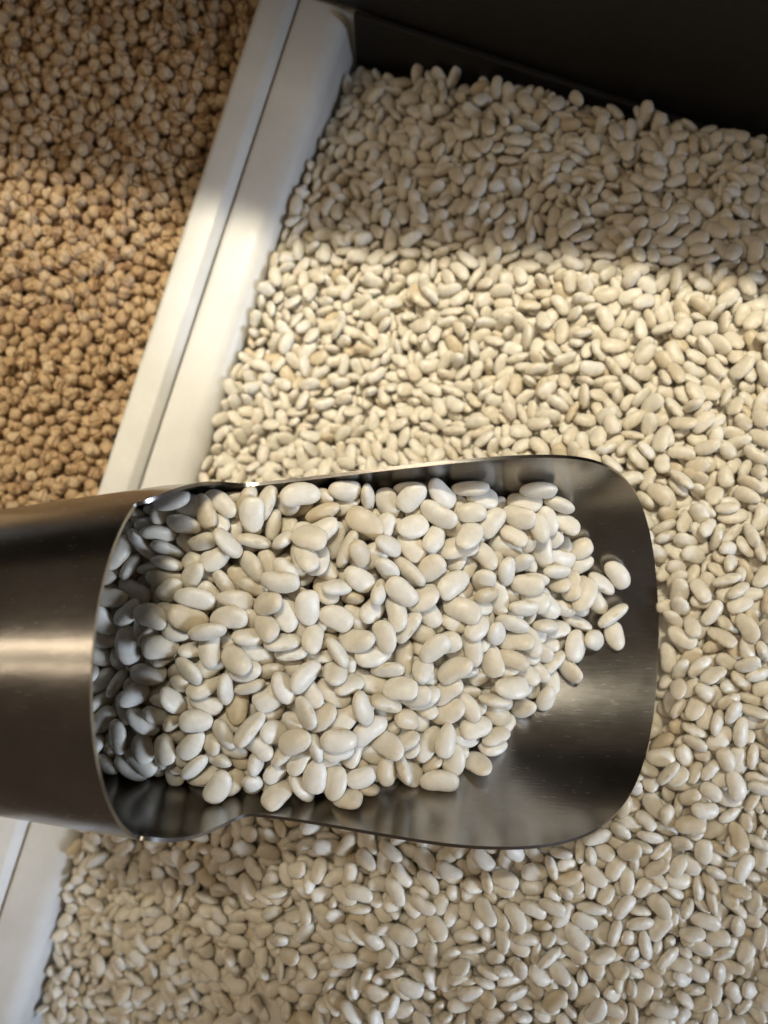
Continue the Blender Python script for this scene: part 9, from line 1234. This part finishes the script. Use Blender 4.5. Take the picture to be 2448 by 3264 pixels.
-1211,1000,-118,3,-1234,1351,-99,4,-519,1338,-122,3,-1225,386,-109,4,-830,288,-93,2,-858,1625,-72,2,-1100,228,-159,1,-1034,873,-135,0,
-947,952,-125,3,-922,985,-126,4,-802,974,-118,4,-858,1064,-118,3,-1096,1295,-154,3,-639,1225,-117,0,-772,1347,-119,0,-1010,1529,-148,1,
-1160,1603,-158,1,-831,1497,-130,1,-1000,676,-118,1,-915,780,-101,3,-925,1099,-99,3,-832,1084,-97,1,-1178,1321,-131,3,-1139,1287,-126,3,
-1233,1650,-132,3,-451,1565,-125,3,-953,1408,-108,4,-533,1635,-79,3,-1188,344,-155,3,-953,338,-157,4,-1168,446,-152,1,-923,366,-157,0,
-1010,417,-162,4,-1150,580,-146,1,-1108,574,-150,1,-911,709,-140,0,-724,690,-136,4,-801,793,-130,0,-739,923,-122,3,-1040,1133,-139,3,
-864,1520,-133,1,-1070,1641,-152,0,-708,1512,-130,2,-882,1623,-141,0,-460,1529,-135,4,-1161,608,-116,1,-1065,805,-131,4,-841,882,-111,2,
-1160,1105,-133,4,-971,1289,-116,1,-1144,1571,-138,2,-895,1446,-132,3,-1121,20,-130,4,-1178,175,-129,1,-1020,211,-111,0,-1179,724,-112,0,
-1180,1242,-138,3,-1136,1420,-130,0,-492,1331,-90,1,-1233,247,-80,1,-818,325,-98,3,-1063,1625,-78,0,-961,1633,-77,2,-1208,108,-150,1,
-1142,239,-158,1,-1008,181,-158,3,-1163,297,-156,1,-1121,440,-157,0,-1097,403,-160,3,-887,346,-151,1,-912,444,-156,4,-912,486,-153,3,
-948,570,-150,1,-960,767,-139,4,-859,774,-135,2,-1134,1123,-152,4,-1089,1133,-146,0,-949,1104,-127,0,-668,1040,-121,2,-812,1165,-115,0,
-1133,1311,-160,1,-883,1195,-121,4,-601,1186,-122,2,-592,1298,-120,3,-1171,1517,-165,2,-1117,1596,-153,1,-1078,1602,-152,1,-1006,1666,-148,0,
-530,1618,-138,1,-1182,132,-127,1,-1058,294,-163,0,-1142,517,-133,3,-1056,499,-121,2,-1122,931,-115,4,-978,1090,-108,0,-1114,1226,-132,1,
-645,1155,-113,2,-1022,1378,-119,0,-1015,1446,-148,1,-712,1546,-109,2,-799,1614,-133,1,-883,129,-104,3,-905,858,-116,2,-1080,1112,-118,2,
-513,1253,-97,0,-1190,1526,-135,4,-746,1626,-83,2,-855,321,-149,4,-1219,518,-145,4,-929,404,-157,0,-1036,491,-156,3,-1104,617,-149,4,
-869,568,-148,3,-1119,869,-141,0,-878,830,-130,4,-668,841,-130,2,-879,1032,-122,2,-1251,1238,-165,3,-1013,1170,-137,3,-743,1132,-114,4,
-694,1110,-117,2,-715,1174,-113,4,-619,1127,-119,3,-988,1316,-142,2,-785,1292,-117,0,-1093,1447,-160,4,-919,1386,-135,0,-815,1354,-122,3,
-1209,1508,-164,3,-885,1409,-129,1,-857,1438,-130,4,-940,1538,-144,4,-714,1468,-126,2,-974,1594,-145,3,-934,1583,-143,0,-568,1635,-139,3,
-487,1629,-140,0,-969,148,-124,4,-1043,191,-133,0,-891,170,-147,4,-1232,323,-115,0,-1064,422,-125,4,-907,460,-123,3,-1023,572,-128,0,
-1070,642,-113,4,-974,736,-123,4,-1157,1021,-121,1,-592,1019,-101,0,-681,1084,-93,2,-1179,1360,-136,1,-963,1370,-108,0,-631,1285,-113,3,
-1036,1505,-120,3,-949,1501,-128,2,-479,1367,-96,3,-1124,784,-115,4,-1067,92,-156,2,-1121,143,-158,2,-1201,194,-154,0,-995,141,-154,1,
-1100,283,-161,1,-991,259,-161,4,-966,299,-158,3,-1231,387,-149,3,-1063,531,-153,1,-1127,662,-144,3,-1115,719,-143,4,-824,716,-135,1,
-1180,888,-142,3,-936,794,-137,2,-1235,946,-144,1,-1151,915,-143,0,-1228,986,-150,0,-1191,974,-149,2,-837,839,-130,2,-1184,1014,-149,3,
-1156,1056,-149,3,-1111,1054,-147,2,-1060,1087,-141,0,-816,1036,-117,3,-1221,1291,-168,0,-654,1087,-118,1,-1027,1319,-143,1,-939,1308,-135,2,
-749,1217,-114,4,-661,1194,-117,2,-820,1311,-119,1,-630,1322,-117,2,-536,1253,-127,2,-1117,1479,-162,0,-1075,1479,-158,2,-1201,1551,-161,3,
-978,1555,-146,1,-893,1583,-140,3,-655,1488,-124,3,-920,1618,-143,2,-934,1654,-144,0,-1044,162,-159,4,-1076,467,-124,0,-1164,790,-118,2,
-860,739,-123,3,-1020,797,-102,2,-950,818,-115,2,-973,980,-127,3,-1035,1219,-114,0,-555,1126,-104,0,-559,1567,-106,1,-576,1596,-133,1,
-449,1648,-136,1,-743,553,-104,3,-549,1657,-112,1,-1233,1621,-83,4,-1051,58,-152,3,-1117,187,-159,1,-1083,164,-159,3,-1203,307,-154,0,
-1227,339,-152,4,-1145,329,-160,2,-926,303,-156,0,-1146,484,-154,0,-955,611,-150,4,-1247,750,-140,2,-893,624,-147,2,-746,648,-136,1,
-1100,801,-140,0,-782,717,-134,1,-1193,930,-144,1,-1181,1085,-155,2,-1019,1027,-135,2,-977,1155,-131,3,-776,1150,-113,0,-1117,1354,-159,3,
-1067,1325,-151,1,-1187,1419,-164,1,-927,1427,-139,2,-672,1339,-118,2,-557,1330,-123,4,-1125,1548,-160,3,-731,1429,-124,2,-656,1387,-122,2,
-742,1496,-128,4,-780,1578,-135,4,-685,1564,-131,3,-506,1504,-133,2,-1130,52,-150,4,-1252,233,-126,4,-1032,398,-131,2,-1238,520,-112,0,
-1022,434,-130,4,-862,644,-144,2,-1138,893,-114,1,-1010,893,-105,3,-724,896,-95,4,-1212,1248,-161,1,-1195,1283,-139,1,-850,1215,-116,4,
-1153,1470,-144,2,-503,1292,-100,1,-1070,1637,-115,1,-870,1596,-112,2,-570,1467,-98,4,-624,1054,-120,1,-1226,1395,-108,0,-484,1660,-120,4,
-1383,547,-127,4,-1383,696,-129,0,-1346,799,-137,0,-1307,763,-136,0,-1348,856,-139,3,-1380,935,-145,3,-1381,1046,-155,3,-1336,1176,-165,4,
-1209,1781,-147,1,-995,1789,-139,4,-955,1757,-141,3,-1183,-31,-119,2,-1125,-94,-116,2,-1383,12,-140,1,-1275,47,-119,2,-1400,78,-140,0,
-1309,77,-133,1,-1424,109,-138,0,-1288,112,-125,1,-1403,225,-135,3,-1323,231,-113,2,-1257,282,-112,1,-1391,334,-132,0,-1381,397,-130,0,
-1283,359,-110,2,-1439,415,-124,0,-1328,413,-104,0,-1255,486,-111,4,-1440,504,-121,3,-1290,536,-128,1,-1327,625,-129,3,-1381,631,-129,2,
-1457,745,-131,4,-1287,678,-99,0,-1394,762,-131,1,-1437,780,-134,4,-1307,805,-137,3,-1346,912,-142,4,-1244,893,-114,3,-1345,1059,-153,1,
-1367,1132,-162,0,-1396,1160,-134,4,-1295,1142,-138,4,-1383,1209,-134,2,-1335,1216,-131,1,-1357,1382,-132,0,-1101,1716,-118,4,-1003,1753,-118,3,
-1005,1830,-136,1,-749,1750,-116,3,-1298,-79,-97,1,-1211,-100,-106,2,-1091,-109,-106,1,-1068,-157,-82,2,-1028,-124,-102,2,-1220,-41,-111,3,
-1187,-71,-111,1,-991,-107,-96,3,-1341,64,-112,2,-1300,32,-94,1,-1265,13,-88,2,-1085,-28,-107,4,-1052,-50,-87,0,-986,-69,-104,1,
-1349,104,-110,3,-1265,83,-106,3,-1247,44,-95,2,-1043,-11,-76,3,-1018,-18,-109,4,-1311,140,-115,2,-986,11,-106,1,-1331,188,-115,1,
-1289,171,-115,3,-1396,263,-136,2,-1298,205,-100,0,-1343,267,-113,0,-1269,244,-94,3,-1298,333,-86,1,-1400,433,-125,1,-1322,360,-110,1,
-1257,376,-90,4,-1301,441,-103,4,-1278,411,-92,1,-1367,513,-126,1,-1246,434,-85,2,-1352,564,-104,3,-1322,508,-111,1,-1264,557,-109,4,
-1426,595,-124,4,-1308,568,-114,2,-1331,645,-96,2,-1294,641,-99,0,-1410,727,-130,0,-1332,690,-116,1,-1259,647,-102,2,-1307,717,-95,1,
-1264,713,-98,3,-1452,862,-138,1,-1329,752,-106,2,-1399,860,-141,2,-1377,829,-135,3,-1249,788,-103,1,-1346,886,-115,3,-1443,972,-148,3,
-1302,874,-108,1,-1379,988,-124,2,-1437,1025,-152,3,-1257,977,-96,1,-1457,1073,-152,1,-1332,1083,-124,0,-1303,1060,-117,0,-1447,1111,-156,2,
-1318,1114,-134,2,-1265,1072,-125,4,-1344,1152,-138,4,-1278,1170,-117,0,-1258,1140,-104,0,-1351,1269,-130,4,-1317,1250,-126,4,-1261,1203,-128,3,
-1323,1319,-135,2,-1292,1304,-118,2,-1360,1346,-121,2,-1259,1322,-114,1,-1349,1400,-99,2,-1329,1461,-108,0,-1293,1479,-104,4,-1299,1562,-116,0,
-1258,1579,-103,1,-1152,1656,-102,4,-1043,1660,-97,2,-1215,1741,-124,0,-1171,1738,-122,1,-1074,1680,-110,1,-1037,1695,-101,3,-968,1715,-118,0,
-1172,1804,-143,1,-1093,1862,-138,0,-1040,1765,-123,3,-1034,1731,-108,2,-876,1692,-75,1,-658,1629,-75,0,-875,1726,-103,3,-748,1667,-85,4,
-896,1798,-110,0,-801,1761,-84,4,-780,1734,-97,2,-725,1720,-102,1,-642,1697,-76,1,-599,1664,-89,4,-1206,-111,-72,0,-1160,-125,-88,2,
-1154,-88,-94,0,-1103,-137,-77,0,-1049,-127,-69,3,-1010,-153,-86,3,-1320,-42,-81,4,-1258,-21,-113,3,-1213,-61,-79,3,-1165,-46,-88,1,
-1130,-54,-75,3,-1020,-87,-78,1,-1374,51,-138,0,-1296,-9,-87,1,-1106,-19,-75,3,-1088,-56,-74,0,-1046,-69,-56,4,-960,-40,-85,1,
-1246,117,-93,0,-1004,-40,-80,1,-1425,178,-136,0,-1313,92,-97,3,-1395,153,-138,0,-1247,160,-89,1,-1457,262,-129,0,-1259,200,-95,1,
-1374,301,-109,1,-1299,260,-116,3,-1338,319,-99,1,-1282,295,-83,3,-1247,311,-83,0,-1311,386,-80,0,-1441,462,-121,3,-1404,475,-127,2,
-1346,480,-94,1,-1272,473,-81,0,-1434,549,-122,0,-1323,547,-86,0,-1273,516,-95,3,-1325,599,-103,2,-1453,696,-129,2,-1389,584,-126,2,
-1255,586,-83,1,-1384,778,-95,1,-1416,674,-128,0,-1280,700,-68,2,-1349,797,-102,2,-1295,779,-106,4,-1427,832,-132,3,-1333,827,-116,2,
-1296,828,-108,3,-1244,760,-71,3,-1403,917,-121,0,-1257,834,-80,1,-1399,966,-150,2,-1280,912,-79,0,-1265,877,-86,4,-1476,1023,-152,4,
-1265,946,-70,0,-1237,926,-92,1,-1338,990,-122,3,-1283,1011,-93,3,-1223,975,-78,0,-1374,1072,-123,1,-1406,1032,-127,1,-1240,1018,-93,2,
-1393,1110,-128,0,-1370,1138,-119,2,-1257,1095,-97,4,-1267,1047,-95,3,-1433,1150,-131,0,-1407,1235,-128,2,-1359,1182,-119,1,-1243,1217,-100,2,
-1366,1304,-130,3,-1299,1206,-112,1,-1395,1268,-141,0,-1305,1342,-113,0,-1290,1264,-103,3,-1316,1394,-117,0,-1272,1359,-98,3,-1255,1280,-103,0,
-1306,1427,-102,4,-1271,1438,-109,4,-1267,1396,-104,3,-1339,1435,-84,0,-1315,1508,-90,1,-1254,1470,-96,1,-1284,1605,-88,3,-1279,1529,-102,1,
-1252,1618,-115,0,-1268,1643,-88,1,-1221,1699,-92,3,-1178,1702,-106,3,-1132,1730,-101,3,-1118,1678,-93,1,-1000,1648,-82,2,-1113,1755,-122,0,
-1070,1742,-112,2,-984,1685,-96,2,-925,1658,-75,3,-889,1651,-85,2,-1072,1826,-139,3,-975,1824,-107,0,-931,1729,-117,1,-905,1704,-99,2,
-855,1749,-76,0,-841,1659,-88,3,-778,1647,-74,3,-716,1647,-84,2,-963,1779,-113,2,-902,1757,-100,4,-842,1700,-102,1,-811,1682,-85,2,
-681,1663,-77,1,-638,1659,-78,2,-611,1642,-59,3,-567,1649,-76,2,-834,1776,-96,1,-822,1731,-94,4,-753,1703,-82,2,-710,1689,-83,2,
-679,1711,-71,3,-589,1695,-66,1,-541,1678,-71,1,-507,1669,-87,4,-453,1650,-78,0,
]
def poses(flat, turned):
    if not turned:
        a = np.array(flat, dtype=float).reshape(-1, 4)
        return a[:, :3] * 0.2, np.random.default_rng(7).uniform(-1.7, 1.7, (len(a), 3)), a[:, 3].astype(int)
    a = np.array(flat, dtype=float).reshape(-1, 7)
    return a[:, :3] * 0.2, a[:, 3:6] / 99.0 * math.pi, a[:, 6].astype(int)
def quat(r):
    a = math.sqrt(r[0] ** 2 + r[1] ** 2 + r[2] ** 2)
    return Quaternion(Vector(r) / a, a) if a > 1e-6 else Quaternion()

def local_attribute(me, co):
    """each seed's own coordinates, so that scar and blotches sit on the seed"""
    at = me.attributes.new('seed_local', 'FLOAT_VECTOR', 'POINT')
    at.data.foreach_set('vector', np.ascontiguousarray(co, dtype=np.float32).ravel())

def heap(flat, singles, single, rest_name, rest_label, cat, group, lab, mat, shape, res_single, res_rest, extra=None, nvar=10, size=1.0):
    pos, rot, var = poses(flat, single != 'chickpea')
    data = []
    for v in range(nvar):
        V, Fc = shape(v, *res_single)
        me = mesh(single, V * size, Fc)
        local_attribute(me, V * MM)
        me.materials.append(mat)
        data.append(me)
    n = min(singles, len(pos))
    for i in range(n):
        o = bpy.data.objects.new(single, data[var[i] % nvar])
        o.location = pos[i] * MM
        o.rotation_mode = 'QUATERNION'
        o.rotation_quaternion = quat(rot[i])
        l, g = lab(pos[i])
        o['label'] = l; o['category'] = cat; o['group'] = g
        scene.collection.objects.link(o)
    base = [shape(v, *res_rest) for v in range(nvar)]
    Ls = []
    Vs = []; tri = []; off = 0; loops = []; starts = []; tot = 0
    fidx = []; flen = []
    for v, Fc in base:
        fidx.append(np.array([i for f in Fc for i in f], dtype=np.int32))
        flen.append(np.array([len(f) for f in Fc], dtype=np.int32))
    LL = []; LN = []
    for i in range(n, len(pos)):
        k = var[i] % nvar
        R = np.array(quat(rot[i]).to_matrix())
        P = (base[k][0] * size) @ R.T + pos[i]
        Ls.append(base[k][0] * MM)
        Vs.append(P); LL.append(fidx[k] + off); LN.append(flen[k]); off += len(P)
    if extra:
        eV, eF = extra
        Vs.append(np.array(eV)); Ls.append(np.array(eV) * MM + 1.0); LL.append(np.array([i for f in eF for i in f], dtype=np.int32) + off)
        LN.append(np.array([len(f) for f in eF], dtype=np.int32)); off += len(eV)
    Vs = np.concatenate(Vs) * MM; LL = np.concatenate(LL); LN = np.concatenate(LN)
    me = bpy.data.meshes.new(rest_name)
    me.vertices.add(len(Vs)); me.vertices.foreach_set('co', Vs.ravel())
    me.loops.add(len(LL)); me.loops.foreach_set('vertex_index', LL)
    me.polygons.add(len(LN))
    st = np.concatenate([[0], np.cumsum(LN)[:-1]]).astype(np.int32)
    me.polygons.foreach_set('loop_start', st)
    me.polygons.foreach_set('use_smooth', np.ones(len(LN), dtype=bool))
    me.update(calc_edges=True)
    local_attribute(me, np.concatenate(Ls))
    o = link(rest_name, me, mat)
    o['kind'] = 'stuff'; o['label'] = rest_label; o['category'] = cat

def scoop_label(p):
    u, v = p[0], p[1]
    if u < -66:
        if v > -57:
            return 'white bean by the cover edge in the scoop, on the far side', 'scoop beans by the cover, far side'
        return 'white bean by the cover edge in the scoop, on the near side', 'scoop beans by the cover, near side'
    if u > 66:
        return 'white bean at the front foot of the scoop heap, near the bare steel tip', 'scoop beans at the front foot of the heap'
    if v > -26:
        return 'white bean in the scoop lying against its far side wall', 'scoop beans against the far wall'
    if v < -88:
        return 'white bean in the scoop lying towards its near side wall', 'scoop beans towards the near wall'
    if u < 0:
        return 'white bean on the scoop heap, midway across, in the half next to the cover', 'scoop beans midway across, cover half'
    return 'white bean on the scoop heap, midway across, in the half next to the tip', 'scoop beans midway across, tip half'
def bin_label(p):
    if p[1] < -105 and p[0] < 40:
        return 'white bean in the bin heap just below the near side of the scoop', 'bin beans on the near side of the scoop'
    if p[1] < -70:
        return 'white bean in the bin heap below the scoop tip, towards the near right corner', 'bin beans towards the near right corner'
    if p[1] < 30:
        return 'white bean in the bin heap right beside the scoop tip', 'bin beans beside the scoop tip'
    return 'white bean in the bin heap beyond the far side of the scoop', 'bin beans beyond the scoop'
def chick_label(p):
    t = (p[0] - OX) * NX + (p[1] - OY) * NY
    if p[1] < 45:
        return 'tan wrinkled chickpea in the brightly lit end nearest the steel scoop', 'chickpeas nearest the scoop'
    if p[1] > 190:
        return 'wrinkled chickpea in the shadowed far part of the left bin', 'chickpeas in the shadow'
    if t > -40:
        return 'lit tan chickpea lying right against the white rim of its bin', 'lit chickpeas against the rim'
    return 'lit tan chickpea in the middle of the left bin, away from the rim', 'lit chickpeas away from the rim'

def bed(s0, s1, t0, t1, zf, step=12.0):
    """the packed seeds under the top layers"""
    ns = int((s1 - s0) / step); nt = int((t1 - t0) / step); V = []; Fc = []
    for i in range(ns + 1):
        for j in range(nt + 1):
            x, y = xy(s0 + i * step, t0 + j * step)
            V.append((x, y, zf(x, y)))
    for i in range(ns):
        for j in range(nt):
            a = i * (nt + 1) + j; b = a + nt + 1
            Fc.append((a, a + 1, b + 1, b))
    return V, Fc
TOP = np.array([[-143.9, 25.5, -4.0], [-128.4, 83.5, -4.0], [-101.3, 131.9, -4.0], [-82.3, 171.3, -6.0], [-64.0, 211.7, -14.0], [-41.6, 247.2, -30.0], [-15.5, 288.3, -45.0], [-42.6, 120.2, 4.0], [-42.4, 53.4, 6.0], [13.9, 60.7, 22.0], [65.7, 110.4, 42.0], [66.9, 192.5, 34.0], [52.4, 252.7, 5.0], [14.0, 171.1, 20.0], [145.6, 240.6, 10.0], [211.1, 212.2, 30.0], [129.8, 122.4, 60.0], [177.8, 154.0, 65.0], [172.3, 50.8, 95.0], [117.0, 45.4, 75.0], [147.3, -9.8, 118.0], [151.9, -59.0, 124.0], [137.8, -108.4, 124.0], [109.5, -157.8, 124.0], [40.1, -184.2, 114.0], [-34.2, -170.6, 96.0], [-93.2, -181.5, 72.0], [-132.9, -195.3, 38.0], [-189.9, -212.6, -18.0], [-173.8, -249.4, -12.0], [-142.7, -270.7, 18.0], [-187.0, -287.0, -26.0], [-98.9, -240.1, 55.0], [-149.7, -305.0, 8.0], [-198.7, -328.0, -30.0], [-34.4, -240.5, 94.0], [84.6, -230.3, 110.0], [176.6, -220.4, 102.0], [12.7, -28.1, 60.0], [12.2, -106.8, 78.0], [-74.4, -82.1, 40.0], [102.6, -48.3, 98.0], [86.5, -107.8, 102.0], [-138.8, -89.7, 0.0], [62.1, 5.3, 65.0]])
def ztop(x, y):
    d2 = (TOP[:, 0] - x) ** 2 + (TOP[:, 1] - y) ** 2
    w = np.exp(-d2 / 2048.0) + 1e-9 / (1 + d2) + 1e-5 * np.exp(-d2 / 16200.0)
    return float((w * TOP[:, 2]).sum() / w.sum())

heap(SCOOP_POSES, 200, 'white_bean', 'scoop_beans', 'the rest of the white beans, half hidden in the scoop heap', 'beans', None, scoop_label, M_BEAN, bean, (20, 16), (18, 13), size=1.04)
heap(BIN_POSES, 99, 'white_bean', 'bin_beans', 'the rest of the white beans heaped in the right bin', 'beans', None, bin_label, M_BEAN, bean, (16, 12), (12, 9),
     bed(-345, 316, 46, 485, lambda x, y: ztop(x, y) - 25), size=0.88)
heap(CHICKPEA_POSES, 300, 'chickpea', 'bin_chickpeas', 'the rest of the chickpeas filling the left bin', 'chickpeas', None, chick_label, M_CHICK, chickpea, (34, 24), (28, 18),
     bed(-330, 330, -300, -36, lambda x, y: -27), nvar=5)

# the one bean that has slid furthest towards the tip
front = max((o for o in scene.objects if o.get('group') == 'scoop beans at the front foot of the heap'), key=lambda o: o.location.x)
front['label'] = 'single white bean furthest forward on the bare steel, closest to the scoop tip'
del front['group']
